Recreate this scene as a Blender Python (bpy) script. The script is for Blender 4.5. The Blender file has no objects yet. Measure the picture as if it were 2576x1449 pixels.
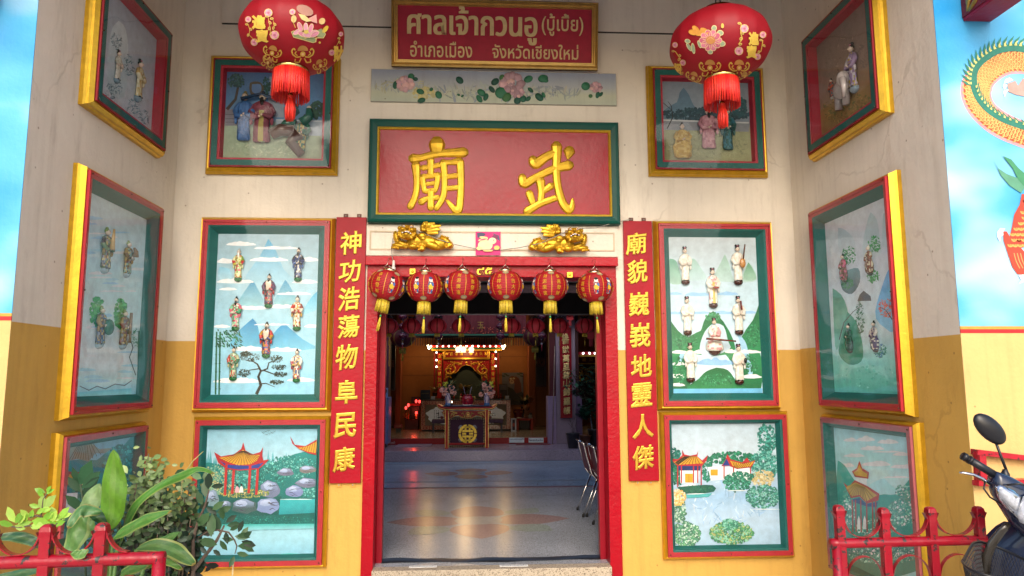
import bpy, bmesh, math, random
from math import sin, cos, pi, radians
from mathutils import Vector, Matrix, Quaternion

S = bpy.context.scene
COLL = S.collection
random.seed(7)

# ------------------------------------------------------------------ camera
F0, PW, PH = 1798.8, 2576.0, 1449.0          # focal length in pixels of the measured frame
YAW, PITCH, ROLL = radians(3.168), radians(7.24), radians(-0.2057)
EYE = Vector((0, -6.5, 1.62))
_f = Vector((sin(YAW)*cos(PITCH), cos(YAW)*cos(PITCH), sin(PITCH)))
_r = Vector((cos(YAW), -sin(YAW), 0)); _u = _r.cross(_f)
CR = cos(ROLL)*_r + sin(ROLL)*_u; CU = -sin(ROLL)*_r + cos(ROLL)*_u; CF = _f
cd = bpy.data.cameras.new('camera'); cam = bpy.data.objects.new('camera', cd); COLL.objects.link(cam)
cd.sensor_width = 36; cd.lens = 36*F0/PW; cd.clip_start = 0.05; cd.clip_end = 500
m4 = Matrix((CR, CU, -CF)).transposed().to_4x4(); m4.translation = EYE; cam.matrix_world = m4
S.camera = cam

# ------------------------------------------------------------------ sky, sun, exposure
SUN_ELEV, SUN_AZ = radians(33), radians(184)      # azimuth measured from +Y towards +X
w = bpy.data.worlds.new('World'); S.world = w; w.use_nodes = True
nt = w.node_tree; bg = nt.nodes['Background']
sk = nt.nodes.new('ShaderNodeTexSky'); sk.sky_type = 'NISHITA'; sk.sun_disc = False
sk.sun_elevation = SUN_ELEV; sk.sun_rotation = SUN_AZ; sk.air_density = 1.0; sk.dust_density = 3.5; sk.ozone_density = 1.0
nt.links.new(sk.outputs[0], bg.inputs[0]); bg.inputs[1].default_value = 0.15
sl = bpy.data.lights.new('sun', 'SUN'); sl.energy = .5; sl.angle = radians(30); sl.color = (1, .97, .93)
so = bpy.data.objects.new('sun', sl); COLL.objects.link(so)
sd = Vector((sin(SUN_AZ)*cos(SUN_ELEV), cos(SUN_AZ)*cos(SUN_ELEV), sin(SUN_ELEV)))
so.rotation_euler = sd.to_track_quat('Z', 'Y').to_euler(); so.location = (0, -20, 30)
S.view_settings.view_transform = 'Standard'; S.view_settings.look = 'None'
S.view_settings.exposure = 0.92; S.view_settings.gamma = 1
S.cycles.max_bounces = 10; S.cycles.diffuse_bounces = 5; S.cycles.transparent_max_bounces = 24
S.cycles.caustics_reflective = False; S.cycles.caustics_refractive = False; S.cycles.sample_clamp_indirect = 6

# ------------------------------------------------------------------ measuring helpers
def ray(px, py):
    return CF + CR*((px-PW/2)/F0) - CU*((py-PH/2)/F0)
def onY(p, Y):
    d = ray(*p); return EYE + d*((Y-EYE.y)/d.y)
def onX(p, X):
    d = ray(*p); return EYE + d*((X-EYE.x)/d.x)
def onZ(p, Z):
    d = ray(*p); return EYE + d*((Z-EYE.z)/d.z)
def Zm(x0, y0, s):
    return lambda x, y: ((x0+x/s)*.62891, (y0+y/s)*.62891)

def hx(h, k=1.0):
    h = h.lstrip('#'); out = []
    for i in (0, 2, 4):
        c = int(h[i:i+2], 16)/255
        out.append(min(1, (c/12.92 if c <= .04045 else ((c+.055)/1.055)**2.4)*k))
    return tuple(out)
def lerp(a, b, t): return tuple(x+(y-x)*t for x, y in zip(a, b))
def jit(c, a):
    k = 1+random.uniform(-a, a); return tuple(max(0, min(1, x*k)) for x in c)

# ------------------------------------------------------------------ materials (colour from the 'Col' attribute)
def mat(name, rough=.5, metal=0, nscale=6, namt=.12, bscale=60, bstr=.08, coat=0, transl=0, spec=.5, bump2=None, emit=0):
    m = bpy.data.materials.new(name); m.use_nodes = True; t = m.node_tree; N = t.nodes; L = t.links
    b = N['Principled BSDF']; b.inputs['Roughness'].default_value = rough; b.inputs['Metallic'].default_value = metal
    b.inputs['Coat Weight'].default_value = coat; b.inputs['Specular IOR Level'].default_value = spec
    a = N.new('ShaderNodeAttribute'); a.attribute_name = 'Col'
    tc = N.new('ShaderNodeTexCoord')
    col = a.outputs['Color']
    if namt:
        n = N.new('ShaderNodeTexNoise'); n.inputs['Scale'].default_value = nscale; n.inputs['Detail'].default_value = 6
        n.inputs['Roughness'].default_value = .65
        L.new(tc.outputs['Object'], n.inputs['Vector'])
        mr = N.new('ShaderNodeMapRange'); mr.inputs[1].default_value = .3; mr.inputs[2].default_value = .7
        mr.inputs[3].default_value = 1-namt; mr.inputs[4].default_value = 1+namt*.6
        L.new(n.outputs[0], mr.inputs[0])
        mx = N.new('ShaderNodeMix'); mx.data_type = 'RGBA'; mx.blend_type = 'MULTIPLY'; mx.inputs[0].default_value = 1
        L.new(col, mx.inputs[6]); L.new(mr.outputs[0], mx.inputs[7]); col = mx.outputs[2]
    L.new(col, b.inputs['Base Color'])
    if bstr:
        n2 = N.new('ShaderNodeTexNoise'); n2.inputs['Scale'].default_value = bscale; n2.inputs['Detail'].default_value = 4
        L.new(tc.outputs['Object'], n2.inputs['Vector'])
        h = n2.outputs[0]
        if bump2:
            n3 = N.new('ShaderNodeTexNoise'); n3.inputs['Scale'].default_value = bump2[0]; n3.inputs['Detail'].default_value = 2
            L.new(tc.outputs['Object'], n3.inputs['Vector'])
            ad = N.new('ShaderNodeMath'); ad.operation = 'MULTIPLY_ADD'; ad.inputs[1].default_value = bump2[1]
            L.new(n3.outputs[0], ad.inputs[0]); L.new(h, ad.inputs[2]); h = ad.outputs[0]
        bp = N.new('ShaderNodeBump'); bp.inputs['Strength'].default_value = bstr; bp.inputs['Distance'].default_value = .01
        L.new(h, bp.inputs['Height']); L.new(bp.outputs[0], b.inputs['Normal'])
    if transl:
        out = N['Material Output']; tr = N.new('ShaderNodeBsdfTranslucent'); L.new(col, tr.inputs[0])
        ms = N.new('ShaderNodeMixShader'); ms.inputs[0].default_value = transl
        L.new(b.outputs[0], ms.inputs[1]); L.new(tr.outputs[0], ms.inputs[2]); L.new(ms.outputs[0], out.inputs[0])
    if emit:
        L.new(a.outputs['Color'], b.inputs['Emission Color']); b.inputs['Emission Strength'].default_value = emit
    return m

M = {}
M['paint'] = mat('painted_surface', .6, namt=.16, nscale=14, bscale=90, bstr=.12)
M['flat'] = mat('matte_plain', .75, namt=.1, nscale=9, bscale=120, bstr=.06)
M['gloss'] = mat('gloss_enamel', .38, namt=.14, nscale=5, bscale=34, bstr=.18, spec=.22, bump2=(9, 1.2))
M['lacquer'] = mat('red_lacquer', .26, namt=.14, nscale=4, bscale=26, bstr=.16, spec=.28, bump2=(7, 1.4))
M['jamb'] = mat('lumpy_red_enamel', .3, namt=.14, nscale=4, bscale=45, bstr=.32, spec=.25, bump2=(18, 1))
M['ceramic'] = mat('glazed_ceramic', .22, namt=.08, nscale=30, bscale=80, bstr=.05, coat=.4)
M['gold'] = mat('gold_paint', .34, metal=.62, namt=.2, nscale=12, bscale=70, bstr=.1, bump2=(22, .6))
M['goldleaf'] = mat('carved_gold', .38, metal=.55, namt=.22, nscale=20, bscale=60, bstr=.35)
M['brass'] = mat('polished_brass', .16, metal=1, namt=.08, bstr=.05)
M['chrome'] = mat('chrome', .1, metal=1, namt=.04, bstr=0)
M['cloth'] = mat('lantern_cloth', .55, namt=.08, nscale=10, bscale=300, bstr=.08, transl=.22)
M['rlamp'] = mat('thin_lantern_cloth', .5, namt=.06, nscale=10, bstr=0, transl=.5)
M['globe'] = mat('lit_glass', .4, namt=0, bstr=0, emit=.8)
M['thread'] = mat('silk_thread', .5, namt=.2, nscale=60, bscale=200, bstr=.2)
M['leaf'] = mat('leaf', .42, namt=.18, nscale=14, bscale=120, bstr=.12, transl=.25)
M['bark'] = mat('bark', .8, namt=.3, nscale=20, bscale=80, bstr=.4)
M['plastic'] = mat('black_plastic', .35, namt=.1, nscale=15, bscale=400, bstr=.04)
M['lamp'] = mat('lamp_glow', .4, namt=0, bstr=0, emit=5)
M['redlamp'] = mat('red_lamp_glow', .4, namt=0, bstr=0, emit=1.6)
M['wood'] = mat('dark_wood', .5, namt=.25, nscale=8, bscale=50, bstr=.15)

def pane_mat():
    m = bpy.data.materials.new('acrylic_pane'); m.use_nodes = True; t = m.node_tree; N = t.nodes; L = t.links
    for n in list(N):
        if n.type != 'OUTPUT_MATERIAL': N.remove(n)
    out = [n for n in N if n.type == 'OUTPUT_MATERIAL'][0]
    tr = N.new('ShaderNodeBsdfTransparent'); tr.inputs[0].default_value = (.97, .98, .98, 1)
    g = N.new('ShaderNodeBsdfGlossy'); g.inputs['Roughness'].default_value = .05
    lw0 = N.new('ShaderNodeLayerWeight'); lw0.inputs[0].default_value = .5
    pw = N.new('ShaderNodeMath'); pw.operation = 'POWER'; pw.inputs[1].default_value = 4.5; L.new(lw0.outputs['Facing'], pw.inputs[0])
    lw = N.new('ShaderNodeMath'); lw.operation = 'MULTIPLY_ADD'; lw.inputs[1].default_value = .6; lw.inputs[2].default_value = .011; L.new(pw.outputs[0], lw.inputs[0])
    tc = N.new('ShaderNodeTexCoord'); nz = N.new('ShaderNodeTexNoise'); nz.inputs['Scale'].default_value = 2.6; nz.inputs['Detail'].default_value = 1
    L.new(tc.outputs['Object'], nz.inputs['Vector'])
    bp = N.new('ShaderNodeBump'); bp.inputs['Strength'].default_value = .35; bp.inputs['Distance'].default_value = .04
    L.new(nz.outputs[0], bp.inputs['Height']); L.new(bp.outputs[0], g.inputs['Normal'])
    ms = N.new('ShaderNodeMixShader'); L.new(lw.outputs[0], ms.inputs[0]); L.new(tr.outputs[0], ms.inputs[1]); L.new(g.outputs[0], ms.inputs[2])
    L.new(ms.outputs[0], out.inputs[0]); return m
M['pane'] = pane_mat()

def plaster_mat():
    m = mat('old_plaster', .72, namt=.1, nscale=1.6, bscale=38, bstr=.3, bump2=(4, 1.5)); t = m.node_tree; N = t.nodes; L = t.links
    b = N['Principled BSDF']; src = b.inputs['Base Color'].links[0].from_socket
    tc = N.new('ShaderNodeTexCoord'); mp = N.new('ShaderNodeMapping'); mp.inputs['Scale'].default_value = (3, 3, .7)
    L.new(tc.outputs['Object'], mp.inputs[0])
    n = N.new('ShaderNodeTexNoise'); n.inputs['Scale'].default_value = 2.2; n.inputs['Detail'].default_value = 8; n.inputs['Roughness'].default_value = .7
    L.new(mp.outputs[0], n.inputs['Vector'])
    r = N.new('ShaderNodeValToRGB'); r.color_ramp.elements[0].position = .56; r.color_ramp.elements[1].position = .8
    r.color_ramp.elements[0].color = (1, 1, 1, 1); r.color_ramp.elements[1].color = (.55, .5, .46, 1)
    L.new(n.outputs[0], r.inputs[0])
    def mul(fac, srcs, colr):
        mx = N.new('ShaderNodeMix'); mx.data_type = 'RGBA'; mx.blend_type = 'MULTIPLY'; mx.inputs[0].default_value = fac
        L.new(srcs, mx.inputs[6]); L.new(colr, mx.inputs[7]); return mx.outputs[2]
    def ramp(fac, p0, c0, p1, c1):
        q = N.new('ShaderNodeValToRGB'); e = q.color_ramp.elements; e[0].position = p0; e[0].color = (*c0, 1); e[1].position = p1; e[1].color = (*c1, 1); L.new(fac, q.inputs[0]); return q.outputs[0]
    W1 = (1, 1, 1); c = mul(.55, src, r.outputs[0])
    # dirt specks, hairline cracks, rain streaks
    v = N.new('ShaderNodeTexVoronoi'); v.inputs['Scale'].default_value = 7; L.new(tc.outputs['Object'], v.inputs['Vector'])
    c = mul(.8, c, ramp(v.outputs['Distance'], .035, (.45, .38, .32), .07, W1))
    nd = N.new('ShaderNodeTexNoise'); nd.inputs['Scale'].default_value = 3; nd.inputs['Detail'].default_value = 5; L.new(tc.outputs['Object'], nd.inputs['Vector'])
    ma = N.new('ShaderNodeMix'); ma.data_type = 'VECTOR'; ma.inputs[0].default_value = .32; L.new(tc.outputs['Object'], ma.inputs[4]); L.new(nd.outputs['Color'], ma.inputs[5])
    vc = N.new('ShaderNodeTexVoronoi'); vc.feature = 'DISTANCE_TO_EDGE'; vc.inputs['Scale'].default_value = .9; L.new(ma.outputs[1], vc.inputs['Vector'])
    nk = N.new('ShaderNodeTexNoise'); nk.inputs['Scale'].default_value = .9; L.new(tc.outputs['Object'], nk.inputs['Vector'])
    ck = ramp(vc.outputs['Distance'], .004, (.5, .45, .4), .009, W1); ms = ramp(nk.outputs[0], .5, (0, 0, 0), .56, W1)
    mk = N.new('ShaderNodeMix'); mk.data_type = 'RGBA'; L.new(ms, mk.inputs[0]); mk.inputs[6].default_value = (1, 1, 1, 1); L.new(ck, mk.inputs[7]); c = mul(.28, c, mk.outputs[2])
    m3 = N.new('ShaderNodeMapping'); m3.inputs['Scale'].default_value = (14, 14, .55); L.new(tc.outputs['Object'], m3.inputs[0])
    n5 = N.new('ShaderNodeTexNoise'); n5.inputs['Scale'].default_value = 1; n5.inputs['Detail'].default_value = 4; L.new(m3.outputs[0], n5.inputs['Vector'])
    c = mul(.24, c, ramp(n5.outputs[0], .52, W1, .75, (.62, .56, .5)))
    L.new(c, b.inputs['Base Color'])
    return m
M['plaster'] = plaster_mat()

def chipped_mat():                       # red railing paint chipped down to dark metal
    m = mat('chipped_red_paint', .3, namt=.2, nscale=7, bscale=30, bstr=.3, spec=.5); t = m.node_tree; N = t.nodes; L = t.links
    b = N['Principled BSDF']; src = b.inputs['Base Color'].links[0].from_socket
    tc = N.new('ShaderNodeTexCoord'); n = N.new('ShaderNodeTexNoise'); n.inputs['Scale'].default_value = 34; n.inputs['Detail'].default_value = 7; n.inputs['Roughness'].default_value = .6
    L.new(tc.outputs['Object'], n.inputs['Vector'])
    r = N.new('ShaderNodeValToRGB'); r.color_ramp.elements[0].position = .6; r.color_ramp.elements[1].position = .615
    L.new(n.outputs[0], r.inputs[0])
    mx = N.new('ShaderNodeMix'); mx.data_type = 'RGBA'; L.new(r.outputs[0], mx.inputs[0])
    L.new(src, mx.inputs[6]); mx.inputs[7].default_value = (.035, .022, .02, 1); L.new(mx.outputs[2], b.inputs['Base Color'])
    return m
M['chip'] = chipped_mat()

def terrazzo_mat(name, scale, rough, light=(.52, .47, .4), dark=(.1, .08, .07), thr=.5):
    m = bpy.data.materials.new(name); m.use_nodes = True; t = m.node_tree; N = t.nodes; L = t.links; b = N['Principled BSDF']
    tc = N.new('ShaderNodeTexCoord'); a = N.new('ShaderNodeAttribute'); a.attribute_name = 'Col'
    v = N.new('ShaderNodeTexVoronoi'); v.inputs['Scale'].default_value = scale
    L.new(tc.outputs['Object'], v.inputs['Vector'])
    sp = N.new('ShaderNodeSeparateColor'); L.new(v.outputs['Color'], sp.inputs[0])
    r = N.new('ShaderNodeValToRGB'); e = r.color_ramp.elements
    e[0].position = 0; e[0].color = (*dark, 1); e[1].position = 1; e[1].color = (1, 1, 1, 1)
    x = r.color_ramp.elements.new(.16); x.color = (.45, .42, .4, 1); x = r.color_ramp.elements.new(.3); x.color = (.9, .9, .9, 1)
    L.new(sp.outputs[0], r.inputs[0])
    n = N.new('ShaderNodeTexNoise'); n.inputs['Scale'].default_value = 1.3; n.inputs['Detail'].default_value = 5; L.new(tc.outputs['Object'], n.inputs['Vector'])
    mr = N.new('ShaderNodeMapRange'); mr.inputs[1].default_value = .3; mr.inputs[2].default_value = .7; mr.inputs[3].default_value = .82; mr.inputs[4].default_value = 1.08
    L.new(n.outputs[0], mr.inputs[0])
    m1 = N.new('ShaderNodeMix'); m1.data_type = 'RGBA'; m1.blend_type = 'MULTIPLY'; m1.inputs[0].default_value = 1
    L.new(a.outputs['Color'], m1.inputs[6]); L.new(r.outputs[0], m1.inputs[7])
    m2 = N.new('ShaderNodeMix'); m2.data_type = 'RGBA'; m2.blend_type = 'MULTIPLY'; m2.inputs[0].default_value = 1
    L.new(m1.outputs[2], m2.inputs[6]); L.new(mr.outputs[0], m2.inputs[7]); L.new(m2.outputs[2], b.inputs['Base Color'])
    b.inputs['Roughness'].default_value = rough
    n3 = N.new('ShaderNodeTexNoise'); n3.inputs['Scale'].default_value = 5; n3.inputs['Detail'].default_value = 3; L.new(tc.outputs['Object'], n3.inputs['Vector'])
    bp = N.new('ShaderNodeBump'); bp.inputs['Strength'].default_value = .03; bp.inputs['Distance'].default_value = .01; L.new(n3.outputs[0], bp.inputs['Height']); L.new(bp.outputs[0], b.inputs['Normal'])
    return m
M['terrazzo'] = terrazzo_mat('terrazzo', 200, .24, dark=(.2, .19, .18))
M['pebble'] = terrazzo_mat('washed_pebble', 150, .7, dark=(.2, .17, .14))
M['asphalt'] = mat('asphalt', .85, namt=.3, nscale=3, bscale=140, bstr=.6)

def sky_mural_mat():
    m = bpy.data.materials.new('painted_sky'); m.use_nodes = True; t = m.node_tree; N = t.nodes; L = t.links; b = N['Principled BSDF']
    tc = N.new('ShaderNodeTexCoord'); mp = N.new('ShaderNodeMapping'); mp.inputs['Scale'].default_value = (.8, .8, 1.25); mp.inputs['Rotation'].default_value = (0, .35, 0)
    L.new(tc.outputs['Object'], mp.inputs[0])
    n = N.new('ShaderNodeTexNoise'); n.inputs['Scale'].default_value = 1.55; n.inputs['Detail'].default_value = 2.2; n.inputs['Roughness'].default_value = .45
    L.new(mp.outputs[0], n.inputs['Vector'])
    r = N.new('ShaderNodeValToRGB'); e = r.color_ramp.elements
    e[0].position = .33; e[0].color = (*hx('#1d93d6'), 1); e[1].position = .72; e[1].color = (*hx('#bfd9e8'), 1)
    x = e.new(.5); x.color = (*hx('#52b0e0'), 1)
    L.new(n.outputs[0], r.inputs[0]); L.new(r.outputs[0], b.inputs['Base Color']); b.inputs['Roughness'].default_value = .38
    n2 = N.new('ShaderNodeTexNoise'); n2.inputs['Scale'].default_value = 30; n2.inputs['Detail'].default_value = 4; L.new(tc.outputs['Object'], n2.inputs['Vector'])
    bp = N.new('ShaderNodeBump'); bp.inputs['Strength'].default_value = .2; bp.inputs['Distance'].default_value = .01; L.new(n2.outputs[0], bp.inputs['Height']); L.new(bp.outputs[0], b.inputs['Normal'])
    return m
M['mural'] = sky_mural_mat()

# ------------------------------------------------------------------ mesh builder
ORG = {}
class MB:
    def __init__(s): s.v = []; s.f = []; s.c = []; s.sm = []
    def add(s, vs, fs, col, smooth=False):
        k = len(s.v); s.v += [tuple(v) for v in vs]
        per = isinstance(col, list)
        for i, f in enumerate(fs):
            s.f.append([j+k for j in f]); s.sm.append(smooth)
            s.c.append(col[i] if per else col)
        return s
    def poly(s, pts, col):
        return s.add(pts, [list(range(len(pts)))], [col] if isinstance(col, list) else col)
    def box(s, a, b, col):
        x0, y0, z0 = a; x1, y1, z1 = b
        v = [(x0,y0,z0),(x1,y0,z0),(x1,y1,z0),(x0,y1,z0),(x0,y0,z1),(x1,y0,z1),(x1,y1,z1),(x0,y1,z1)]
        return s.add(v, [[0,3,2,1],[4,5,6,7],[0,1,5,4],[1,2,6,5],[2,3,7,6],[3,0,4,7]], col)
    def prism(s, pts, vec, col):
        n = len(pts); vec = Vector(vec); a = [Vector(p) for p in pts]; b = [p+vec for p in a]
        fs = [list(range(n))[::-1], list(range(n, 2*n))]+[[i, (i+1) % n, n+(i+1) % n, n+i] for i in range(n)]
        return s.add(a+b, fs, col)
    def tube(s, pts, r, col, n=8, sq=None, cap=True, smooth=True):
        P = [Vector(p) for p in pts]; m = len(P)
        R = r if isinstance(r, (list, tuple)) else [r]*m
        T = [(P[min(i+1, m-1)]-P[max(i-1, 0)]).normalized() for i in range(m)]
        ref = Vector((0, 0, 1)) if abs(T[0].z) < .9 else Vector((1, 0, 0))
        if sq: ref = Vector(sq[0])
        A = (ref-T[0]*ref.dot(T[0])).normalized(); vs = []
        for i in range(m):
            A = (A-T[i]*A.dot(T[i]))
            A = A.normalized() if A.length > 1e-6 else T[i].orthogonal().normalized()
            B = T[i].cross(A)
            ka = sq[1] if sq else 1
            for k in range(n):
                t = 2*pi*k/n; vs.append(P[i]+A*(R[i]*ka*cos(t))+B*(R[i]*sin(t)))
        fs = []
        cl = []
        for i in range(m-1):
            for k in range(n):
                fs.append([i*n+k, i*n+(k+1) % n, (i+1)*n+(k+1) % n, (i+1)*n+k]); cl.append(col[i] if isinstance(col, list) else col)
        if cap:
            fs += [list(range(n))[::-1], [(m-1)*n+k for k in range(n)]]; cl += [cl[0], cl[-1]]
        return s.add(vs, fs, cl, smooth)
    def lathe(s, prof, c, n, col, smooth=True, mod=None, axis=None):
        c = Vector(c); vs = []; q = axis
        for r, z in prof:
            for k in range(n):
                t = 2*pi*k/n; rr = r*(mod(t, z) if mod else 1)
                p = Vector((rr*cos(t), rr*sin(t), z))
                if q: p = q @ p
                vs.append(c+p)
        m = len(prof); fs = []; cl = []
        for i in range(m-1):
            for k in range(n):
                fs.append([i*n+k, i*n+(k+1) % n, (i+1)*n+(k+1) % n, (i+1)*n+k])
                cl.append(col(i, k) if callable(col) else (col[i] if isinstance(col, list) else col))
        return s.add(vs, fs, cl, smooth)
    def ell(s, c, r, col, nu=10, nv=7, rot=None, T=None):
        c = Vector(c); vs = []; fs = []
        for j in range(nv+1):
            ph = -pi/2+pi*j/nv
            for k in range(nu):
                t = 2*pi*k/nu; p = Vector((r[0]*cos(ph)*cos(t), r[1]*cos(ph)*sin(t), r[2]*sin(ph)))
                if rot: p = rot @ p
                p = c+p
                vs.append(T(*p) if T else p)
        for j in range(nv):
            for k in range(nu): fs.append([j*nu+k, j*nu+(k+1) % nu, (j+1)*nu+(k+1) % nu, (j+1)*nu+k])
        return s.add(vs, fs, col, True)
    def build(s, name, mt, parent=None, at=None, bevel=0, recalc=True, label=None):
        o0 = Vector((0, 0, 0))
        if parent is not None: o0 = ORG[parent.name]
        elif at is not None: o0 = Vector(at)
        me = bpy.data.meshes.new(name)
        me.from_pydata([(v[0]-o0.x, v[1]-o0.y, v[2]-o0.z) for v in s.v], [], s.f)
        ca = me.color_attributes.new('Col', 'FLOAT_COLOR', 'CORNER'); buf = []
        for f, c in zip(s.f, s.c):
            if isinstance(c, list):
                for x in c: buf += [x[0], x[1], x[2], 1]
            else: buf += [c[0], c[1], c[2], 1]*len(f)
        ca.data.foreach_set('color', buf)
        me.polygons.foreach_set('use_smooth', s.sm)
        if recalc or bevel:
            bm = bmesh.new(); bm.from_mesh(me)
            if bevel:
                bmesh.ops.remove_doubles(bm, verts=bm.verts, dist=1e-5)
                ed = [e for e in bm.edges if len(e.link_faces) == 2 and e.calc_face_angle(0) > .6]
                bmesh.ops.bevel(bm, geom=ed, offset=bevel, segments=2, affect='EDGES', profile=.6, clamp_overlap=True)
            bmesh.ops.recalc_face_normals(bm, faces=bm.faces); bm.to_mesh(me); bm.free()
        me.materials.append(M[mt] if isinstance(mt, str) else mt)
        o = bpy.data.objects.new(name, me); COLL.objects.link(o)
        if parent is not None: o.parent = parent
        else: o.location = o0
        ORG[o.name] = o0
        if label: o['label'] = label
        return o

def thing(name, label, cat, loc=(0, 0, 0), group=None):
    o = bpy.data.objects.new(name, None); COLL.objects.link(o); o.location = loc; o.empty_display_size = .1
    o['label'] = label; o['category'] = cat
    if group: o['group'] = group
    ORG[o.name] = Vector(loc); return o
def tag(o, label, cat, group=None):
    o['label'] = label; o['category'] = cat
    if group: o['group'] = group
    return o
def struct(o): o['kind'] = 'structure'; return o
def dup(root, loc, label=None):
    r = root.copy(); COLL.objects.link(r); r.location = loc; ORG[r.name] = Vector(loc)
    if label: r['label'] = label
    for ch in root.children:
        c = ch.copy(); COLL.objects.link(c); c.parent = r
        for g in ch.children:
            d = g.copy(); COLL.objects.link(d); d.parent = c
    return r

# planes: map (a across, b up, d out of the wall) to the world
XL, XR = -2.706, 3.036
def TF(y0=0.0): return lambda a, b, d: Vector((a, y0-d, b))
def TLW(a, b, d): return Vector((XL+d, a, b))
def TRW(a, b, d): return Vector((XR-d, a, b))

# lettering: outlines from the default font, fitted into a box of a plane
_gc = {}
def glyphs(body, bev=.0, ext=.05, res=3):
    k = (body, bev, ext)
    if k in _gc: return _gc[k]
    cu = bpy.data.curves.new('glyph', 'FONT'); cu.body = body; cu.extrude = ext; cu.bevel_depth = bev; cu.bevel_resolution = 0; cu.resolution_u = res
    o = bpy.data.objects.new('glyph', cu); COLL.objects.link(o)
    dg = bpy.context.evaluated_depsgraph_get(); me = bpy.data.meshes.new_from_object(o.evaluated_get(dg))
    vs = [v.co.copy() for v in me.vertices]; fs = [list(p.vertices) for p in me.polygons]
    bpy.data.objects.remove(o); bpy.data.curves.remove(cu); bpy.data.meshes.remove(me)
    x0 = min(v.x for v in vs); x1 = max(v.x for v in vs); y0 = min(v.y for v in vs); y1 = max(v.y for v in vs); z0 = min(v.z for v in vs); z1 = max(v.z for v in vs)
    vs = [((v.x-x0)/(x1-x0), (v.y-y0)/(y1-y0), (v.z-z0)/max(1e-6, z1-z0)) for v in vs]
    _gc[k] = (vs, fs, (x1-x0)/(y1-y0)); return _gc[k]
def letter(mb, body, T, box, d0, d1, col, bev=.02, shear=0.0, slant=0.0, flip=False):
    vs, fs, asp = glyphs(body, bev); a0, a1, b0, b1 = box
    out = []
    for x, y, z in vs:
        if flip: x = 1-x; y = 1-y
        out.append(T(a0+(a1-a0)*x+(b1-b0)*shear*(y-.5), b0+(b1-b0)*y+(a1-a0)*slant*(x-.5), d0+(d1-d0)*z))
    mb.add(out, fs, col)

# ================================================================== THE TEMPLE (setting)
CREAM, OCHRE, PALEY = hx('#e4dac9'), hx('#d0a34c'), hx('#dcb774')
RED, DRED, TEAL, GOLD, LGOLD = hx('#c8122a'), hx('#8e0f22'), hx('#0c6a66'), hx('#c79a2c'), hx('#dcb83c')

o = struct(MB().poly([(-60, -60, -.15), (60, -60, -.15), (60, 40, -.15), (-60, 40, -.15)], hx('#c6c2ba')).build('ground', 'asphalt'))
mb = MB(); mb.box((-3.3, .02, -.2), (3.7, 4.54, 0), hx('#b3b8be')); mb.box((-3.3, 4.54, -.2), (3.7, 8.012, 0), hx('#a3c0da')); floor = struct(mb.build('floor', 'terrazzo'))  # blue sky light is painted into the farther slab's colour

tb = thing('temple_building', 'cream and ochre temple front with a red doorway set back in a bay', 'temple', (.18, 0, -.15))
# back wall with doorway
mb = MB(); DX0, DX1, DZ = -.956, 1.323, 2.70
def wallseg(x0, x1, z0, z1, split, y0=0, y1=.3):
    if z0 < split < z1:
        mb.box((x0, y0, z0), (x1, y1, split), OCHRE); mb.box((x0, y0, split), (x1, y1, z1), CREAM)
    else: mb.box((x0, y0, z0), (x1, y1, z1), CREAM if z0 >= split else OCHRE)
wallseg(XL-.3, -1.25, -.15, 5.6, 1.963); wallseg(-1.25, DX0, -.15, 5.6, 1.88)
wallseg(DX1, XR+.3, -.15, 5.6, 1.878); mb.box((DX0, 0, DZ), (DX1, .3, 5.6), CREAM)
mb.build('back_wall', 'plaster', tb)
mb = MB(); mb.box((-2.36, -.018, 4.945), (2.6, 0, 5.6), CREAM); mb.build('wall_band', 'plaster', tb); mb = MB(); mb.box((-2.36, -.0185, 4.938), (2.6, 0, 4.945), hx('#3a342e')); mb.build('wall_seam', 'flat', tb)
# raised lintel panel behind the lions
mb = MB(); a0, a1, b0, b1 = -.97, 1.345, 2.74, 3.02
mb.box((a0, -.02, b0), (a1, 0, b1), CREAM)
for bz in (2.79, 2.955): mb.box((a0+.03, -.028, bz), (a1-.03, -.02, bz+.012), hx('#cdbb9f'))
for ax in (a0+.03, a1-.042): mb.box((ax, -.028, 2.802), (ax+.012, -.02, 2.955), hx('#cdbb9f'))
mb.build('lintel_panel', 'plaster', tb)
# side walls of the bay
for s, X, yf, sp in ((-1, XL, -2.15, 1.965), (1, XR, -2.2, 1.886)):
    mb = MB(); xa, xb = (X-.3, X) if s < 0 else (X, X+.3)
    mb.box((xa, yf, -.15), (xb, 0, sp), OCHRE); mb.box((xa, yf, sp), (xb, 0, 5.6), CREAM)
    mb.build('side_wall', 'plaster', tb)
    mb = MB(); xo = X+s*9; x0, x1 = min(X+s*.3, xo), max(X+s*.3, xo)
    mb.box((x0, yf, -.15), (x1, yf+.25, 5.6), CREAM); mb.build('street_wall', 'plaster', tb)
    x0, x1 = min(X, xo), max(X, xo); zs = 1.971 if s < 0 else 1.893
    mb = MB(); mb.box((x0, yf-.005, -.15), (x1, yf, zs), PALEY); mb.build('dado_paint', 'plaster', tb)
    mb = MB(); mb.box((x0, yf-.007, zs), (x1, yf, zs+.024), hx('#c01e22')); mb.build('red_stripe', 'paint', tb)
    mb = MB(); mb.box((x0, yf-.006, zs+.024), (x1, yf, zs+.043), hx('#c39a3a')); mb.build('ochre_stripe', 'paint', tb)
    mb = MB(); mb.box((x0, yf-.005, zs+.043), (x1, yf, 5.6), hx('#62c4ef')); mb.build('sky_mural', 'mural', tb)
# canopy over the bay
mb = MB(); mb.box((-9, -2.65, 5.6), (9.5, .3, 5.75), hx('#6b4a3a')); mb.build('canopy', 'flat', tb)
mb = MB(); mb.box((-9, -2.65, 4.9), (9.5, -2.4, 5.6), DRED); mb.build('unseen_fascia', 'gloss', tb, bevel=.01)  # beam out of view, hung low to shade the top of the bay
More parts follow.
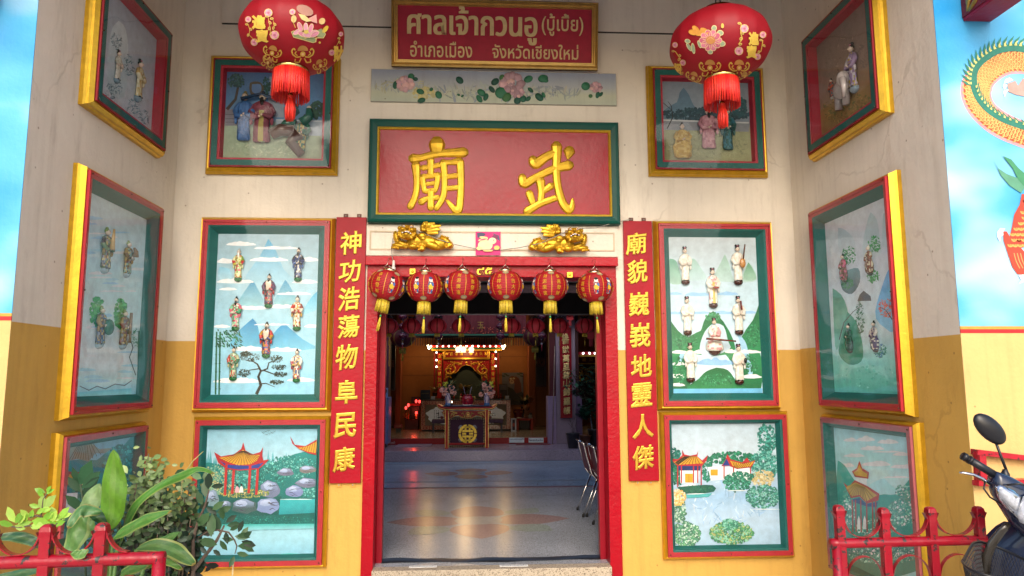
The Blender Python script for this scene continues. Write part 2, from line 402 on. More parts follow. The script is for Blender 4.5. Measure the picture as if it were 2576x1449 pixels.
# beam ends carrying the canopy, carved in gold
for s, x0 in ((1, 3.228), (-1, -3.1)):
    bx = (x0, x0+.19)
    mb = MB(); mb.box((bx[0], -2.7, 3.952), (bx[1], -2.207, 4.6), hx('#8c1530')); be = mb.build('beam_end', 'gloss', tb, bevel=.006)
    mb = MB(); xs = x0-.006
    mb.box((xs, -2.69, 3.975), (x0, -2.21, 4.58), hx('#8a1a20'))
    random.seed(3)
    for i in range(70):
        y = random.uniform(-2.66, -2.23); z = random.uniform(3.99, 4.55)
        q = Matrix.Rotation(random.uniform(.3, 1.3), 3, 'X')
        mb.ell((xs, y, z), (.012, random.uniform(.012, .022), random.uniform(.03, .06)), jit(hx('#a8863c'), .25), 8, 6, rot=q)
    mb.build('gilt_carving', 'goldleaf', be)
# dragon painted on the right street wall
mb = MB(); Z6 = Zm(3700, 0, 2.588); YD = -2.205; lay = [0]
def dm(x, y): 
    p = onY(Z6(x, y), YD); p.y = YD-.001-lay[0]*.0007; return p
def ribbon2(path, wid, m, col):
    P = [Vector((x, y)) for x, y in path]; n = len(P); W = wid if isinstance(wid, list) else [wid]*n; L = []; R = []
    for i in range(n):
        t = (P[min(i+1, n-1)]-P[max(i-1, 0)]).normalized(); nn = Vector((-t.y, t.x))
        L.append(P[i]+nn*W[i]/2); R.append(P[i]-nn*W[i]/2)
    vs = [m(*p) for p in L]+[m(*p) for p in R]; fs = [[i, i+1, n+i+1, n+i] for i in range(n-1)]
    return vs, fs, col
def smooth_path(pts, k=6):
    P = [Vector(p) for p in pts]; out = []
    for i in range(len(P)-1):
        p0, p1, p2, p3 = P[max(i-1, 0)], P[i], P[i+1], P[min(i+2, len(P)-1)]
        for j in range(k):
            t = j/k; out.append(.5*((2*p1)+(p2-p0)*t+(2*p0-5*p1+4*p2-p3)*t*t+(3*p1-p0-3*p2+p3)*t**3))
    out.append(P[-1]); return [tuple(p) for p in out]
body = smooth_path([(1600, 760), (1350, 680), (1100, 640), (920, 628), (780, 660), (660, 730), (570, 820), (528, 930), (545, 1040), (610, 1150), (720, 1250), (860, 1330), (1040, 1400), (1300, 1500), (1600, 1700)], 6)
bw = []
for x, y in body: bw.append(210 if y < 640 else 210+60*max(0, 1-abs(y-900)/260))
mb.add(*ribbon2(body, [b+58 for b in bw], dm, hx('#ef9aa0'))); lay[0] += 1
mb.add(*ribbon2(body, bw, dm, hx('#b4552c'))); lay[0] += 1
n = len(body)
for i in range(2, n-2, 1):
    c = Vector(body[i]); t = (Vector(body[i+1])-Vector(body[i-1])).normalized(); nn = Vector((-t.y, t.x)); W = bw[i]
    for j in range(-2, 2):
        q = c+nn*(j+.5+.5*(i % 2)-.25)*W/4.3+t*3; R = W/7.6
        lay[0] = 2+((i*4+j+2) % 14)*.1
        pts = [q+t*(R*cos(a))+nn*(R*1.1*sin(a)) for a in [k*pi/8-pi/2 for k in range(9)]]+[q+t*(R*.62*cos(a))+nn*(R*.75*sin(a)) for a in [pi/2-k*pi/8 for k in range(9)]]
        mb.poly([dm(*p) for p in pts], hx('#f2bb6c'))
        lay[0] = 3.6
        for a in (-.8, -.3, .3, .8):
            e = q+t*(R*.55*cos(a))+nn*(R*.55*sin(a)); mb.add(*ribbon2([tuple(q), tuple(e)], 5, dm, hx('#f2bb6c')))
lay[0] = 4.2
mane = smooth_path([(1600, 640), (1300, 560), (1040, 512), (900, 497), (760, 520), (650, 580), (555, 660), (505, 750), (500, 860), (535, 980), (610, 1090), (710, 1175), (850, 1250), (1040, 1315), (1300, 1400)], 8)
mb.add(*ribbon2(mane, 74, dm, hx('#2a7d69')))
for i in range(1, len(mane)-1, 3):
    c = Vector(mane[i]); t = (Vector(mane[i+1])-Vector(mane[i-1])).normalized(); nn = Vector((t.y, -t.x))
    if nn.dot(Vector(mane[i])-Vector((760, 900))) < 0: nn = -nn
    if c.y > 860: nn = nn*-.5
    for k, (cc, sc) in enumerate((('#2f8068', 1), ('#d8cf7a', .55))):
        lay[0] = 5.2+k+(i % 9)*.08
        base = c+nn*22
        pts = [base-t*26*sc, base+nn*40*sc-t*16*sc, base+nn*105*sc+t*(-46)*sc, base+nn*55*sc+t*12*sc, base+t*26*sc]
        mb.poly([dm(*p) for p in pts], hx(cc))
lay[0] = 4
mb.poly([dm(*p) for p in [(850, 870), (930, 840), (960, 890), (1010, 815), (1120, 850), (1120, 1020), (930, 980), (860, 950)]], hx('#c69a90'))
lay[0] = 5
for pts in ([(850, 860), (910, 830), (870, 805), (825, 825), (815, 860)], [(850, 890), (815, 860), (800, 900), (815, 930)], [(865, 930), (815, 935), (805, 960), (820, 1010), (835, 965)]):
    mb.poly([dm(*p) for p in pts], hx('#f4f8fb'))
Z7 = Zm(3700, 500, 1.7249)
def dm7(x, y):
    p = onY(Z7(x, y), YD); p.y = YD-.001-lay[0]*.0007; return p
mb.poly([dm7(*p) for p in [(760, 470), (665, 478), (650, 550), (612, 620), (600, 690), (582, 770), (560, 735), (535, 735), (540, 800), (565, 880), (600, 980), (635, 1030), (700, 1035), (760, 960), (660, 850), (760, 800)]], hx('#c8432c'))
lay[0] = 5
for r in range(9):
    for k in range(5):
        x = 690-r*8+k*34+(r % 2)*17-40*(r > 4); y = 520+r*38; R = 21
        if x > 800 or x < 598+(r < 3)*38-(r > 5)*12: continue
        pts = [(x+R*cos(a), y+R*sin(a)) for a in [k2*pi/7 for k2 in range(8)]]+[(x+R*.6*cos(a), y+R*.6*sin(a)) for a in [pi-k2*pi/7 for k2 in range(8)]]
        lay[0] = 5+((r*5+k) % 12)*.1; mb.poly([dm7(*p) for p in pts], hx('#f0ac58')); lay[0] = 6.4
        for a in (.5, 1.1, 1.57, 2.0, 2.6): mb.add(*ribbon2([(x, y), (x+R*.6*cos(a), y+R*.6*sin(a))], 3.5, dm7, hx('#f0ac58')))
for dx in (0, 22, 44): mb.add(*ribbon2(smooth_path([(610+dx, 885), (625+dx, 940), (650+dx, 990)], 5), 7, dm7, hx('#e89a5c')))
mb.poly([dm7(*p) for p in [(550, 716), (515, 712), (495, 740), (495, 775), (513, 808), (518, 772), (538, 760), (535, 738)]], hx('#eef6fb'))
mb.poly([dm7(*p) for p in [(640, 1035), (690, 1032), (690, 1080), (640, 1100), (660, 1070)]], hx('#eef6fb'))
for pts, c in (([(470, 245), (500, 300), (560, 340), (640, 370), (690, 420), (660, 472), (580, 420), (520, 350)], '#5a9a7c'), ([(532, 215), (590, 240), (640, 300), (700, 350), (740, 460), (690, 440), (640, 380), (600, 300)], '#3f8d62')):
    lay[0] += 1; mb.poly([dm7(*p) for p in pts], hx(c))
mb.build('dragon_mural', 'paint', tb, recalc=False)

# ------------------------------------------------------------------ doorway
mb = MB(); JR = hx('#a4041a')
mb.box((DX0, -.035, -.15), (-.852, .26, 2.545), JR); jl = mb.build('door_jamb', 'jamb', tb, bevel=.006)
mb = MB(); mb.box((1.212, -.035, -.15), (DX1, .26, 2.545), JR); mb.build('door_jamb', 'jamb', tb, bevel=.006)
mb = MB(); mb.box((-.852, .16, -.02), (-.80, .25, 2.545), DRED); mb.build('door_stop', 'gloss', tb, bevel=.004)
mb = MB(); mb.box((1.16, .16, -.02), (1.212, .25, 2.545), DRED); mb.build('door_stop', 'gloss', tb, bevel=.004)
mb = MB(); mb.box((DX0, -.02, 2.545), (DX1, .26, 2.70), JR); lint = mb.build('door_lintel', 'jamb', tb, bevel=.006)
mb = MB(); mb.box((DX0-.01, -.075, 2.645), (DX1+.01, -.0205, 2.725), hx('#ae0820')); mb.build('cornice', 'jamb', tb, bevel=.006)
mb = MB(); Zc = Zm(1760, 1040, 6.44)
q = onY(Zc(1130, 300), -.03); mb.box((q.x-.1, -.026, 2.556), (q.x+.1, -.0205, 2.64), hx('#8a1020')); nb = mb.build('number_plaque', 'gloss', lint)
mb = MB(); p0 = onY(Zc(945, 385), -.03); p1 = onY(Zc(1350, 190), -.03)
letter(mb, '๙๕', TF(), (p0.x, p1.x, p0.z, p1.z), .027, .036, LGOLD, bev=.02); mb.build('house_number', 'gold', lint)
for zx, zy in ((520, 200), (1958, 230)):
    q = onY(Zm(1424, 1000, 2.2918)(zx, zy), -.03); mb = MB()
    mb.box((q.x-.026, -.05, q.z-.026), (q.x+.026, -.0205, q.z+.026), LGOLD); mb.ell((q.x, -.05, q.z), (.014, .01, .014), LGOLD)
    mb.build('gold_boss', 'gold', lint, bevel=.006)
# sill and threshold
mb = MB(); mb.box((-.851, -.12, -.15), (1.211, .02, 0.004), hx('#b9ab95')); mb.build('door_sill', 'pebble', tb, bevel=.008)
mb = MB(); pts = []
for i in range(25):
    t = i/24; pts.append((-.80+1.96*t, .20+.02*sin(9*t)+.008*sin(31*t)))
vs = []; fs = []
for x, y in pts:
    vs += [(x, y-.06, .006), (x, y, .02+.012*sin(x*7)), (x, y+.06, .006)]
for i in range(24):
    for j in range(2): fs.append([i*3+j, i*3+j+1, i*3+j+4, i*3+j+3])
mb.add(vs, fs, hx('#1d1c1e'), True); o = mb.build('rubber_strip', 'plastic', None, at=(.18, .2, .006)); tag(o, 'black rubber strip laid across the floor just inside the doorway', 'floor strip')
Zs = Zm(1424, 1704, 2.2918)
for k, (x0, x1, y0, y1) in enumerate(((485, 743, 1277, 1299), (1318, 1573, 1270, 1289))):
    p0 = onZ(Zs(x0, y1), .006); p1 = onZ(Zs(x1, y0), .006); yy = (p0.y+p1.y)/2
    yc = min(max(yy, -.08), .0); mb = MB(); mb.box((p0.x, yc-.028, .0045), (p1.x, yc+.028, .007), hx('#e8e8e4'))
    letter(mb, 'กรุณาถอดรองเท้า', lambda a, b, d: Vector((a, b, .0072+d)), (p0.x+.01, p1.x-.01, yc-.02, yc+.02), 0, .0005, hx('#1a2340'), bev=0, flip=True)
    o = mb.build('floor_sticker', 'paint', None, at=(p0.x, yc, .0045)); tag(o, ['white sticker with upside-down Thai writing at the left of the sill', 'white sticker with upside-down Thai writing in the middle of the sill'][k], 'sticker', 'stickers on the door sill')

# ------------------------------------------------------------------ the hall behind the door
IW = hx('#8a5428'); z1, z2 = .211, .346
mb = MB(); mb.box((-3.3, .3, 0), (-3.0, 13.6, 3.9), hx('#70432a')); mb.build('hall_wall', 'flat', tb)
mb = MB(); mb.box((3.5, .3, 0), (3.8, 13.6, 3.9), hx('#70432a')); mb.build('hall_wall', 'flat', tb)
mb = MB(); mb.box((-3.0, 13.3, 0), (3.5, 13.6, 3.9), IW)
for z in (1.72, 2.22): mb.box((-3.0, 13.288, z), (3.5, 13.3, z+.014), hx('#6e421f'))
mb.build('hall_wall', 'flat', tb)
mb = MB(); mb.box((-3.3, .3, 3.05), (3.8, 2.9, 7.4), hx('#1a1010')); mb.build('unseen_hall_roof', 'flat', tb); mb = MB(); mb.box((-3.3, 8.85, 3.7), (3.8, 13.6, 3.9), hx('#1a1010')); mb.build('unseen_hall_roof', 'flat', tb)  # front block is out of view, built extra tall to block the sun
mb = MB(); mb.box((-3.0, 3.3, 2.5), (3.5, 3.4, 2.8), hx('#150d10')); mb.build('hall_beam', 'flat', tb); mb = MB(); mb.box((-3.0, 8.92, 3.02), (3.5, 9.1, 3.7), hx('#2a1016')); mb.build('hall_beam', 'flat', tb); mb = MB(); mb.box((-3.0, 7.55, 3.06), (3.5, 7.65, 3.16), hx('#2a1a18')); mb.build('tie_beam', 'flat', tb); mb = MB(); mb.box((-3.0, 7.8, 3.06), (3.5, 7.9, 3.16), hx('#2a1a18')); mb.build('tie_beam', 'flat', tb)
mb = MB(); mb.box((-3.0, 8.012, 0), (3.5, 9.453, z1), hx('#a59bb4')); st = mb.build('step', 'terrazzo', tb, bevel=.01); 
mb = MB(); mb.box((-3.0, 9.453, 0), (3.5, 13.3, z2), hx('#97876e')); mb.build('raised_floor', 'terrazzo', tb, bevel=.006)
mb = MB(); mb.box((-3.0, 9.44, z1), (3.5, 9.453, z2-.004), hx('#8c1420')); mb.build('step_riser', 'gloss', tb)
# floor inlay flowers (terrazzo of other colours) and the brass strip
def inlay(Zq, shapes, name):
    mb = MB()
    for k, (pts, col) in enumerate(shapes): mb.poly([Vector((p.x, p.y, .001+.0002*k+.0012*(len(name) == 10))) for p in [onZ(Zq(*q), 0) for q in smooth_path(pts+[pts[0]], 5)[:-1]]], hx(col))
    return mb.build(name, 'terrazzo', floor, recalc=False)
PK, GN, TN = '#b3958f', '#a9b3a8', '#bdb9b0'
inlay(Zs, [([(275, 885), (450, 850), (640, 830), (800, 832), (925, 845), (945, 872), (920, 902), (780, 918), (560, 920), (400, 905)], PK),
           ([(1960, 847), (1800, 822), (1600, 808), (1420, 815), (1330, 838), (1310, 865), (1335, 893), (1480, 902), (1680, 898), (1830, 875)], PK),
           ([(1105, 735), (1000, 745), (890, 775), (868, 795), (920, 830), (1040, 834), (1200, 832), (1330, 820), (1355, 795), (1310, 760), (1220, 745)], PK),
           ([(1155, 1035), (1000, 1010), (880, 975), (860, 955), (900, 925), (1040, 905), (1250, 898), (1380, 915), (1410, 940), (1370, 975), (1260, 1010)], PK),
           ([(897, 870), (960, 842), (1100, 830), (1250, 834), (1335, 850), (1338, 872), (1280, 895), (1100, 905), (960, 900)], TN)], 'flower_inlay')
inlay(Zs, [([(540, 805), (548, 778), (640, 770), (760, 772), (830, 785), (868, 800), (800, 822), (640, 828)], GN), ([(1680, 790), (1660, 755), (1560, 758), (1420, 772), (1360, 790), (1420, 808), (1560, 806)], GN),
           ([(478, 998), (490, 955), (560, 930), (720, 920), (850, 935), (855, 960), (780, 985), (620, 997)], GN), ([(1803, 963), (1770, 920), (1700, 902), (1540, 903), (1410, 925), (1420, 950), (1520, 968), (1680, 968)], GN)], 'leaf_inlay')
inlay(Zs, [([(620, 437), (760, 420), (900, 422), (935, 435), (900, 452), (740, 455)], PK), ([(1175, 430), (1300, 408), (1440, 428), (1300, 450), (1200, 448)], PK),
           ([(895, 408), (1040, 390), (1200, 400), (1150, 420), (980, 420)], PK), ([(895, 462), (960, 447), (1120, 445), (1210, 465), (1130, 485), (960, 482)], PK), ([(935, 435), (1050, 418), (1170, 433), (1050, 447)], TN)], 'flower_inlay')
mb = MB()
for x0, x1, y, w2, col in ((-2.9, 3.4, 4.523, .02, '#8a2f35'), (-2.9, 3.4, 4.60, .03, '#2b2a30'), (-2.9, 3.4, 5.15, .012, '#6f7682'), (-2.9, 3.4, 5.25, .012, '#6f7682'), (-2.9, 3.4, 7.6, .02, '#6f7682')): mb.box((x0, y-w2/2, .001), (x1, y+w2/2, .004), hx(col))
mb.build('floor_strip', 'gloss', floor)

# ================================================================== FRAMED PICTURES
FG, FR, FR2, FT = hx('#cfa228'), hx('#b4222c'), hx('#900e20'), hx('#0a5f58')
STY = {
 'top': [(0,0,0),(0,.03,'g'),(.01,.045,'g'),(.012,.062,'g'),(.034,.088,'g'),(.05,.082,'g'),(.05,.1,'r'),(.064,.1,'r'),(.066,.098,'t'),(.118,.098,'t'),(.12,.09,'l'),(.138,.088,'l'),(.145,.012,'l')],
 'mid': [(0,0,0),(0,.03,'g'),(.008,.046,'g'),(.022,.082,'g'),(.037,.078,'g'),(.037,.1,'r'),(.058,.1,'r'),(.061,.092,'r'),(.084,.09,'r'),(.086,.088,'t'),(.1,.08,'t'),(.15,.012,'t')],
 'bot': [(0,0,0),(0,.03,'g'),(.007,.05,'g'),(.02,.068,'g'),(.03,.064,'g'),(.03,.085,'r'),(.072,.085,'r'),(.076,.078,'t'),(.09,.07,'t'),(.112,.012,'t')]}
def frame_picture(label, T, rect, style, group='framed pictures of the entrance bay', redc=None):
    a0, a1, b0, b1 = rect; t = thing('framed_picture', label, 'picture', T((a0+a1)/2, b0, 0), group)
    pr = STY[style]; cols = {'g': FG, 'r': redc or (FR if style != 'top' else FR2), 't': FT, 'l': hx('#b02036')}
    mbs = {}
    for i in range(1, len(pr)):
        i0, d0, _ = pr[i-1]; i1, d1, c = pr[i]; mb = mbs.setdefault(c, MB())
        A = [(a0+i0, b0+i0), (a1-i0, b0+i0), (a1-i0, b1-i0), (a0+i0, b1-i0)]; B = [(a0+i1, b0+i1), (a1-i1, b0+i1), (a1-i1, b1-i1), (a0+i1, b1-i1)]
        mb.add([T(x, y, d0) for x, y in A]+[T(x, y, d1) for x, y in B], [[k, (k+1) % 4, 4+(k+1) % 4, 4+k] for k in range(4)], cols[c])
    nm = {'g': ('gold_moulding', 'gold'), 'r': ('red_frame', 'paint'), 't': ('teal_lining', 'paint'), 'l': ('red_lining', 'paint')}
    for c, mb in mbs.items(): mb.build(nm[c][0], nm[c][1], t)
    ins = pr[-1][0]; pin = [p[0] for p in pr if p[2] == 'r'][0]; dp = max(p[1] for p in pr)+.002
    mb = MB(); q = (a0+pin+.004, a1-pin-.004, b0+pin+.004, b1-pin-.004)
    mb.add([T(q[0], q[2], dp), T(q[1], q[2], dp), T(q[1], q[3], dp), T(q[0], q[3], dp), T(q[0], q[2], dp+.003), T(q[1], q[2], dp+.003), T(q[1], q[3], dp+.003), T(q[0], q[3], dp+.003)],
           [[0,1,2,3],[4,5,6,7],[0,1,5,4],[1,2,6,5],[2,3,7,6],[3,0,4,7]], (1, 1, 1)); mb.build('pane', 'pane', t)
    sc = .016
    for x, y in [(q[0]+sc, q[2]+sc), (q[1]-sc, q[2]+sc), (q[0]+sc, q[3]-sc), (q[1]-sc, q[3]-sc), ((q[0]+q[1])/2, q[2]+sc), ((q[0]+q[1])/2, q[3]-sc), (q[0]+sc, (q[2]+q[3])/2), (q[1]-sc, (q[2]+q[3])/2)]:
        m2 = MB(); m2.ell(T(x, y, dp+.003), (.006, .006, .006), hx('#6a5a48'), 6, 4); m2.build('screw', 'brass', t)
    return t, (a0+ins, a1-ins, b0+ins, b1-ins)

def clip(poly, r):
    def cut(P, f, inter):
        out = []
        for i in range(len(P)):
            a, b = P[i-1], P[i]; fa, fb = f(a), f(b)
            if fa != fb: out.append(inter(a, b))
            if fb: out.append(b)
        return out
    for ax, lim, sgn in ((0, r[0], 1), (0, r[1], -1), (1, r[2], 1), (1, r[3], -1)):
        def it(a, b): 
            t = (lim-a[ax])/(b[ax]-a[ax]); return (a[0]+(b[0]-a[0])*t, a[1]+(b[1]-a[1])*t)
        poly = cut(poly, lambda p: (p[ax]-lim)*sgn >= 0, it)
        if len(poly) < 3: return []
    return poly
class Art:
    """painted panel: shapes measured in zoomed picture coordinates, laid on the panel plane"""
    def __init__(s, T, rect, Z, kind, d=.012):
        s.T, s.r, s.Z, s.k, s.d, s.mb, s.l = T, rect, Z, kind, d, MB(), 0; s.br = 1 if kind == 'F' else 1.6  # side-wall paint is brightened in place of haze on their panes
    def ab(s, x, y):
        p = s.Z(x, y)
        if s.k == 'F': v = onY(p, -s.d); return (v.x, v.z)
        v = onX(p, XL+s.d if s.k == 'L' else XR-s.d); return (v.y, v.z)
    def bg(s, stops, n=24):
        a0, a1, b0, b1 = s.r
        for i in range(n):
            t0, t1 = i/n, (i+1)/n
            def cc(t):
                for (u0, c0), (u1, c1) in zip(stops, stops[1:]):
                    if t <= u1: return lerp(hx(c0), hx(c1), (t-u0)/(u1-u0))
                return hx(stops[-1][1])
            z0, z1 = b1-(b1-b0)*t0, b1-(b1-b0)*t1; c0, c1 = cc(t0), cc(t1)
            s.mb.poly([s.T(a0, z0, s.d), s.T(a1, z0, s.d), s.T(a1, z1, s.d), s.T(a0, z1, s.d)], [c0, c0, c1, c1])
        s.l = 1
    def pab(s, pts, c0, c1=None, up=True):
        P = clip(pts, s.r)
        if len(P) < 3: return
        z = s.d+.00007*s.l
        if c1 is None: s.mb.poly([s.T(x, y, z) for x, y in P], c0)
        else:
            lo = min(y for _, y in pts); hi = max(y for _, y in pts)
            s.mb.poly([s.T(x, y, z) for x, y in P], [lerp(c1, c0, (y-lo)/(hi-lo+1e-9)) for x, y in P])
    def poly(s, pts, c0, c1=None, sm=0):
        if sm: pts = smooth_path(pts+[pts[0]], sm)[:-1]
        s.pab([s.ab(*p) for p in pts], hx(c0), hx(c1) if c1 else None); s.l += 1
    def cloud(s, x, y, w, h, c='#f3f7fa'):
        random.seed(int(x*7+y)); P = [(x-w, y+h*.3)]
        n = max(5, int(w/9))
        for i in range(n+1):
            t = i/n; P.append((x-w+2*w*t, y-h*(sin(pi*t)**.6)*random.uniform(.55, 1.1)))
        P += [(x+w, y+h*.3), (x+w*.3, y+h*.55), (x-w*.4, y+h*.5)]
        s.poly(P, c)
    def dabs(s, x, y, rx, ry, n, sz, cols, seed=1, asp=(.5, 1.2)):
        random.seed(seed); cs = [hx(c) for c in cols]; n = int(n*2); sz *= .72; mean = tuple(sum(c[k] for c in cs)/len(cs) for k in range(3)); cs = [lerp(c, mean, .3) for c in cs]
        cs.sort(key=sum)
        for i in range(n):
            g = i/n; t = random.uniform(0, 2*pi); k = random.random()**.5; cx, cy = x+rx*k*cos(t), y+ry*k*sin(t)-ry*.1*g
            q = random.uniform(.5, 1.3)*sz*(1.35 if g < .35 else 1 if g < .65 else .55); e = random.uniform(*asp); th = random.uniform(0, pi); pts = []
            for j in range(6):
                u = 2*pi*j/6; dx, dy = q*cos(u), q*e*sin(u); pts.append((cx+dx*cos(th)-dy*sin(th), cy+dx*sin(th)+dy*cos(th)))
            s.l = 3+i*.02 if s.l < 3 else s.l+.02
            s.pab([s.ab(*p) for p in pts], jit(random.choice(cs[:max(1, len(cs)//2)] if g < .35 else cs[len(cs)//2:] if g > .65 else cs), .15))
        s.l += 1
    def line(s, pts, wd, c):
        P = [Vector(p) for p in pts]; col = hx(c); n = len(P)
        for i in range(n-1):
            t = (P[i+1]-P[i]).normalized(); nn = Vector((-t.y, t.x)); w0 = wd[i] if isinstance(wd, list) else wd; w1 = wd[i+1] if isinstance(wd, list) else wd
            e = t*w0*.15
            s.pab([s.ab(*p) for p in (P[i]-e+nn*w0/2, P[i+1]+e+nn*w1/2, P[i+1]+e-nn*w1/2, P[i]-e-nn*w0/2)], col)
        s.l += 1
    def rock(s, x, y, rx, ry, c, hi, seed=1):
        random.seed(seed); pts = []
        for j in range(14):
            u = 2*pi*j/14; k = random.uniform(.85, 1.1); pts.append((x+rx*k*cos(u), y+ry*k*sin(u)*(1 if sin(u) < 0 else .8)))
        s.poly(pts, c)
        s.poly([(x+(px-x)*.86-rx*.06, y-ry*.12+(py-y)*(.8 if py < y else .35)) for px, py in pts], hi, c)
        s.poly([(x+(px-x)*.5-rx*.2, y-ry*.34+(py-y)*.45) for px, py in pts[::2]], '#c4d0e8', hi)
        for j in range(4):
            x0, y0 = x+rx*random.uniform(-.7, .2), y+ry*random.uniform(-.5, .45); P = [(x0, y0)]
            for k in range(4): P.append((P[-1][0]+rx*random.uniform(.08, .28), P[-1][1]+ry*random.uniform(-.14, .16)))
            s.line(P, [2, ry*.09, ry*.07, ry*.05, 1], random.choice(['#4a4450', '#39404a', '#5a5a6a']))
    def done(s, par):
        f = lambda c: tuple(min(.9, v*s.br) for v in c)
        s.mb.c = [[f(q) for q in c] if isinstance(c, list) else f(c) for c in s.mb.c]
        return s.mb.build('painted_panel', 'paint', par, recalc=False)

SKIN = hx('#e9d2bc')
def figurine(par, T, a, b, h, d, robe, base='#1f6e3a', hair='#14110f', beard=None, bun=False, lean=0, wide=1, pose='stand', sash=None, chest=False, skin=None, name='figurine', label=None, flip=1, baser=1, seed=None, dk=.55, mt='ceramic'):
    mb = MB(); random.seed(seed if seed is not None else int(a*1000+b*77)); R = [hx(c) for c in robe]; sk = skin or SKIN
    LT = lambda x, y, z: T(a+flip*(x+lean*(y-.1))*h, b+y*h, d+z*h)
    E = lambda c, r, col, rot=None, nu=8, nv=6: mb.ell(c, r, col, nu, nv, rot, T=LT)
    if base: E((0, .065*baser, .02), (.115*baser, .085*baser, .1), hx(base), nu=12)
    if pose == 'stand':
        rows = [(.09, .085), (.12, .105), (.2, .1), (.3, .095), (.42, .09), (.5, .082), (.54, .085), (.62, .105), (.7, .118), (.755, .1), (.79, .045)]
    elif pose == 'sit':
        rows = [(.1, .2), (.14, .25), (.24, .24), (.34, .2), (.42, .14), (.5, .095), (.6, .1), (.68, .115), (.74, .1), (.78, .045)]
    else:
        rows = [(.06, .1), (.12, .15), (.25, .16), (.36, .17), (.44, .13), (.54, .1), (.64, .11), (.72, .1), (.78, .045)]
    n = 20; vs = []; fs = []; cl = []; rr = []
    for (y0, w0), (y1, w1) in zip(rows, rows[1:]): rr += [(y0, w0), ((y0+y1)/2, (w0+w1)/2+.003)]
    rows = rr+[rows[-1]]
    for y, wd in rows:
        for k in range(n):
            t = 2*pi*k/n; r = wd*wide*(1+.07*cos(5*t+y*9)*(y < .5)); vs.append(LT(r*cos(t), y, dk*r*sin(t)+.05))
    for i in range(len(rows)-1):
        for k in range(n):
            fs.append([i*n+k, i*n+(k+1) % n, (i+1)*n+(k+1) % n, (i+1)*n+k]); y = rows[i][0]
            c = random.choice(R)
            if chest and y > .48 and 3 <= k <= 6: c = sk
            if sash and 4 <= k <= 5 and y < .6: c = hx(sash)
            cl.append(c)
    mb.add(vs, fs, cl, True)
    # sleeves and hands
    for sx in (-1, 1):
        p = [(sx*.095*wide, .725, .05), (sx*.135*wide, .6, .07), (sx*.1*wide, .5, .11), (sx*.03, .535 if sx > 0 else .5, .135)]
        rr = [.035*h, .05*h, .05*h, .03*h]; mb.tube([LT(*q) for q in p], rr, [random.choice(R) for _ in range(4)], 7)
        E((sx*.02, .53 if sx > 0 else .5, .15), (.022, .022, .02), sk, nu=6, nv=4)
        E((sx*.125*wide, .44, .08), (.03, .075, .03), R[min(1, len(R)-1)])
        if pose == 'stand' and base: E((sx*.045, .1, .09), (.03, .02, .04), hx('#221c1a'))
    E((0, .86, .06), (.05, .064, .055), sk, nu=10, nv=8)
    E((0, .852, .118), (.008, .016, .01), sk, nu=6, nv=4)
    for sx in (-1, 1):
        E((sx*.02, .873, .108), (.01, .006, .006), hx('#1a1412'), nu=6, nv=4); E((sx*.052, .86, .05), (.01, .018, .01), sk, nu=6, nv=4)
    E((0, .832, .11), (.014, .005, .006), hx('#8a2f2a'), nu=6, nv=4)
    hc = hx(hair); E((0, .893, .04), (.056, .05, .055), hc)
    if bun:
        for sx in (-.5, .5): E((sx*.06, .955, .04), (.03, .035, .03), hc)
        E((0, .94, .06), (.03, .016, .03), hx('#d98a9a'))
    else: E((0, .95, .035), (.028, .03, .03), hc)
    if beard:
        bc = hx(beard); E((0, .78, .105), (.034, .085, .022), bc)
    return mb.build(name, mt, par, label=label)

def fig_at(A, par, x, ybot, ytop, **k):
    a, b = A.ab(x, ybot); _, b2 = A.ab(x, ytop); return figurine(par, A.T, a, b, (b2-b)/.985, A.d, **k)

F = TF()
ZLT, ZLM, ZLB = Zm(724, 0, 1.811), Zm(724, 800, 1.705), Zm(760, 1660, 2.3759)
ZRT, ZRM, ZRB = Zm(2448, 0, 1.811), Zm(2448, 800, 1.705), Zm(2448, 1550, 1.9223)

# ---- left of the door, middle: immortals over blue peaks
t, r = frame_picture('tall picture of eight robed figurines among blue peaks, left of the door', F, (-2.447, -1.25, 1.341, 3.08), 'mid')
A = Art(F, r, ZLM, 'F'); A.bg([(0, '#9fbac6'), (.3, '#a8cddc'), (.7, '#a0d4e8'), (1, '#94d0e8')])
for P, c0, c1 in (([(595, 265), (640, 330), (700, 470), (760, 560), (440, 560), (540, 380)], '#4aa0c8', '#a8d2e2'), ([(330, 470), (262, 460), (262, 540), (350, 540)], '#8cc8e0', '#b9dbe7'), ([(490, 548), (520, 600), (560, 710), (395, 710), (450, 600)], '#3a90ba', '#9accd4'),
                  ([(712, 545), (750, 600), (785, 710), (635, 710), (680, 600)], '#4698c0', '#9accd4'), ([(945, 615), (900, 650), (840, 740), (838, 780), (945, 730)], '#4fb0d6', '#9ad6ea'), ([(488, 808), (520, 850), (545, 960), (565, 1015), (335, 1015), (380, 910), (440, 850)], '#1a88c0', '#78c4e0'), ([(705, 842), (760, 890), (830, 950), (915, 1015), (595, 1015), (640, 900)], '#2490c4', '#78c4e0')):
    A.poly(P, c0, c1, 3)
for x, y, w_, h_ in ((410, 302, 100, 20), (650, 328, 150, 16), (600, 408, 130, 22), (305, 418, 60, 28), (860, 408, 80, 22), (370, 556, 125, 24), (320, 608, 60, 16), (770, 640, 115, 15), (850, 560, 90, 18), (470, 738, 130, 18), (680, 728, 90, 20), (280, 862, 55, 18), (620, 850, 120, 10), (460, 1018, 110, 24), (700, 1022, 120, 20), (380, 1235, 160, 26), (820, 1228, 95, 20), (890, 862, 50, 16)): A.cloud(x, y, w_, h_)
for x in (240, 264): 
    A.line([(x+4, 900), (x, 1100), (x-4, 1325)], 11, '#1c6440')
    for y in range(940, 1320, 58): A.line([(x-7, y), (x+7, y)], 4, '#0d3f28')
random.seed(5)
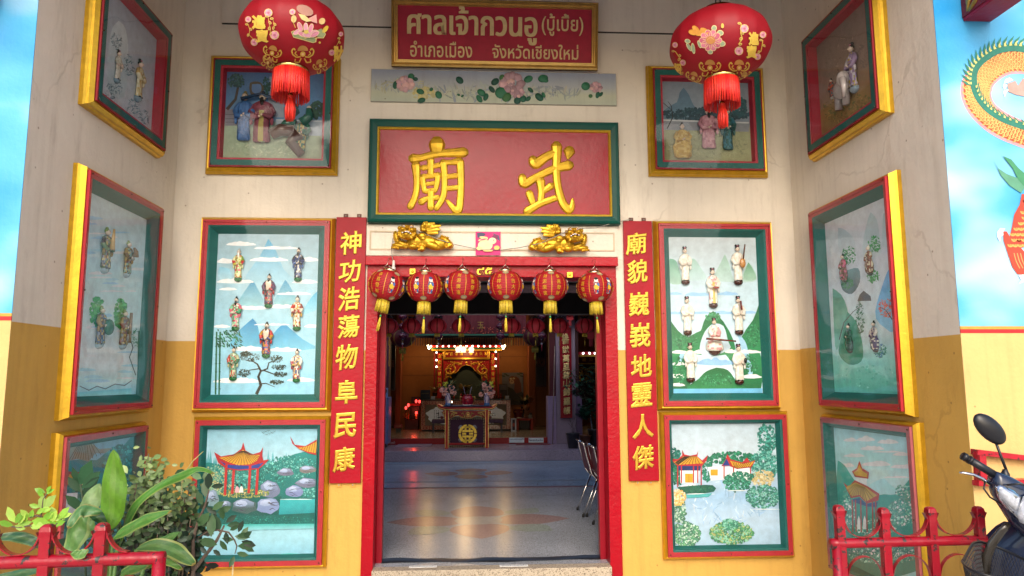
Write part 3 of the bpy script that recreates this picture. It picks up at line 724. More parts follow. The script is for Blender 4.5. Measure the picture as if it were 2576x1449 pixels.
for i in range(90):
    x, y = random.uniform(240, 400), random.uniform(875, 990); y += (x-240)*.15*random.random(); th = random.uniform(.2, 1.3); l = random.uniform(18, 36)
    A.l = 40+i*.02; A.pab([A.ab(*p) for p in ((x, y), (x+l*.5*cos(th)+4, y+l*.5*sin(th)-3), (x+l*cos(th), y+l*sin(th)), (x+l*.5*cos(th)-4, y+l*.5*sin(th)+3))], jit(hx(random.choice(['#145a38', '#2b8550', '#0f4a30'])), .2))
A.l = 45
A.line([(516, 1322), (545, 1262), (528, 1205), (545, 1165), (522, 1120), (495, 1102), (440, 1090)], [22, 18, 16, 14, 11, 8, 5], '#2c2c28')
A.line([(545, 1168), (590, 1150), (600, 1110), (640, 1095)], [11, 9, 7, 4], '#2c2c28'); A.line([(532, 1255), (580, 1250), (640, 1275)], [9, 6, 3], '#2c2c28'); A.line([(560, 1160), (640, 1190), (700, 1190)], [9, 6, 3], '#2c2c28'); A.line([(535, 1150), (470, 1160), (420, 1175)], [8, 5, 3], '#2c2c28')
for x, y, rx, ry in ((470, 1072, 66, 30), (650, 1085, 48, 26), (432, 1180, 42, 26), (670, 1140, 50, 18), (680, 1190, 48, 18), (655, 1242, 50, 14), (440, 1050, 36, 18)): A.dabs(x, y, rx, ry, 60, 8, ['#1c3a2e', '#2c4a34', '#141f1a'], int(x), (.2, .5))
A.done(t)
SP = [(390, 557, 330, dict(robe=['#c9c24a', '#dfe0a0', '#7a9a3a', '#c43a38', '#e8e2b0'], hair='#b9b4ac', beard='#ece8e2')), (798, 557, 322, dict(robe=['#2c3358', '#4a68a0', '#191a2a', '#d9d2c4', '#33406e'], beard='#15120f')),
      (597, 737, 500, dict(robe=['#3a2038', '#b3343a', '#2a1c30', '#8a6a3a', '#5a3a5c'], beard='#15120f', chest=True, wide=1.12)), (372, 892, 655, dict(robe=['#7fc09a', '#d86a78', '#4aa070', '#e6e0c8', '#b23a50'], beard='#15120f')),
      (790, 892, 648, dict(robe=['#b8322c', '#d0a24a', '#e8dcc8', '#8a2a2a', '#cfd8b8'])), (580, 1077, 828, dict(robe=['#4a4a86', '#c43a38', '#7c2c34', '#3a3a5c', '#b8862c'], beard='#15120f', chest=True, wide=1.1)),
      (355, 1232, 995, dict(robe=['#7aa888', '#c2c49a', '#4a7a58', '#b8483a', '#9ab8a0'])), (787, 1244, 1012, dict(robe=['#d8c9b8', '#a83a48', '#4a5a80', '#e8e0d0', '#c0a04a']))]
LB8 = ['yellow robe and white beard', 'dark blue robe and black beard', 'dark purple robe open at the belly', 'green and pink robe, black beard', 'red and gold robe, hair tied up', 'red robe open over a bare chest', 'pale green patterned robe', 'cream, crimson and blue robe']
for (x, y0, y1, k), lb in zip(SP, LB8): fig_at(A, t, x, y0, y1, label='figurine in '+lb, **k)

# ---- right of the door, middle: white-robed ladies
t, r = frame_picture('tall picture of eight white robed ladies over green hills, right of the door', F, (1.678, 2.808, 1.334, 3.081), 'mid')
A = Art(F, r, ZRM, 'F'); A.bg([(0, '#c3ccd0'), (.35, '#c6deea'), (.7, '#cfe6f3'), (1, '#c8e4f3')])
A.poly([(400, 400), (440, 420), (470, 520), (480, 570), (385, 560), (390, 420)], '#6fa890', '#a9cabc', 3)
A.poly([(520, 420), (560, 400), (610, 470), (640, 540), (480, 540)], '#9fc4b8', '#c2dce0', 3); A.poly([(770, 370), (800, 440), (830, 540), (870, 560), (930, 425), (985, 545), (860, 560), (700, 540), (740, 430)], '#9dbfae', '#bcd6d4', 3); A.poly([(930, 425), (960, 470), (985, 540), (895, 540)], '#5f9a72', '#a4c8b4', 3)
for x, y, w_, h_ in ((580, 645, 80, 20), (790, 640, 70, 20), (430, 640, 50, 14), (430, 772, 55, 14), (600, 770, 70, 14), (760, 770, 80, 16), (930, 768, 60, 14)): A.cloud(x, y, w_, h_, '#9fcbee')
G0, G1 = '#16683a', '#2f9058'
A.poly([(690, 757), (760, 830), (830, 960), (815, 1050), (560, 1050), (610, 880), (640, 800)], G0, G1, 2); A.poly([(395, 815), (450, 890), (520, 935), (610, 890), (580, 1040), (400, 1040)], G0, G1, 2); A.poly([(1000, 715), (960, 820), (880, 940), (920, 1030), (1015, 1030)], G0, G1, 2)
A.poly([(690, 838), (760, 860), (790, 960), (800, 1020), (640, 1070), (598, 1010), (632, 900)], '#cfe5f2', None, 3)
A.poly([(405, 1045), (500, 1050), (575, 1090), (520, 1290), (415, 1290)], G1, G0, 2); A.poly([(770, 1050), (1010, 1045), (1016, 1290), (880, 1290), (820, 1120)], G1, G0, 2)
A.poly([(850, 900), (905, 960), (930, 1040), (960, 1180), (925, 1180), (880, 1000)], '#a8d4ee', None, 3); A.poly([(470, 1040), (500, 1040), (470, 1110), (440, 1110)], '#a8d4ee')
A.poly([(580, 1120), (830, 1130), (840, 1200), (760, 1160), (640, 1180), (570, 1220)], '#d8ecf6', None, 3)
for x, y, w_, h_ in ((460, 1038, 60, 18), (600, 1038, 50, 20), (810, 1035, 40, 18), (930, 1036, 85, 18), (450, 1118, 48, 20), (945, 1205, 75, 22), (450, 1202, 50, 22), (450, 1262, 48, 16)): A.cloud(x, y, w_, h_)
A.cloud(705, 1110, 125, 34, '#93c2ea')
A.poly([(710, 1143), (790, 1160), (850, 1240), (900, 1295), (520, 1295), (590, 1220), (640, 1170)], G0, '#2a8a50', 3)
A.poly([(405, 1288), (1025, 1284), (1025, 1330), (405, 1330)], '#74bfe6')
for x, y, rx, ry, s2 in ((500, 970, 90, 50, 1), (690, 800, 50, 30, 2), (960, 930, 50, 80, 3), (710, 1230, 120, 40, 4), (470, 1160, 50, 90, 5), (930, 1120, 70, 60, 6)): A.dabs(x, y, rx, ry, 70, 9, ['#0f5a34', '#3a9a60', '#1f7a48', '#5ab080'], s2)
A.done(t)
WR = ['#efe6d8', '#f3ece2', '#e6d9c8']
for x, y0, y1, k, lb in ((500, 578, 318, {}, 'topmost left lady behind the glare'), (860, 580, 305, {}, 'lady holding a lute'), (690, 738, 462, dict(sash='#d8c26a'), 'lady holding a red bowl'), (515, 922, 657, {}, 'lady with hands raised'), (865, 920, 655, {}, 'lady with a dark flute'),
                         (700, 1055, 803, dict(pose='sit', wide=.95, baser=1.5), 'seated lady with a zither'), (536, 1243, 972, {}, 'lowest left lady'), (868, 1258, 980, {}, 'lowest right lady with a small dark pot')):
    f = fig_at(A, t, x, y0, y1, robe=WR+(['#e3a0a0'] if k else []), base='#4a2018', bun=True, label=lb, **k)
    a, b = A.ab(x, y0); hh = A.ab(x, y1)[1]-b; mb = MB()
    if ' lute' in lb: mb.ell(F(a+.03, b+hh*.52, .07), (.03, .018, .045), hx('#c98a4a')); mb.tube([F(a+.035, b+hh*.6, .075), F(a+.06, b+hh*.98, .07)], .007, hx('#5a2c14'), 6)
    elif 'zither' in lb: mb.tube([F(a-.1, b+hh*.42, .1), F(a+.17, b+hh*.35, .1)], [.02, .016], hx('#6a2a18'), 8, sq=((0, 0, 1), .5))
    elif 'flute' in lb: mb.tube([F(a+.005, b+hh*.62, .1), F(a+.005, b+hh*.85, .08)], .01, hx('#6a2018'), 6)
    elif 'bowl' in lb: mb.ell(F(a+.01, b+hh*.48, .085), (.03, .02, .012), hx('#9a3020'))
    elif 'pot' in lb: mb.ell(F(a+.04, b+hh*.58, .085), (.014, .014, .026), hx('#16120f'))
    if mb.v: mb.build('held_instrument', 'ceramic', f)

# ---- below left: pavilion by a lake
def roof_tiles(A, pts_top, pts_bot, n, c='#3a2a12', wd=4):
    def at(P, t):
        k = t*(len(P)-1); i = min(int(k), len(P)-2); u = k-i; return (P[i][0]+(P[i+1][0]-P[i][0])*u, P[i][1]+(P[i+1][1]-P[i][1])*u)
    for i in range(1, n): A.line([at(pts_top, i/n), at(pts_bot, i/n)], wd, c)
t, r = frame_picture('square picture of a red pillared pavilion and blue rocks, behind the shrub', F, (-2.42, -1.25, .021, 1.302), 'bot')
A = Art(F, r, ZLB, 'F'); A.bg([(0, '#8fc4d8'), (.3, '#b8dce8'), (.72, '#94cede'), (.85, '#a2d4e2'), (1, '#8cc6dc')])
random.seed(11)
for i in range(26):
    x = random.choice([random.uniform(125, 250), random.uniform(730, 1010)]); h_ = random.uniform(60, 150); A.poly([(x-14, 480), (x, 470-h_), (x+14, 480)], '#79c2cc', '#3f9ea8')
A.poly([(100, 470), (180, 450), (300, 480), (420, 500), (640, 500), (700, 480), (830, 440), (1000, 370), (1250, 370), (1250, 830), (850, 830), (640, 790), (100, 960)], '#1f8a84', '#12665f', 2)
for x, y, rx, ry, n_, cs, s2 in ((300, 600, 180, 140, 220, ['#0f5a54', '#2f9a90', '#78c8b8', '#d8d090'], 1), (560, 610, 140, 100, 150, ['#2fa898', '#7fd0c4', '#12665f'], 2), (950, 500, 260, 110, 300, ['#0f6660', '#35a59c', '#8ad8cc', '#1a7a72'], 3), (760, 620, 160, 110, 120, ['#1a7a72', '#5ac0b0', '#0f5a54'], 4), (1130, 700, 110, 90, 120, ['#35a59c', '#8ad8cc', '#12665f'], 5), (220, 660, 90, 120, 90, ['#e8e0b0', '#c8b860', '#4aa088'], 6)): A.dabs(x, y, rx, ry, n_, 13, cs, s2)
A.poly([(60, 790), (400, 740), (870, 770), (870, 970), (60, 970)], '#16645c', '#0f5650')
for x, y, rx, ry, c, s2 in ((910, 545, 82, 42, '#77768f', 1), (1120, 520, 82, 42, '#807a78', 2), (1110, 650, 110, 52, '#767890', 3), (1000, 730, 88, 68, '#7f8ab8', 4), (765, 710, 95, 90, '#747f9c', 5), (215, 800, 62, 95, '#7f9ca4', 6), (340, 865, 62, 62, '#4a6a68', 7), (520, 872, 122, 84, '#47605f', 8), (745, 868, 112, 88, '#8496c0', 9)): A.rock(x, y, rx, ry, c, '#9fb0d4' if y > 690 or x > 880 else '#8fa8b0', s2)
A.dabs(520, 745, 240, 40, 160, 10, ['#c8b858', '#e0d090', '#2a6a40', '#8aa050'], 21)
A.poly([(860, 805), (1225, 795), (1220, 950), (845, 960)], '#36b4b8', '#1d8f96'); A.cloud(1010, 800, 150, 6, '#d8f0f0')
A.poly([(60, 930), (400, 930), (640, 955), (1230, 925), (1220, 1040), (600, 1055), (60, 1040)], '#0f5c56', '#17706a'); A.dabs(620, 1000, 560, 45, 260, 10, ['#0c4a46', '#2a8a7c', '#174f4a', '#3aa890'], 22, (.3, .6))
A.poly([(60, 1038), (1230, 1030), (1220, 1075), (600, 1090), (60, 1080)], '#2fb0a8', '#8fd4dc'); A.poly([(600, 1340), (950, 1310), (1220, 1325), (1220, 1350), (600, 1355)], '#4fc0b8')
A.poly([(510, 258), (530, 335), (600, 372), (672, 350), (697, 303), (690, 385), (700, 430), (757, 420), (705, 472), (660, 512), (470, 527), (350, 512), (270, 450), (233, 350), (300, 392), (420, 372), (490, 322)], '#b82a2c')
A.poly([(285, 432), (355, 470), (580, 482), (705, 450), (655, 502), (470, 517), (362, 502)], '#27408f'); A.poly([(510, 328), (560, 378), (668, 378), (640, 432), (580, 466), (460, 476), (360, 442), (280, 405), (420, 386)], '#dfa02a')
roof_tiles(A, [(495, 340), (525, 340)], [(290, 410), (360, 445), (460, 478), (580, 468), (640, 432), (665, 380)], 18)
for x, y0, y1 in ((350, 470, 757), (420, 525, 745), (576, 480, 737), (648, 512, 752)): A.line([(x, y0), (x-14, y1)], 24, '#c0302e')
for x, c in ((452, '#e8b0b8'), (492, '#f4efe8')): A.poly([(x, 670), (x+16, 690), (x+20, 735), (x-22, 735), (x-14, 690)], c); A.dabs(x, 664, 8, 6, 6, 7, ['#1a1412'], 3)
A.poly([(955, 200), (1000, 282), (1100, 293), (1245, 210), (1245, 388), (1130, 362), (1040, 322), (975, 270)], '#b82a2c'); A.poly([(1030, 312), (1130, 292), (1245, 228), (1245, 368), (1120, 347)], '#dfa02a'); roof_tiles(A, [(1060, 305), (1160, 275), (1250, 225)], [(1040, 318), (1140, 352), (1250, 372)], 9)
for i in range(9):
    x, y = 695+(i % 5)*28+(i//5)*9, 165+(i//5)*22-(i % 3)*7; A.line([(x-10, y-5), (x, y), (x+10, y-7)], 3.5, '#4a5a60')
A.done(t)

# ---- below right: white houses on a lake
t, r = frame_picture('square picture of white houses with yellow roofs, right of the door', F, (1.688, 2.868, .035, 1.32), 'bot')
A = Art(F, r, ZRB, 'F'); A.bg([(0, '#b9cad6'), (.3, '#ccdae4'), (.5, '#b4cde2'), (.6, '#9cc0de'), (.78, '#bcd4e8'), (1, '#aecbe0')])
A.dabs(900, 900, 300, 180, 60, 40, ['#dfe8f0', '#8fb8de', '#c8dcec'], 3, (.08, .2))
for x, y, rx, ry, n_, cs, s2 in ((480, 560, 50, 90, 90, ['#13685a', '#2a8a78', '#0f5048'], 1), (500, 680, 50, 80, 70, ['#0f5048', '#2a8a60'], 2), (730, 640, 40, 90, 60, ['#2a8a68', '#17705c'], 3), (920, 545, 200, 45, 170, ['#1a7558', '#3a9a70', '#0f5a44'], 4), (1190, 400, 75, 120, 130, ['#1a7f70', '#0f5a50', '#5ab8a8'], 5), (1170, 600, 110, 110, 220, ['#17756a', '#4ab0a0', '#8ad0c0', '#0f5a50'], 6), (1160, 700, 90, 60, 90, ['#d8c48c', '#e8dcb8', '#b8a060'], 7), (1160, 840, 130, 90, 240, ['#14705e', '#4aa890', '#0f5548', '#a8dcd0'], 8), (960, 730, 100, 75, 150, ['#1f7f62', '#58b090', '#125a48'], 9)): A.dabs(x, y, rx, ry, n_, 13, cs, s2)
A.poly([(735, 612), (860, 600), (868, 705), (760, 715)], '#eef0ee'); A.poly([(757, 630), (812, 630), (812, 676), (757, 676)], '#d8a422'); A.poly([(865, 612), (1068, 618), (1068, 715), (865, 700)], '#eef0ee')
A.poly([(885, 513), (912, 552), (1000, 576), (1035, 538), (1060, 572), (1102, 558), (1072, 612), (960, 627), (900, 602), (838, 606), (870, 560)], '#b82a2c'); A.poly([(880, 545), (905, 600), (850, 600)], '#243a86'); A.poly([(905, 562), (1005, 586), (1092, 568), (1062, 606), (962, 620), (930, 608)], '#dfa02a'); roof_tiles(A, [(910, 562), (1000, 582), (1085, 570)], [(935, 608), (965, 622), (1062, 608)], 11)
for x, y0, y1 in ((860, 600, 697), (933, 605, 650), (1063, 612, 715)): A.line([(x, y0), (x, y1)], 9, '#b82a2c')
A.dabs(980, 690, 110, 40, 90, 12, ['#1f7f62', '#58b090', '#125a48'], 19)
A.poly([(520, 600), (670, 600), (662, 735), (525, 735)], '#eef0ee'); A.poly([(505, 765), (600, 728), (680, 765)], '#dfe6ea'); A.poly([(560, 662), (620, 662), (620, 730), (560, 730)], '#d8a422'); A.line([(590, 662), (590, 730)], 3, '#8a6414'); A.poly([(502, 598), (682, 598), (676, 638), (506, 638)], '#22346c')
A.poly([(538, 478), (555, 514), (600, 524), (650, 513), (661, 485), (655, 530), (692, 560), (736, 518), (725, 562), (690, 602), (500, 602), (444, 546), (508, 550), (538, 520)], '#b82a2c'); A.poly([(545, 530), (650, 530), (702, 582), (500, 594), (474, 572), (515, 560)], '#dfa02a'); roof_tiles(A, [(550, 528), (648, 528)], [(480, 575), (505, 594), (700, 584)], 14)
for x, y1 in ((503, 762), (532, 732), (625, 732), (657, 732), (684, 762)): A.line([(x, 600), (x, y1)], 9, '#b82a2c')
A.poly([(500, 765), (640, 752), (772, 750), (782, 800), (560, 822)], '#145a4a', None, 2); A.dabs(640, 780, 130, 25, 80, 12, ['#145a4a', '#2a7a5c', '#3a6a40'], 23, (.3, .7)); A.cloud(680, 818, 110, 6, '#eef6f8'); A.poly([(560, 825), (770, 812), (740, 840), (580, 850)], '#4fb0b0'); A.cloud(1180, 935, 110, 5, '#eef6f8'); A.cloud(960, 792, 80, 5, '#eef6f8')
A.dabs(915, 1120, 165, 85, 380, 14, ['#15705a', '#2a8a60', '#5aa858', '#c8c070', '#9ad8c0', '#0f5a48'], 31); A.dabs(905, 1050, 60, 40, 80, 12, ['#15705a', '#3a9a70', '#9ad8c0'], 32)
A.dabs(510, 950, 55, 90, 130, 13, ['#0f5a44', '#2a8a58', '#d8ecd8'], 33); A.dabs(560, 1130, 115, 95, 330, 14, ['#14684e', '#2f9060', '#e8f4ec', '#0f5044', '#78b878'], 34); A.dabs(500, 845, 58, 60, 90, 13, ['#e0b040', '#f0d890', '#f4f0e0', '#c89030'], 35)
A.done(t)

# ---- upper left: scholar scene
t, r = frame_picture('relief picture of a bearded official and a fighter, behind the left lantern', F, (-2.436, -1.247, 3.482, 4.611), 'top')
A = Art(F, r, ZLT, 'F'); A.bg([(0, '#3f5f8c'), (.3, '#5a86b4'), (.55, '#6d97bd'), (.6, '#a9bfa6'), (1, '#a3b494')])
A.poly([(640, 555), (700, 555), (705, 690), (640, 690)], '#8e9cb0'); A.poly([(630, 690), (745, 690), (745, 850), (640, 850)], '#9aa4b4'); A.poly([(320, 790), (460, 795), (460, 910), (318, 910)], '#8c8a96'); A.poly([(690, 868), (1025, 868), (1025, 985), (690, 975)], '#aebfcc'); A.line([(690, 868), (1025, 880)], 8, '#d8e0e4')
for y in (830, 860, 885): A.line([(320, y), (460, y)], 4, '#5a5a68')
A.line([(335, 790), (395, 720), (420, 600), (440, 545)], [24, 20, 16, 10], '#4a4038'); A.dabs(400, 590, 60, 50, 60, 12, ['#2f5a58', '#406a68', '#243f48'], 2)
A.dabs(800, 800, 55, 55, 80, 14, ['#1f3c4c', '#28504c', '#34606a'], 3); A.dabs(985, 800, 50, 60, 80, 14, ['#1f3c40', '#2c5a44', '#3a6a50'], 4); A.dabs(620, 620, 25, 60, 40, 10, ['#2a5a58', '#1f4440'], 5); A.dabs(660, 1080, 340, 60, 160, 18, ['#b4c2a4', '#94aa90', '#c4ccb0'], 6, (.2, .5))
A.poly([(500, 600), (540, 590), (585, 605), (600, 660), (560, 700), (510, 690), (495, 640)], '#5a5040', None, 3); A.poly([(515, 612), (575, 612), (580, 660), (545, 680), (515, 660)], '#5f7fae', None, 3)
A.done(t)
fig_at(A, t, 455, 1060, 662, robe=['#3c6ca8', '#4a7ab8', '#35619a'], base=None, hair='#7a7048', wide=1.05, mt='paint', dk=.38, label='attendant in a blue robe')
f = fig_at(A, t, 585, 1075, 662, robe=['#8a3f4e', '#93485a', '#7c3848'], base=None, beard='#16120f', hair='#23303c', wide=1.35, sash='#b8a85a', mt='paint', dk=.38, label='bearded official in a maroon robe and winged cap')
a, b = A.ab(585, 720); mb = MB(); mb.tube([F(a-.17, b-.02, .07), F(a, b+.03, .07), F(a+.17, b-.02, .07)], [.02, .012, .02], hx('#24405c'), 6); mb.build('cap_wings', 'ceramic', f)
f = fig_at(A, t, 855, 1140, 830, robe=['#2f6a5a', '#3a7866', '#6a4a44', '#b8a860'], base=None, wide=1.2, lean=.12, mt='paint', dk=.38, label='fighter in a green coat lunging forward')
mb = MB(); a, b = A.ab(855, 1000)
for P, R, c in (([(880, 900), (935, 860), (935, 800)], [.05, .04, .03], '#2f6a5a'), ([(840, 910), (760, 905), (735, 930)], [.05, .035, .025], '#2f6a5a'), ([(830, 960), (730, 950), (660, 985)], [.06, .06, .05], '#6a5048'), ([(860, 980), (800, 1040), (880, 1130)], [.07, .05, .04], '#5a4440')): mb.tube([F(*A.ab(*p), .05) for p in P], R, hx(c), 8)
for p in ((935, 795), (735, 932)): mb.ell(F(*A.ab(*p), .055), (.022, .02, .022), SKIN)
mb.build('limbs', 'ceramic', f)

# ---- upper right: three figures
t, r = frame_picture('relief picture of a bearded man in pink and a kneeling boy, behind the right lantern', F, (1.655, 2.801, 3.511, 4.6), 'top')
A = Art(F, r, ZRT, 'F'); A.bg([(0, '#7f8a98'), (.35, '#97a2ae'), (.5, '#7e8e9c'), (.6, '#a2a57c'), (1, '#9fa276')])
A.poly([(520, 635), (560, 690), (590, 760), (650, 800), (730, 720), (800, 790), (800, 860), (370, 860), (400, 780), (470, 740), (490, 670)], '#5a7890', '#6a8898', 2); A.dabs(690, 830, 320, 45, 220, 16, ['#2a4a5a', '#355a62', '#20404a'], 2); A.dabs(920, 780, 55, 70, 80, 15, ['#24505c', '#2f6064'], 3)
A.poly([(365, 870), (990, 880), (990, 955), (365, 940)], '#8f959a'); A.line([(365, 870), (990, 890)], 10, '#d0d4d4'); A.dabs(680, 1060, 310, 90, 160, 20, ['#b0b288', '#8a9068', '#a8a87c'], 4, (.2, .5))
A.line([(400, 930), (440, 850), (430, 770), (405, 735)], [9, 7, 5, 3], '#2a2a2c'); A.line([(435, 800), (370, 745)], 4, '#2a2a2c')
A.done(t)
fig_at(A, t, 838, 1122, 775, robe=['#2f5a58', '#386864', '#3f7a8a'], base=None, wide=.95, mt='paint', dk=.38, label='lady in a dark green dress')
fig_at(A, t, 700, 1110, 775, robe=['#c7919a', '#d0a0a6', '#b8808c'], base=None, beard='#14110f', wide=1.35, mt='paint', dk=.38, label='bearded man in a pink robe')
fig_at(A, t, 512, 1168, 888, robe=['#cfae52', '#d8bc68', '#c09a40'], base=None, wide=1.4, pose='kneel', mt='paint', dk=.38, label='kneeling boy in a yellow robe')

# ---- pictures on the left wall of the bay
ZL0, ZL1, ZL2 = Zm(0, 0, 1.8115), Zm(0, 700, 1.8115), Zm(0, 1504, 1.8115)
t, r = frame_picture('relief picture of two pale ladies on grey rocks, top of the left bay wall', TLW, (-1.645, -.425, 3.498, 4.64), 'top')
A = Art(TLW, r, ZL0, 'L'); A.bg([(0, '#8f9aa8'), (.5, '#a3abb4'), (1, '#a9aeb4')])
A.poly([(860, 150), (910, 210), (930, 400), (900, 700), (780, 640), (800, 250)], '#b8c0c4', '#98a8ae', 3)
for x, y, rx, ry, s2 in ((830, 640, 60, 50, 1), (960, 780, 60, 60, 2), (780, 740, 60, 60, 3), (1040, 860, 40, 60, 4), (840, 300, 40, 60, 5), (930, 480, 40, 80, 6)): A.dabs(x, y, rx, ry, 45, 12, ['#7f99a4', '#5a7480', '#b8c8cc', '#3f545c'], s2, (.15, .5))
A.done(t)
fig_at(A, t, 835, 600, 345, robe=['#d8d2c0', '#e4dcc8', '#c9bfa8'], base='#7f99a4', bun=True, label='lady in white holding a red bud'); fig_at(A, t, 985, 735, 410, robe=['#d8cfa0', '#e0d4b0', '#d0b070'], base='#7f99a4', bun=True, label='lady in cream with a tall hair bun')
t, r = frame_picture('tall picture of four armoured warriors among clouds, middle of the left bay wall', TLW, (-1.643, -.40, 1.36, 3.085), 'mid')
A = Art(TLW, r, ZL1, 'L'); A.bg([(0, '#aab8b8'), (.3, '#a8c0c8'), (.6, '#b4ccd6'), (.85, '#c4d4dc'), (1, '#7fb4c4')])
random.seed(4)
for i in range(34): A.cloud(random.uniform(580, 1020), random.uniform(300, 1500), random.uniform(40, 90), random.uniform(8, 20), random.choice(['#dfe8ec', '#8fb4c8', '#cfdce2', '#9abccc']))
A.dabs(700, 1000, 50, 110, 90, 16, ['#3f9a50', '#58a860', '#2f7a48'], 2); A.dabs(870, 1010, 45, 110, 90, 16, ['#4aa058', '#68b070', '#2f7a48'], 3)
for x in (1005, 1030): A.line([(x, 1130), (x-6, 1400), (x-12, 1560)], 12, '#1c5a40')
A.dabs(1000, 1180, 50, 70, 60, 10, ['#1f6a4a', '#2f7a58'], 5, (.15, .4)); A.line([(930, 1150), (960, 1250), (935, 1320), (980, 1450)], 6, '#3a4440')
A.line([(575, 1530), (640, 1560), (700, 1530), (760, 1550), (830, 1515), (900, 1525), (950, 1490)], 6, '#4a4f58'); A.poly([(560, 1575), (950, 1545), (950, 1600), (560, 1610)], '#5fb0bc', '#8fc8d4')
A.done(t)
AR = ['#7a5a3a', '#a88a50', '#8a8a90', '#c8b070', '#5a4a48']
for x, y0, y1, lb, ex in ((742, 710, 365, 'warrior playing a lute', '#6a8a60'), (905, 740, 465, 'warrior raising a horn', '#8ab0a0'), (705, 1255, 940, 'warrior holding a bag', '#4a5a78'), (875, 1260, 965, 'warrior with a long sword', '#8a4a38')):
    f = fig_at(A, t, x, y0, y1, robe=AR+[ex, ex], base='#a8b8bc', hair='#8a9a58', wide=1.35, label=lb); a, b = A.ab(x, y0); hh = A.ab(x, y1)[1]-b; mb = MB()
    if 'sword' in lb: mb.tube([TLW(a+.01, b+hh*.15, .07), TLW(a+.01, b+hh*.9, .07)], .012, hx('#8a6a4a'), 6)
    elif 'lute' in lb: mb.tube([TLW(a-.01, b+hh*.5, .075), TLW(a+.01, b+hh*.95, .07)], [.02, .008], hx('#d8b070'), 6)
    elif 'horn' in lb: mb.tube([TLW(a, b+hh*.78, .07), TLW(a+.03, b+hh*.7, .07), TLW(a+.04, b+hh*.58, .06)], [.01, .018, .028], hx('#8a6a48'), 8)
    else: mb.ell(TLW(a+.05, b+hh*.5, .06), (.03, .05, .06), hx('#4a7a58'))
    mb.build('held_weapon', 'ceramic', f)
t, r = frame_picture('picture of grey pagoda roofs, low on the left bay wall behind the plants', TLW, (-1.66, -.42, .02, 1.285), 'bot', redc=hx('#b8484c'))
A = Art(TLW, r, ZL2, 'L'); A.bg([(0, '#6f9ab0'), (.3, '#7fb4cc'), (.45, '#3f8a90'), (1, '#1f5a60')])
A.poly([(470, 620), (600, 600), (700, 610), (760, 560), (900, 500), (1010, 460), (1010, 1300), (440, 1300)], '#2a7a84', '#16484c', 2); A.dabs(880, 700, 130, 200, 260, 16, ['#1f6a70', '#3fa0a4', '#0f4448'], 2); A.dabs(560, 1000, 120, 260, 160, 18, ['#17504c', '#2a7068', '#4a8a78'], 3)
A.poly([(615, 415), (660, 490), (720, 530), (815, 520), (760, 560), (690, 560), (640, 620), (560, 600), (460, 625), (490, 520), (570, 470)], '#8e8f78', '#6a7478'); roof_tiles(A, [(605, 430), (630, 430)], [(480, 610), (560, 600), (640, 610), (760, 555)], 12, '#4a4030')
A.poly([(490, 690), (540, 700), (600, 690), (615, 655), (610, 720), (640, 800), (460, 790)], '#8a3038'); A.poly([(500, 712), (595, 712), (620, 790), (475, 785)], '#a87a34'); A.poly([(480, 850), (560, 845), (550, 1000), (470, 1000)], '#c8ccc8')
A.done(t)

# ---- pictures on the right wall of the bay
ZR0, ZR1, ZR2 = Zm(3172, 0, 1.8117), Zm(3172, 700, 1.610), Zm(3172, 1550, 1.9223)
t, r = frame_picture('brown relief picture of a lady with an elephant, top of the right bay wall', TRW, (-1.70, -.515, 3.516, 4.66), 'top')
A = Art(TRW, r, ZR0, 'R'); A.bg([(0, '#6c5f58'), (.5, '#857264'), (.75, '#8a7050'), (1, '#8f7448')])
A.poly([(200, 800), (300, 740), (420, 700), (520, 640), (620, 560), (620, 980), (210, 1000)], '#8a6f40', '#7a6036', 2); A.dabs(420, 800, 200, 120, 220, 15, ['#a8884a', '#6a5228', '#8a6c38', '#4a5a2c'], 2, (.2, .6)); A.dabs(380, 430, 170, 160, 60, 16, ['#6a5c54', '#94806e'], 3, (.2, .5))
A.done(t)
fig_at(A, t, 460, 668, 290, robe=['#a890b4', '#d8d0d4', '#b8a84a', '#9a82a8'], base='#9fb0bc', bun=True, wide=1.1, label='lady in lavender carrying a child'); fig_at(A, t, 290, 718, 558, robe=['#a8402c', '#4a6a6c', '#c0583a'], base='#b8b0a0', label='child in a red jacket', wide=1.2)
mb = MB(); a, b = A.ab(392, 640); mb.ell(TRW(a, b, .06), (.05, .11, .09), hx('#b0a8a4')); mb.ell(TRW(a-.07, b+.05, .08), (.05, .06, .065), hx('#b8b0ac')); mb.tube([TRW(a-.1, b+.04, .1), TRW(a-.13, b-.05, .11), TRW(a-.11, b-.12, .1)], [.03, .022, .014], hx('#b8b0ac'), 8)
for da in (-.06, .06): mb.tube([TRW(a+da, b-.04, .06), TRW(a+da, b-.16, .06)], [.032, .03], hx('#a89c98'), 8)
mb.build('elephant', 'ceramic', t)
t, r = frame_picture('tall picture of four seated figurines above water, middle of the right bay wall', TRW, (-1.722, -.47, 1.352, 3.085), 'mid')
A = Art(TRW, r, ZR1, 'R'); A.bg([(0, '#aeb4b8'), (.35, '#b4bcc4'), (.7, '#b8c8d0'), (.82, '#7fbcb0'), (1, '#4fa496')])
A.poly([(500, 240), (540, 290), (560, 420), (560, 520), (450, 520), (470, 330)], '#8fa4a8', '#b0bcc0', 3); A.poly([(580, 250), (600, 240), (640, 480), (570, 460)], '#8fa4a8', '#b0bcc0'); A.poly([(290, 340), (330, 350), (390, 410), (400, 500), (300, 500)], '#8fa4ac', '#b4bcc0', 3)
A.poly([(600, 640), (670, 560), (690, 1000), (560, 960), (530, 880), (560, 760)], '#4f8fc0', '#7fb0d0', 2); A.poly([(255, 730), (310, 770), (350, 860), (360, 1000), (300, 1100), (270, 1100)], '#4f8a74', '#6fa898', 2)
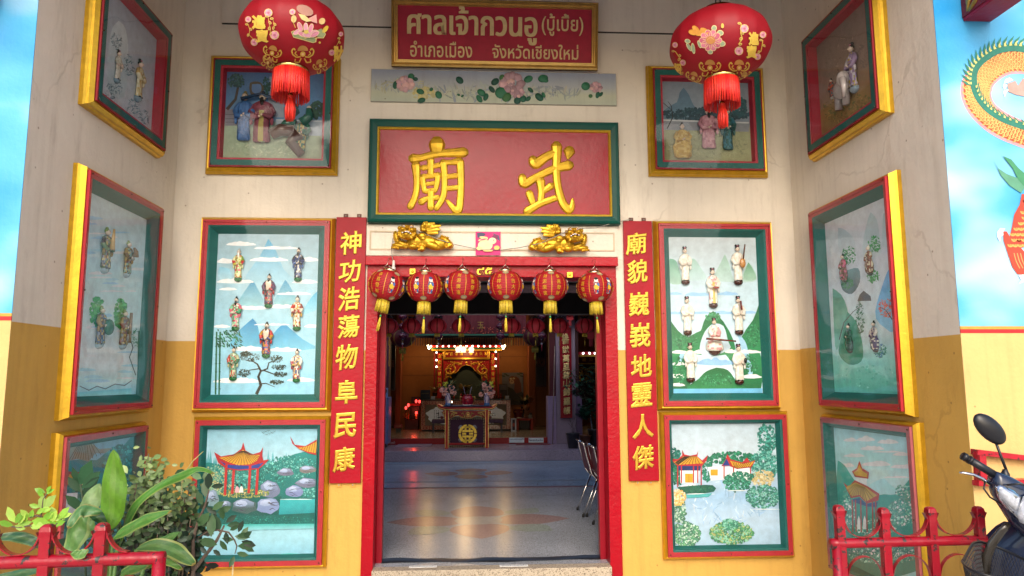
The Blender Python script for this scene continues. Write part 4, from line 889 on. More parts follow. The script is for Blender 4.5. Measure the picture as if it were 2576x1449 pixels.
A.poly([(350, 880), (410, 950), (450, 1100), (440, 1200), (360, 1220), (295, 1150), (310, 1050)], '#3f8a74', '#2f7a60', 3); A.poly([(330, 620), (420, 600), (430, 690), (380, 765), (320, 740), (305, 660)], '#6a8a90', '#4a5a60', 3)
A.poly([(455, 745), (500, 780), (505, 810), (415, 812), (430, 770)], '#4a4648')
for x, y, rx, ry, cs, s2 in ((360, 520, 45, 60, ['#2f7a48', '#3f8a58'], 1), (525, 450, 40, 55, ['#2a7a3c', '#3f9050'], 2), (350, 700, 40, 35, ['#2f6a44', '#3f8058'], 3), (515, 655, 40, 40, ['#2f7a3c', '#4a9050'], 4), (560, 1130, 40, 45, ['#2f7a50', '#3a6aa0'], 5), (430, 930, 30, 110, ['#3f6a58', '#5a8a70'], 6), (600, 860, 45, 70, ['#c8584a', '#d87860'], 7), (480, 1300, 190, 80, ['#3f9a88', '#8fd0c4', '#58b0a0'], 8)): A.dabs(x, y, rx, ry, 60, 10, cs, s2, (.2, .6))
A.line([(640, 930), (600, 870), (560, 850)], [6, 4, 2], '#3a3034'); A.line([(300, 1060), (330, 950), (390, 880), (430, 850)], [7, 6, 4, 2], '#3a4440')
A.done(t)
for x, y0, y1, robe, hr, lb in ((338, 690, 500, ['#5a3026', '#7a4034', '#c8587a'], '#1a1412', 'seated figure in brown and pink'), (505, 645, 445, ['#6a3a22', '#8a5030', '#d8c8a8'], '#e0d8c8', 'white haired figure seated in a brown coat'), (375, 1145, 950, ['#1f4a44', '#2a5a50', '#16362f'], '#1a1412', 'seated figure in dark green'), (540, 1140, 932, ['#33305a', '#4a406a', '#d8d0c0'], '#15121a', 'seated figure in dark purple')):
    fig_at(A, t, x, y0, y1, robe=robe, base='#4a4038', hair=hr, pose='kneel', wide=1.15, label=lb)
t, r = frame_picture('picture of a two tiered pagoda, low on the right bay wall behind the railing', TRW, (-1.768, -.452, .03, 1.318), 'bot', redc=hx('#a8585c'))
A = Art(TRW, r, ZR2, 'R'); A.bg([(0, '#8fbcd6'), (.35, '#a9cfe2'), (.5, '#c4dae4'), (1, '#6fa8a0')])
for x, y, w_, h_ in ((440, 405, 50, 22), (560, 400, 70, 28), (730, 420, 80, 25), (610, 470, 90, 26), (840, 515, 70, 20), (470, 525, 80, 22), (640, 590, 110, 30), (850, 610, 100, 24), (420, 600, 50, 24), (800, 690, 100, 10), (720, 495, 110, 10)): A.cloud(x, y, w_, h_, '#eaf0f2')
A.poly([(580, 760), (620, 730), (700, 700), (740, 740), (800, 800), (700, 860), (580, 820)], '#8fc0d0', '#a8d0d8', 3); A.poly([(345, 560), (400, 600), (450, 680), (500, 740), (600, 830), (700, 820), (800, 820), (880, 725), (940, 735), (990, 1400), (360, 1400)], '#3f9488', '#1d645c', 2)
for x, y, rx, ry, n_, s2 in ((850, 960, 120, 110, 220, 1), (420, 950, 60, 170, 120, 2), (640, 1080, 160, 70, 160, 3), (700, 1280, 280, 80, 260, 4), (860, 800, 70, 60, 60, 5)): A.dabs(x, y, rx, ry, n_, 11, ['#e2efe8', '#2f7f74', '#8fc4b4', '#1d5f54', '#4a9a80'], s2)
A.poly([(513, 562), (535, 620), (588, 652), (582, 702), (480, 688), (456, 645), (495, 620)], '#9a3a34'); A.poly([(513, 590), (535, 640), (575, 665), (570, 690), (485, 675), (470, 655), (500, 630)], '#b08a34'); A.poly([(488, 690), (572, 700), (572, 755), (488, 735)], '#dfe4e4'); A.poly([(478, 712), (575, 757), (668, 818), (660, 868), (572, 893), (515, 838), (450, 852), (390, 728), (430, 765)], '#9a3a34'); A.poly([(485, 730), (570, 770), (650, 830), (565, 878), (515, 825), (455, 838), (410, 765)], '#a98a3a'); roof_tiles(A, [(480, 735), (560, 770)], [(415, 770), (455, 838), (515, 826), (565, 876), (645, 832)], 13, '#5a4018')
A.poly([(460, 858), (515, 850), (572, 895), (655, 880), (650, 920), (570, 915), (470, 880)], '#2c4a74')
for x in (460, 485, 525, 570, 615, 640): A.line([(x, 865), (x+5, 1110)], 10, '#8e4440')
for x in (510, 555): A.poly([(x, 985), (x+12, 1020), (x+14, 1090), (x-12, 1090), (x-10, 1020)], '#eef0ee')
A.done(t)

# ================================================================== SIGNS AND RELIEFS
Z1, Z2, Z3, Z5L, Z5R = Zm(1424, 0, 2.2918), Zm(1424, 480, 2.2918), Zm(1424, 1000, 2.2918), Zm(724, 800, 1.705), Zm(2448, 800, 1.705)
def fz(Z, x, y, Y=0.0): return onY(Z(x, y), Y)
def molding(T, rect, prof, col, mb=None):
    mb = mb or MB(); a0, a1, b0, b1 = rect
    for (i0, d0), (i1, d1) in zip(prof, prof[1:]):
        A = [(a0+i0, b0+i0), (a1-i0, b0+i0), (a1-i0, b1-i0), (a0+i0, b1-i0)]; B = [(a0+i1, b0+i1), (a1-i1, b0+i1), (a1-i1, b1-i1), (a0+i1, b1-i1)]
        mb.add([T(x, y, d0) for x, y in A]+[T(x, y, d1) for x, y in B], [[k, (k+1) % 4, 4+(k+1) % 4, 4+k] for k in range(4)], col)
    return mb
# ---- Thai name sign, leaning forward
pb = fz(Z1, 335, 612, -.05); pb2 = fz(Z1, 2205, 660, -.05); pt = fz(Z1, 320, 5, -.16); pt2 = fz(Z1, 2222, 32, -.16)
sx0, sx1 = (pb.x+pt.x)/2, (pb2.x+pt2.x)/2; sz0, sz1 = (pb.z+pb2.z)/2, (pt.z+pt2.z)/2
def TS(a, b, d):
    k = (b-sz0)/(sz1-sz0); return Vector((a, -.05-.11*k-d, b))
t = thing('temple_sign', 'dark red Thai temple sign in a ribbed gold frame, highest sign on the front', 'sign', ((sx0+sx1)/2, -.05, sz0))
mb = MB(); mb.add([TS(sx0, sz0, 0), TS(sx1, sz0, 0), TS(sx1, sz1, 0), TS(sx0, sz1, 0), TS(sx0, sz0, .02), TS(sx1, sz0, .02), TS(sx1, sz1, .02), TS(sx0, sz1, .02)], [[0,1,2,3],[4,5,6,7],[0,1,5,4],[1,2,6,5],[2,3,7,6],[3,0,4,7]], hx('#a01430')); mb.build('sign_board', 'paint', t)
molding(TS, (sx0, sx1, sz0, sz1), [(0, 0), (0, .035), (.012, .045), (.02, .035), (.028, .05), (.04, .052), (.045, .038), (.058, .04), (.06, .021)], hx('#c9a45c')).build('gold_frame', 'gold', t)
mb = MB(); TX = hx('#d8bd85')
def sbox(x0, x1, y0, y1, ym=None):
    p, q = fz(Z1, x0, y1, -.12), fz(Z1, x1, y0, -.12); s0 = fz(Z1, x0, (y0+y1)/2, -.12); s1 = fz(Z1, x1, (y0+y1)/2, -.12); h = abs(fz(Z1, (x0+x1)/2, y0, -.12).z-fz(Z1, (x0+x1)/2, y1, -.12).z); c = (s0.z+s1.z)/2
    return (s0.x, s1.x, c-h/2, c+h/2)
for body, bx, bv in (('ศาลเจ้ากวนอู', (476, 1656, 85, 400), .006), ('(บู้เบี้ย)', (1700, 2080, 150, 335), .008), ('อำเภอเมือง', (495, 1065, 378, 512), .008), ('จังหวัดเชียงใหม่', (1250, 2040, 402, 528), .008)): 
    for sh in ((-.006, 0, .006) if bv == .006 else (0,)): b_ = sbox(*bx); letter(mb, body, TS, (b_[0]+sh, b_[1]+sh, b_[2], b_[3]), .021, .028+abs(sh)*.1+sh*.02, TX, bev=bv)
mb.build('lettering', 'paint', t)
# ---- peony relief panel
p0, p1, p2 = fz(Z1, 140, 937), fz(Z1, 2376, 690), fz(Z1, 2376, 968); r = (p0.x, p1.x, (p0.z+p2.z)/2, (p1.z+fz(Z1, 140, 640).z)/2)
t = thing('flower_relief', 'long weathered plaster relief of pink peonies and green leaves under the top sign', 'relief', ((r[0]+r[1])/2, 0, r[2]))
A = Art(F, r, Z1, 'F', .02); A.bg([(0, '#8b94a8'), (.45, '#a8adb0'), (.7, '#b9bda6'), (1, '#b4bba8')]); A.dabs(420, 790, 260, 60, 60, 40, ['#b9b694', '#a8a890', '#97a0a8'], 2, (.1, .3)); A.dabs(1300, 850, 800, 70, 120, 50, ['#a8b09c', '#b9b4a0', '#9aa4a0', '#8a94a4'], 3, (.1, .25)); A.dabs(620, 860, 110, 50, 30, 24, ['#c4b878', '#b8b488'], 4)
molding(F, r, [(-.004, 0), (-.004, .022), (.0, .02)], hx('#a9a79c'), A.mb); A.mb.build('painted_panel', 'plaster', t, recalc=False)
def petals(name, par, items, cols, mt='paint'):
    mb = MB(); 
    for x, y, rx, ry, a in items:
        c = fz(Z1, x, y, -.02); k = .00398/2.2918*1.0*.62891*1.0/ .62891*.5*2; sx = .000993
        mb.ell(c, (rx*sx, .013, ry*sx), jit(hx(random.choice(cols)), .12), 8, 6, rot=Matrix.Rotation(-a, 3, 'Y'))
    return mb.build(name, mt, par)
random.seed(6)
def peony(x, y, R, cols): 
    return [(x+random.uniform(-.2, .2)*R, y+random.uniform(-.2, .2)*R, R*.42, R*.34, random.uniform(0, 3)) for _ in range(3)]+[(x+R*.75*cos(a), y+R*.6*sin(a), R*.42, R*.34, a) for a in [k*2*pi/9+random.uniform(-.2, .2) for k in range(9)]]
for x, y, R in ((450, 770, 80), (1430, 760, 110), (1480, 850, 60), (2200, 800, 55)): petals('peony', t, peony(x, y, R, 0), ['#c9a0a4', '#b8949c', '#d4aca8', '#a88890'])
petals('leaves', t, [(x, y, w_, h_, random.uniform(-.8, .8)) for x, y, w_, h_ in [(360, 780, 24, 40), (505, 700, 30, 30), (545, 725, 24, 20), (590, 840, 40, 28), (600, 920, 40, 26), (690, 820, 18, 20), (757, 870, 32, 40), (950, 735, 32, 42), (940, 870, 16, 10), (975, 880, 16, 10), (1150, 850, 46, 32), (1130, 905, 26, 42), (1190, 890, 24, 40), (1275, 750, 44, 32), (1340, 715, 30, 36), (1245, 820, 24, 40), (1330, 850, 60, 60), (1380, 890, 46, 50), (1580, 725, 46, 34), (1715, 720, 50, 40), (1740, 740, 26, 20), (1600, 825, 34, 20), (1480, 920, 34, 40), (1530, 905, 36, 36), (1580, 905, 20, 30), (1680, 890, 34, 48), (1720, 870, 16, 30), (2105, 790, 44, 42), (2150, 880, 20, 20), (2215, 870, 20, 36), (2245, 865, 16, 28)]], ['#1f5a44', '#2a6a4c', '#3a6a3c', '#184a3c'])
# ---- great name board
p0, p1, p2, p3 = fz(Z2, 115, 950), fz(Z2, 2389, 45), fz(Z2, 2393, 975), fz(Z2, 128, 18); r = (p0.x, p1.x, (p0.z+p2.z)/2, (p1.z+p3.z)/2)
t = thing('name_board', 'great red board with two raised gold characters in a dark green frame above the door', 'sign', ((r[0]+r[1])/2, 0, r[2]))
molding(F, r, [(0, 0), (0, .075), (.012, .088), (.03, .08), (.072, .07), (.074, .05)], hx('#06493f')).build('green_frame', 'gloss', t, recalc=True)
ri = (r[0]+.074, r[1]-.074, r[2]+.074, r[3]-.074); molding(F, ri, [(0, .05), (0, .072), (.012, .076), (.02, .066), (.024, .05)], LGOLD).build('gold_trim', 'gold', t)
mb = MB(); mb.box((ri[0], -.052, ri[2]), (ri[1], 0, ri[3]), hx('#98081f')); mb.build('board', 'lacquer', t)
def brush(mb, strokes, k=.0014, d=.055):
    for pts, ww in strokes:
        P = smooth_path(pts, 5); n = len(P); W = []
        for i in range(n):
            u = i/(n-1)*(len(ww)-1); j = min(int(u), len(ww)-2); W.append((ww[j]+(ww[j+1]-ww[j])*(u-j))*k/2)
        Q = [fz(Z2, x, y, -d) for x, y in P]
        e0 = (Q[0]-Q[1]).normalized()*W[0]; e1 = (Q[-1]-Q[-2]).normalized()*W[-1]
        Q = [Q[0]+e0*.9, Q[0]+e0*.5]+Q+[Q[-1]+e1*.5, Q[-1]+e1*.9]; W = [W[0]*.4, W[0]*.8]+W+[W[-1]*.8, W[-1]*.4]
        mb.tube(Q, W, hx('#d2a82c'), 8, sq=((0, 1, 0), .5), smooth=False)
mb = MB()
brush(mb, [([(742, 222), (742, 262)], [112, 100]), ([(525, 352), (600, 345), (760, 308), (985, 296)], [70, 50, 52, 72]), ([(548, 415), (558, 560), (545, 690), (500, 790)], [62, 46, 44, 50]), ([(612, 438), (690, 428), (765, 412)], [40, 34, 40]), ([(684, 368), (684, 500)], [52, 44]),
           ([(608, 525), (620, 600), (628, 650)], [44, 38, 36]), ([(612, 520), (690, 512), (755, 505)], [40, 36, 44]), ([(750, 510), (742, 580), (728, 640)], [44, 38, 34]), ([(640, 585), (720, 578)], [30, 30]), ([(632, 652), (725, 645)], [36, 36]), ([(600, 748), (650, 722), (750, 712)], [52, 36, 40]), ([(686, 655), (686, 800)], [46, 50]),
           ([(800, 392), (812, 540), (800, 700), (738, 808)], [54, 44, 44, 40]), ([(800, 392), (870, 388), (945, 378)], [40, 36, 60]), ([(955, 385), (962, 600), (945, 815), (905, 818), (835, 740)], [56, 48, 52, 50, 22]), ([(825, 520), (945, 508)], [38, 38]), ([(825, 628), (945, 618)], [38, 38])])
mb.build('gold_character', 'gold', t)
mb = MB()
brush(mb, [([(1625, 370), (1650, 400), (1740, 340), (1850, 290)], [70, 76, 62, 60]), ([(1838, 245), (1840, 340), (1836, 470), (1852, 620), (1895, 760), (1950, 822), (1978, 790), (1985, 725)], [80, 62, 56, 54, 58, 62, 44, 16]), ([(1525, 530), (1545, 585), (1660, 520), (1810, 450), (1950, 415)], [60, 66, 52, 56, 72]), ([(1955, 292), (1945, 345)], [84, 30]),
           ([(1690, 560), (1700, 660), (1690, 750)], [66, 50, 44]), ([(1720, 650), (1785, 605)], [40, 52]), ([(1590, 675), (1622, 765)], [56, 44]), ([(1572, 835), (1680, 770), (1830, 715)], [60, 50, 44])])
mb.build('gold_character', 'gold', t)
# ---- calligraphy boards beside the door
def couplet(label, x0, x1, b0, b1, chars, pos, Z, y0=0.0, dep=.035, T=None, red='#a0061e', wch=.195, gold='#cfa63a', bracket=True):
    T = T or TF(y0); t = thing('calligraphy_board', label, 'sign board', T((x0+x1)/2, b0, 0), 'calligraphy boards' if bracket else None)
    mb = MB(); p = T(x0, b0, dep); q = T(x1, b1, .001); mb.box((p.x, p.y, p.z), (q.x, q.y, q.z), hx(red)); mb.build('board', 'gloss', t, bevel=.004)
    for c, (zx, zy) in zip(chars, pos):
        v = onY(Z(zx, zy), T(0, 0, dep).y); mb = MB(); random.seed(ord(c)); h = wch*random.uniform(1.06, 1.16)
        letter(mb, c, T, (v.x-wch/2, v.x+wch/2, v.z-h/2, v.z+h/2), dep, dep+.012, hx(gold), bev=.028, shear=random.uniform(0, .06), slant=random.uniform(.06, .14)); mb.build('character', 'gold', t)
    if bracket:
        for a, b in ((x0+.08, b1), (x1-.07, b1), (x0+.08, b0-.035), (x1-.07, b0-.035)):
            mb = MB(); p = T(a-.02, b, .012); mb.box((p.x, p.y, p.z), (p.x+.04, -.001, p.z+.035), hx('#6a4638' if b > 2 else '#c8963c')); mb.ell((p.x+.02, p.y, p.z+.017), (.007, .006, .007), hx('#a09890'), 6, 4); mb.build('bracket', 'paint', t)
Z26 = lambda x, y: (x, y)
couplet('tall red board of gold characters left of the doorway', -1.243, -.972, .722, 3.09, '神功浩蕩物阜民康', [(883, 611), (880, 683), (878, 752), (877, 822), (872, 898), (872, 986), (869, 1070), (866, 1155)], Z26)
couplet('tall red board of gold characters right of the doorway', 1.398, 1.668, .712, 3.078, '廟貌巍峩地靈人傑', [(1600, 613), (1603, 683), (1607, 765), (1610, 843), (1613, 921), (1614, 993), (1617, 1072), (1618, 1150)], Z26)

# ---- gold winged lions over the door
def sculpt(mb, vox, name, mt, par, col, smooth=3):
    o = mb.build('tmp', mt, par, recalc=True)
    r_ = o.modifiers.new('r', 'REMESH'); r_.mode = 'VOXEL'; r_.voxel_size = vox; r_.use_smooth_shade = True
    s_ = o.modifiers.new('s', 'SMOOTH'); s_.iterations = smooth; s_.factor = .5
    dg = bpy.context.evaluated_depsgraph_get(); me = bpy.data.meshes.new_from_object(o.evaluated_get(dg))
    for a in list(me.color_attributes): me.color_attributes.remove(a)
    ca = me.color_attributes.new('Col', 'FLOAT_COLOR', 'POINT'); ca.data.foreach_set('color', [*col, 1]*len(me.vertices))
    me.materials.clear(); me.materials.append(M[mt]); old = o.data; o.modifiers.clear(); o.data = me; bpy.data.meshes.remove(old)
    o.name = name; me.name = name; ORG[o.name] = ORG[par.name]; return o
LZ = Zm(1550, 880, 8.587); xc = fz(Z2, 615, 1080).x; xc2 = fz(Z2, 1848, 1080).x; KL = .000266
def lion(mir, label):
    dz = -.012 if mir else 0
    def pt(x, y, d):
        v = onY(LZ(x, y), -.03)
        return Vector((xc2-(v.x-xc) if mir else v.x, -.03-d, v.z+dz))
    t = thing('gold_lion', label, 'lion', pt(1200, 1100, 0), 'gold winged lions above the door')
    def E(mb, x, y, d, rx, ry, rd, rot=0, c=GOLD): mb.ell(pt(x, y, d), (rx*KL, rd, ry*KL), c, 12, 9, rot=Matrix.Rotation((rot if not mir else -rot), 3, 'Y'))
    mb = MB()
    for a in [(1000, 760, .05, 330, 260, .06), (1400, 780, .05, 430, 220, .065, .1), (1800, 850, .045, 300, 220, .06), (1560, 930, .075, 330, 150, .05, .35), (900, 960, .07, 190, 120, .045), (330, 640, .03, 120, 260, .045, -.25), (560, 860, .04, 260, 120, .05, .35), (420, 930, .055, 260, 95, .045, .15), (620, 990, .05, 120, 50, .03),
              (1200, 1000, .07, 140, 140, .045), (2010, 740, .04, 260, 110, .04, .55), (2130, 900, .05, 150, 140, .045), (1210, 620, .1, 160, 110, .03), (1250, 720, .1, 110, 60, .025)]: E(mb, *a)
    for k in range(4): E(mb, 180+k*75, 1000+k*12, .08, 34, 46, .02); E(mb, 1090+k*62, 1090-k*8, .1, 30, 46, .018); E(mb, 2030+k*62, 1000-k*30, .08, 30, 50, .018)
    for k in range(3): E(mb, 1880+k*95, 610+k*30, .07, 55, 50, .022)
    body = sculpt(mb, .0045, 'body', 'gold', t, hx('#d2a227'), 2)
    mb = MB()
    for a in [(700, 500, .115, 300, 240, .075), (700, 620, .125, 270, 160, .06), (640, 350, .16, 90, 60, .03), (870, 350, .155, 80, 60, .03), (740, 420, .19, 75, 55, .035), (590, 450, .17, 90, 70, .03), (890, 470, .165, 90, 80, .03), (700, 620, .165, 100, 70, .03), (460, 370, .12, 75, 70, .03), (980, 440, .12, 60, 90, .03)]: E(mb, *a)
    for x, y in ((440, 560), (450, 640), (530, 690), (620, 720), (860, 700), (950, 650), (990, 580), (880, 740)): E(mb, x, y, .15, 55, 52, .022)
    hd = sculpt(mb, .004, 'head', 'gold', t, hx('#d2a227'), 2)
    for x, y in ((630, 362), (872, 378)):
        mb = MB(); E(mb, x, y, .188, 40, 34, .009, c=hx('#f0e6e0')); E(mb, x, y, .196, 17, 18, .006, c=hx('#8a1420')); mb.build('eye', 'ceramic', hd)
    mb = MB(); mb.tube([pt(x, y, .19) for x, y in [(550, 565), (600, 575), (660, 550), (720, 530), (790, 545), (830, 590), (880, 630)]], [.003, .006, .008, .009, .008, .006, .003], hx('#5a1a14'), 8)
    for x, y in ((585, 575), (690, 545), (740, 540), (790, 560), (850, 605)): mb.ell(pt(x, y, .197), (.009, .004, .005), hx('#f4efe8'), 6, 4)
    mb.build('mouth', 'ceramic', hd)
    mb = MB()
    for i, (x0, y0, x1, y1, w_) in enumerate(((1190, 300, 1400, 120, 70), (1250, 330, 1640, 150, 75), (1300, 380, 1850, 240, 75), (1330, 440, 1830, 370, 75), (1360, 490, 1760, 500, 70), (1180, 420, 1250, 200, 80))):
        mb.tube([pt(x0, y0, .05), pt((x0+x1)/2, (y0+y1)/2-20, .075-.005*i), pt(x1, y1, .06)], [w_*KL*.8, w_*KL*1.25, w_*KL*.5], GOLD, 10, sq=((0, 1, 0), .55))
    for x, y in ((1230, 290), (1300, 410), (1230, 400)): E(mb, x, y, .085, 80, 70, .03)
    sculpt(mb, .004, 'wing', 'gold', t, hx('#d8aa2c'), 1)
    return t
lion(False, 'gold winged lion lying head to the left, above the left end of the door'); lion(True, 'gold winged lion lying head to the right, above the right end of the door')
# ---- rabbit print
r0, r1 = fz(Z2, 1097, 1240, -.03), fz(Z2, 1325, 1025, -.03)
def TP(x, y, d=0):
    v = fz(Z2, x, y, -.03); k = (v.x-r0.x)/(r1.x-r0.x); return Vector((v.x, -.031-.008*(2*k-1)**2-d, v.z))
mb = MB(); n = 8; vs = [TP(1097+228*i/n, y) for y in (1240, 1025) for i in range(n+1)]; mb.add(vs, [[i, i+1, n+2+i, n+1+i] for i in range(n)], hx('#d42a78'), True); nl = [1]
def pp(pts, c): mb.poly([TP(x, y, .0015*nl[0]) for x, y in pts], hx(c)); nl[0] += 1
ov = lambda x, y, rx, ry, a=0: [(x+rx*cos(u)*cos(a)-ry*sin(u)*sin(a), y+rx*cos(u)*sin(a)+ry*sin(u)*cos(a)) for u in [k*pi/8 for k in range(16)]]
pp([(1110, 1040), (1150, 1030), (1190, 1045), (1160, 1080), (1115, 1080)], '#4a4a6a'); pp([(1255, 1040), (1310, 1060), (1320, 1110), (1285, 1090)], '#4a5a78'); pp(ov(1275, 1075, 30, 22), '#7a2a58')
pp(ov(1185, 1150, 68, 48), '#f0e2b0'); pp(ov(1250, 1110, 36, 30), '#f4e8bc'); pp(ov(1165, 1098, 46, 13, -.2), '#f0e2b0'); pp(ov(1170, 1080, 40, 11, .1), '#e8d69a'); pp(ov(1165, 1098, 34, 5, -.2), '#c93a78'); pp(ov(1130, 1180, 26, 18), '#e8d69a'); pp(ov(1210, 1200, 46, 10), '#e0cc88'); pp(ov(1262, 1105, 5, 5), '#8a2a4a'); pp(ov(1290, 1175, 26, 20), '#e0c870')
tag(mb.build('rabbit_print', 'paint', None, at=((r0.x+r1.x)/2, -.031, r0.z), recalc=False), 'pink paper print of a pale gold rabbit stuck between the two lions', 'paper print')
# ---- cable and lamp socket
pth = [(2530, 908, .05), (2380, 937, .06), (2200, 990, .1), (2000, 998, .19), (1880, 1045, .2), (1700, 1128, .16), (1500, 1170, .06), (1340, 1190, .045), (1150, 1190, .045), (1000, 1160, .05), (900, 1140, .1), (760, 1095, .15), (560, 1015, .06), (470, 985, .03), (380, 1020, .03), (338, 1085, .05), (325, 1170, .08), (330, 1250, .1), (345, 1315, .13)]
t = thing('cable', 'thin grey cable strung across both lions and ending in a lamp socket', 'cable', fz(Z2, 1340, 1190, -.045))
q = [onY(Z2(x, y), -d) for x, y, d in pth]
mb = MB(); P3 = []
for i in range(len(q)-1):
    for j in range(4): P3.append(q[i].lerp(q[i+1], j/4))
mb.tube(P3+[q[-1]], .0035, hx('#8d8781'), 6); mb.build('wire', 'plastic', t)
mb = MB(); mb.lathe([(.004, .03), (.012, .02), (.014, -.03), (.02, -.04), (.018, -.07), (.0, -.075)], q[-1], 10, hx('#d8d0c8')); mb.build('lamp_socket', 'ceramic', t)

# ================================================================== LANTERNS
def fringe(mb, C, R, z0, z1, n, cols, spread=1.06, jag=.12, th=.004):
    C = Vector(C)
    for i in range(n):
        a = 2*pi*i/n+random.uniform(-.04, .04); L = (z0-z1)*(1+random.uniform(-jag, jag*.5)); k = spread*random.uniform(.97, 1.03)
        p = [C+Vector((R*cos(a), R*sin(a), z0)), C+Vector((R*(1+k)/2*cos(a), R*(1+k)/2*sin(a), z0-L*.5)), C+Vector((R*k*cos(a+random.uniform(-.05, .05)), R*k*sin(a), z0-L))]
        mb.tube(p, [th, th, th*.6], jit(random.choice(cols), .2), 4)
def tassel(mb, C, r, z0, z1, col, n=22):
    C = Vector(C); mb.ell(C+Vector((0, 0, z0)), (r*.6, r*.6, r*.7), col)
    for i in range(n):
        a = 2*pi*i/n; k = random.uniform(.3, 1); p = [C+Vector((r*.4*cos(a), r*.4*sin(a), z0)), C+Vector((r*k*cos(a), r*k*sin(a), (z0+z1)/2)), C+Vector((r*k*.9*cos(a), r*k*.9*sin(a), z1+random.uniform(0, .03)*(z0-z1)*3))]
        mb.tube(p, r*.16, jit(col, .2), 4)
# ---- two big cloth lanterns
def ell_hit(p, C, R, rz):
    d = ray(*p); o = EYE-C; S3 = Vector((1/R, 1/R, 1/rz)); d2 = Vector((d.x*S3.x, d.y*S3.y, d.z*S3.z)); o2 = Vector((o.x*S3.x, o.y*S3.y, o.z*S3.z))
    A_, B_, C_ = d2.dot(d2), 2*o2.dot(d2), o2.dot(o2)-1; D = B_*B_-4*A_*C_
    if D < 0: return None
    return EYE+d*((-B_-math.sqrt(D))/(2*A_))
def big_lantern(C, label, Z, art):
    C = Vector(C); R, rz = .372, .268; t = thing('big_lantern', label, 'lantern', C+Vector((0, 0, -rz)), 'big red cloth lanterns')
    mb = MB(); n = 96; prof = [(R*cos(f), rz*sin(f)) for f in [radians(-72+144*i/28) for i in range(29)]]
    mb.lathe(prof, C, n, hx('#a50f22'), mod=lambda a, z: 1-.018*abs(sin(8*a))*(1-.3*abs(z)/rz)); mb.build('cloth_shade', 'cloth', t)
    mb = MB(); zb = -rz*sin(radians(72)); mb.lathe([(R*.31, zb+.01), (R*.325, zb), (R*.325, zb-.03), (R*.31, zb-.032)], C, 40, hx('#cdb06a')); mb.build('bottom_collar', 'brass', t)
    mb = MB(); mb.lathe([(R*.31, -zb-.01), (R*.325, -zb), (R*.325, -zb+.025), (R*.2, -zb+.03)], C, 40, hx('#cdb06a')); mb.build('top_collar', 'brass', t)
    random.seed(2); mb = MB(); fringe(mb, C+Vector((0, 0, zb-.025)), R*.33, 0, -.2, 150, [hx('#e0231c'), hx('#d01a18'), hx('#ee3a24')], 1.04, .06, .0055); mb.build('fringe', 'thread', t)
    mb = MB(); mb.tube([C+Vector((0, 0, zb-.03)), C+Vector((0, 0, zb-.2))], .003, hx('#c01818'), 5); tassel(mb, C, .036, zb-.215, zb-.39, hx('#e03020'), 40); mb.build('tassel', 'thread', t)
    mb = MB(); mb.ell(C+Vector((0, 0, zb-.2)), (.018, .018, .022), hx('#cda84a')); mb.build('bead', 'brass', t)
    mb = MB()
    for dx in (-.02, .02): mb.tube([C+Vector((dx, 0, -zb+.02)), C+Vector((dx*.7, 0, -zb+.18)), C+Vector((0, 0, 5.6-C.z))], .006, hx('#2a2624'), 6)
    mb.build('hanging_cord', 'plastic', t)
    dv = C-EYE; cpx = (PW/2+F0*dv.dot(CR)/dv.dot(CF), PH/2-F0*dv.dot(CU)/dv.dot(CF))
    mb = MB(); lay = [0]
    def pt(x, y, d=0):
        v = None; cx, cy = cpx
        for q in range(40):
            v = ell_hit((cx+(Z(x, y)[0]-cx)*(1-q*.02), cy+(Z(x, y)[1]-cy)*(1-q*.02)), C, R, rz)
            if v is not None: break
        if v is None: return None
        nn = (v-C); nn = Vector((nn.x/R**2, nn.y/R**2, nn.z/rz**2)).normalized(); return v+nn*(.003+lay[0]*.0006+d)
    def pl(pts, c):
        P = [pt(*p) for p in pts]
        if all(P): mb.poly(P, hx(c) if isinstance(c, str) else c)
    def line(pts, w_, c):
        for a, b in zip(pts, pts[1:]):
            A_, B_ = Vector(a), Vector(b)
            if (B_-A_).length < 1e-3: continue
            nn = Vector((-(B_-A_).y, (B_-A_).x)).normalized()*w_/2; pl([tuple(A_+nn), tuple(B_+nn), tuple(B_-nn), tuple(A_-nn)], c)
    art(pl, line, pt, mb, lay); mb.build('printed_motifs', 'paint', t, recalc=False); return t
GP, PKc, GR = '#d8b04a', '#d98aa0', '#9aa070'
def oval(x, y, rx, ry, a=0, n=12): return [(x+rx*cos(u)*cos(a)-ry*sin(u)*sin(a), y+rx*cos(u)*sin(a)+ry*sin(u)*cos(a)) for u in [k*2*pi/n for k in range(n)]]
def rose(pl, lay, x, y, r):
    lay[0] = 1; pl(oval(x, y, r*1.12, r*1.12), '#e2c07a'); lay[0] = 2
    for k in range(6): pl(oval(x+r*.55*cos(k*1.05), y+r*.55*sin(k*1.05), r*.45, r*.36, k*1.05), '#d88aa0' if k % 2 else '#e4a2b2')
    lay[0] = 3; pl(oval(x, y, r*.35, r*.3), '#c06a84')
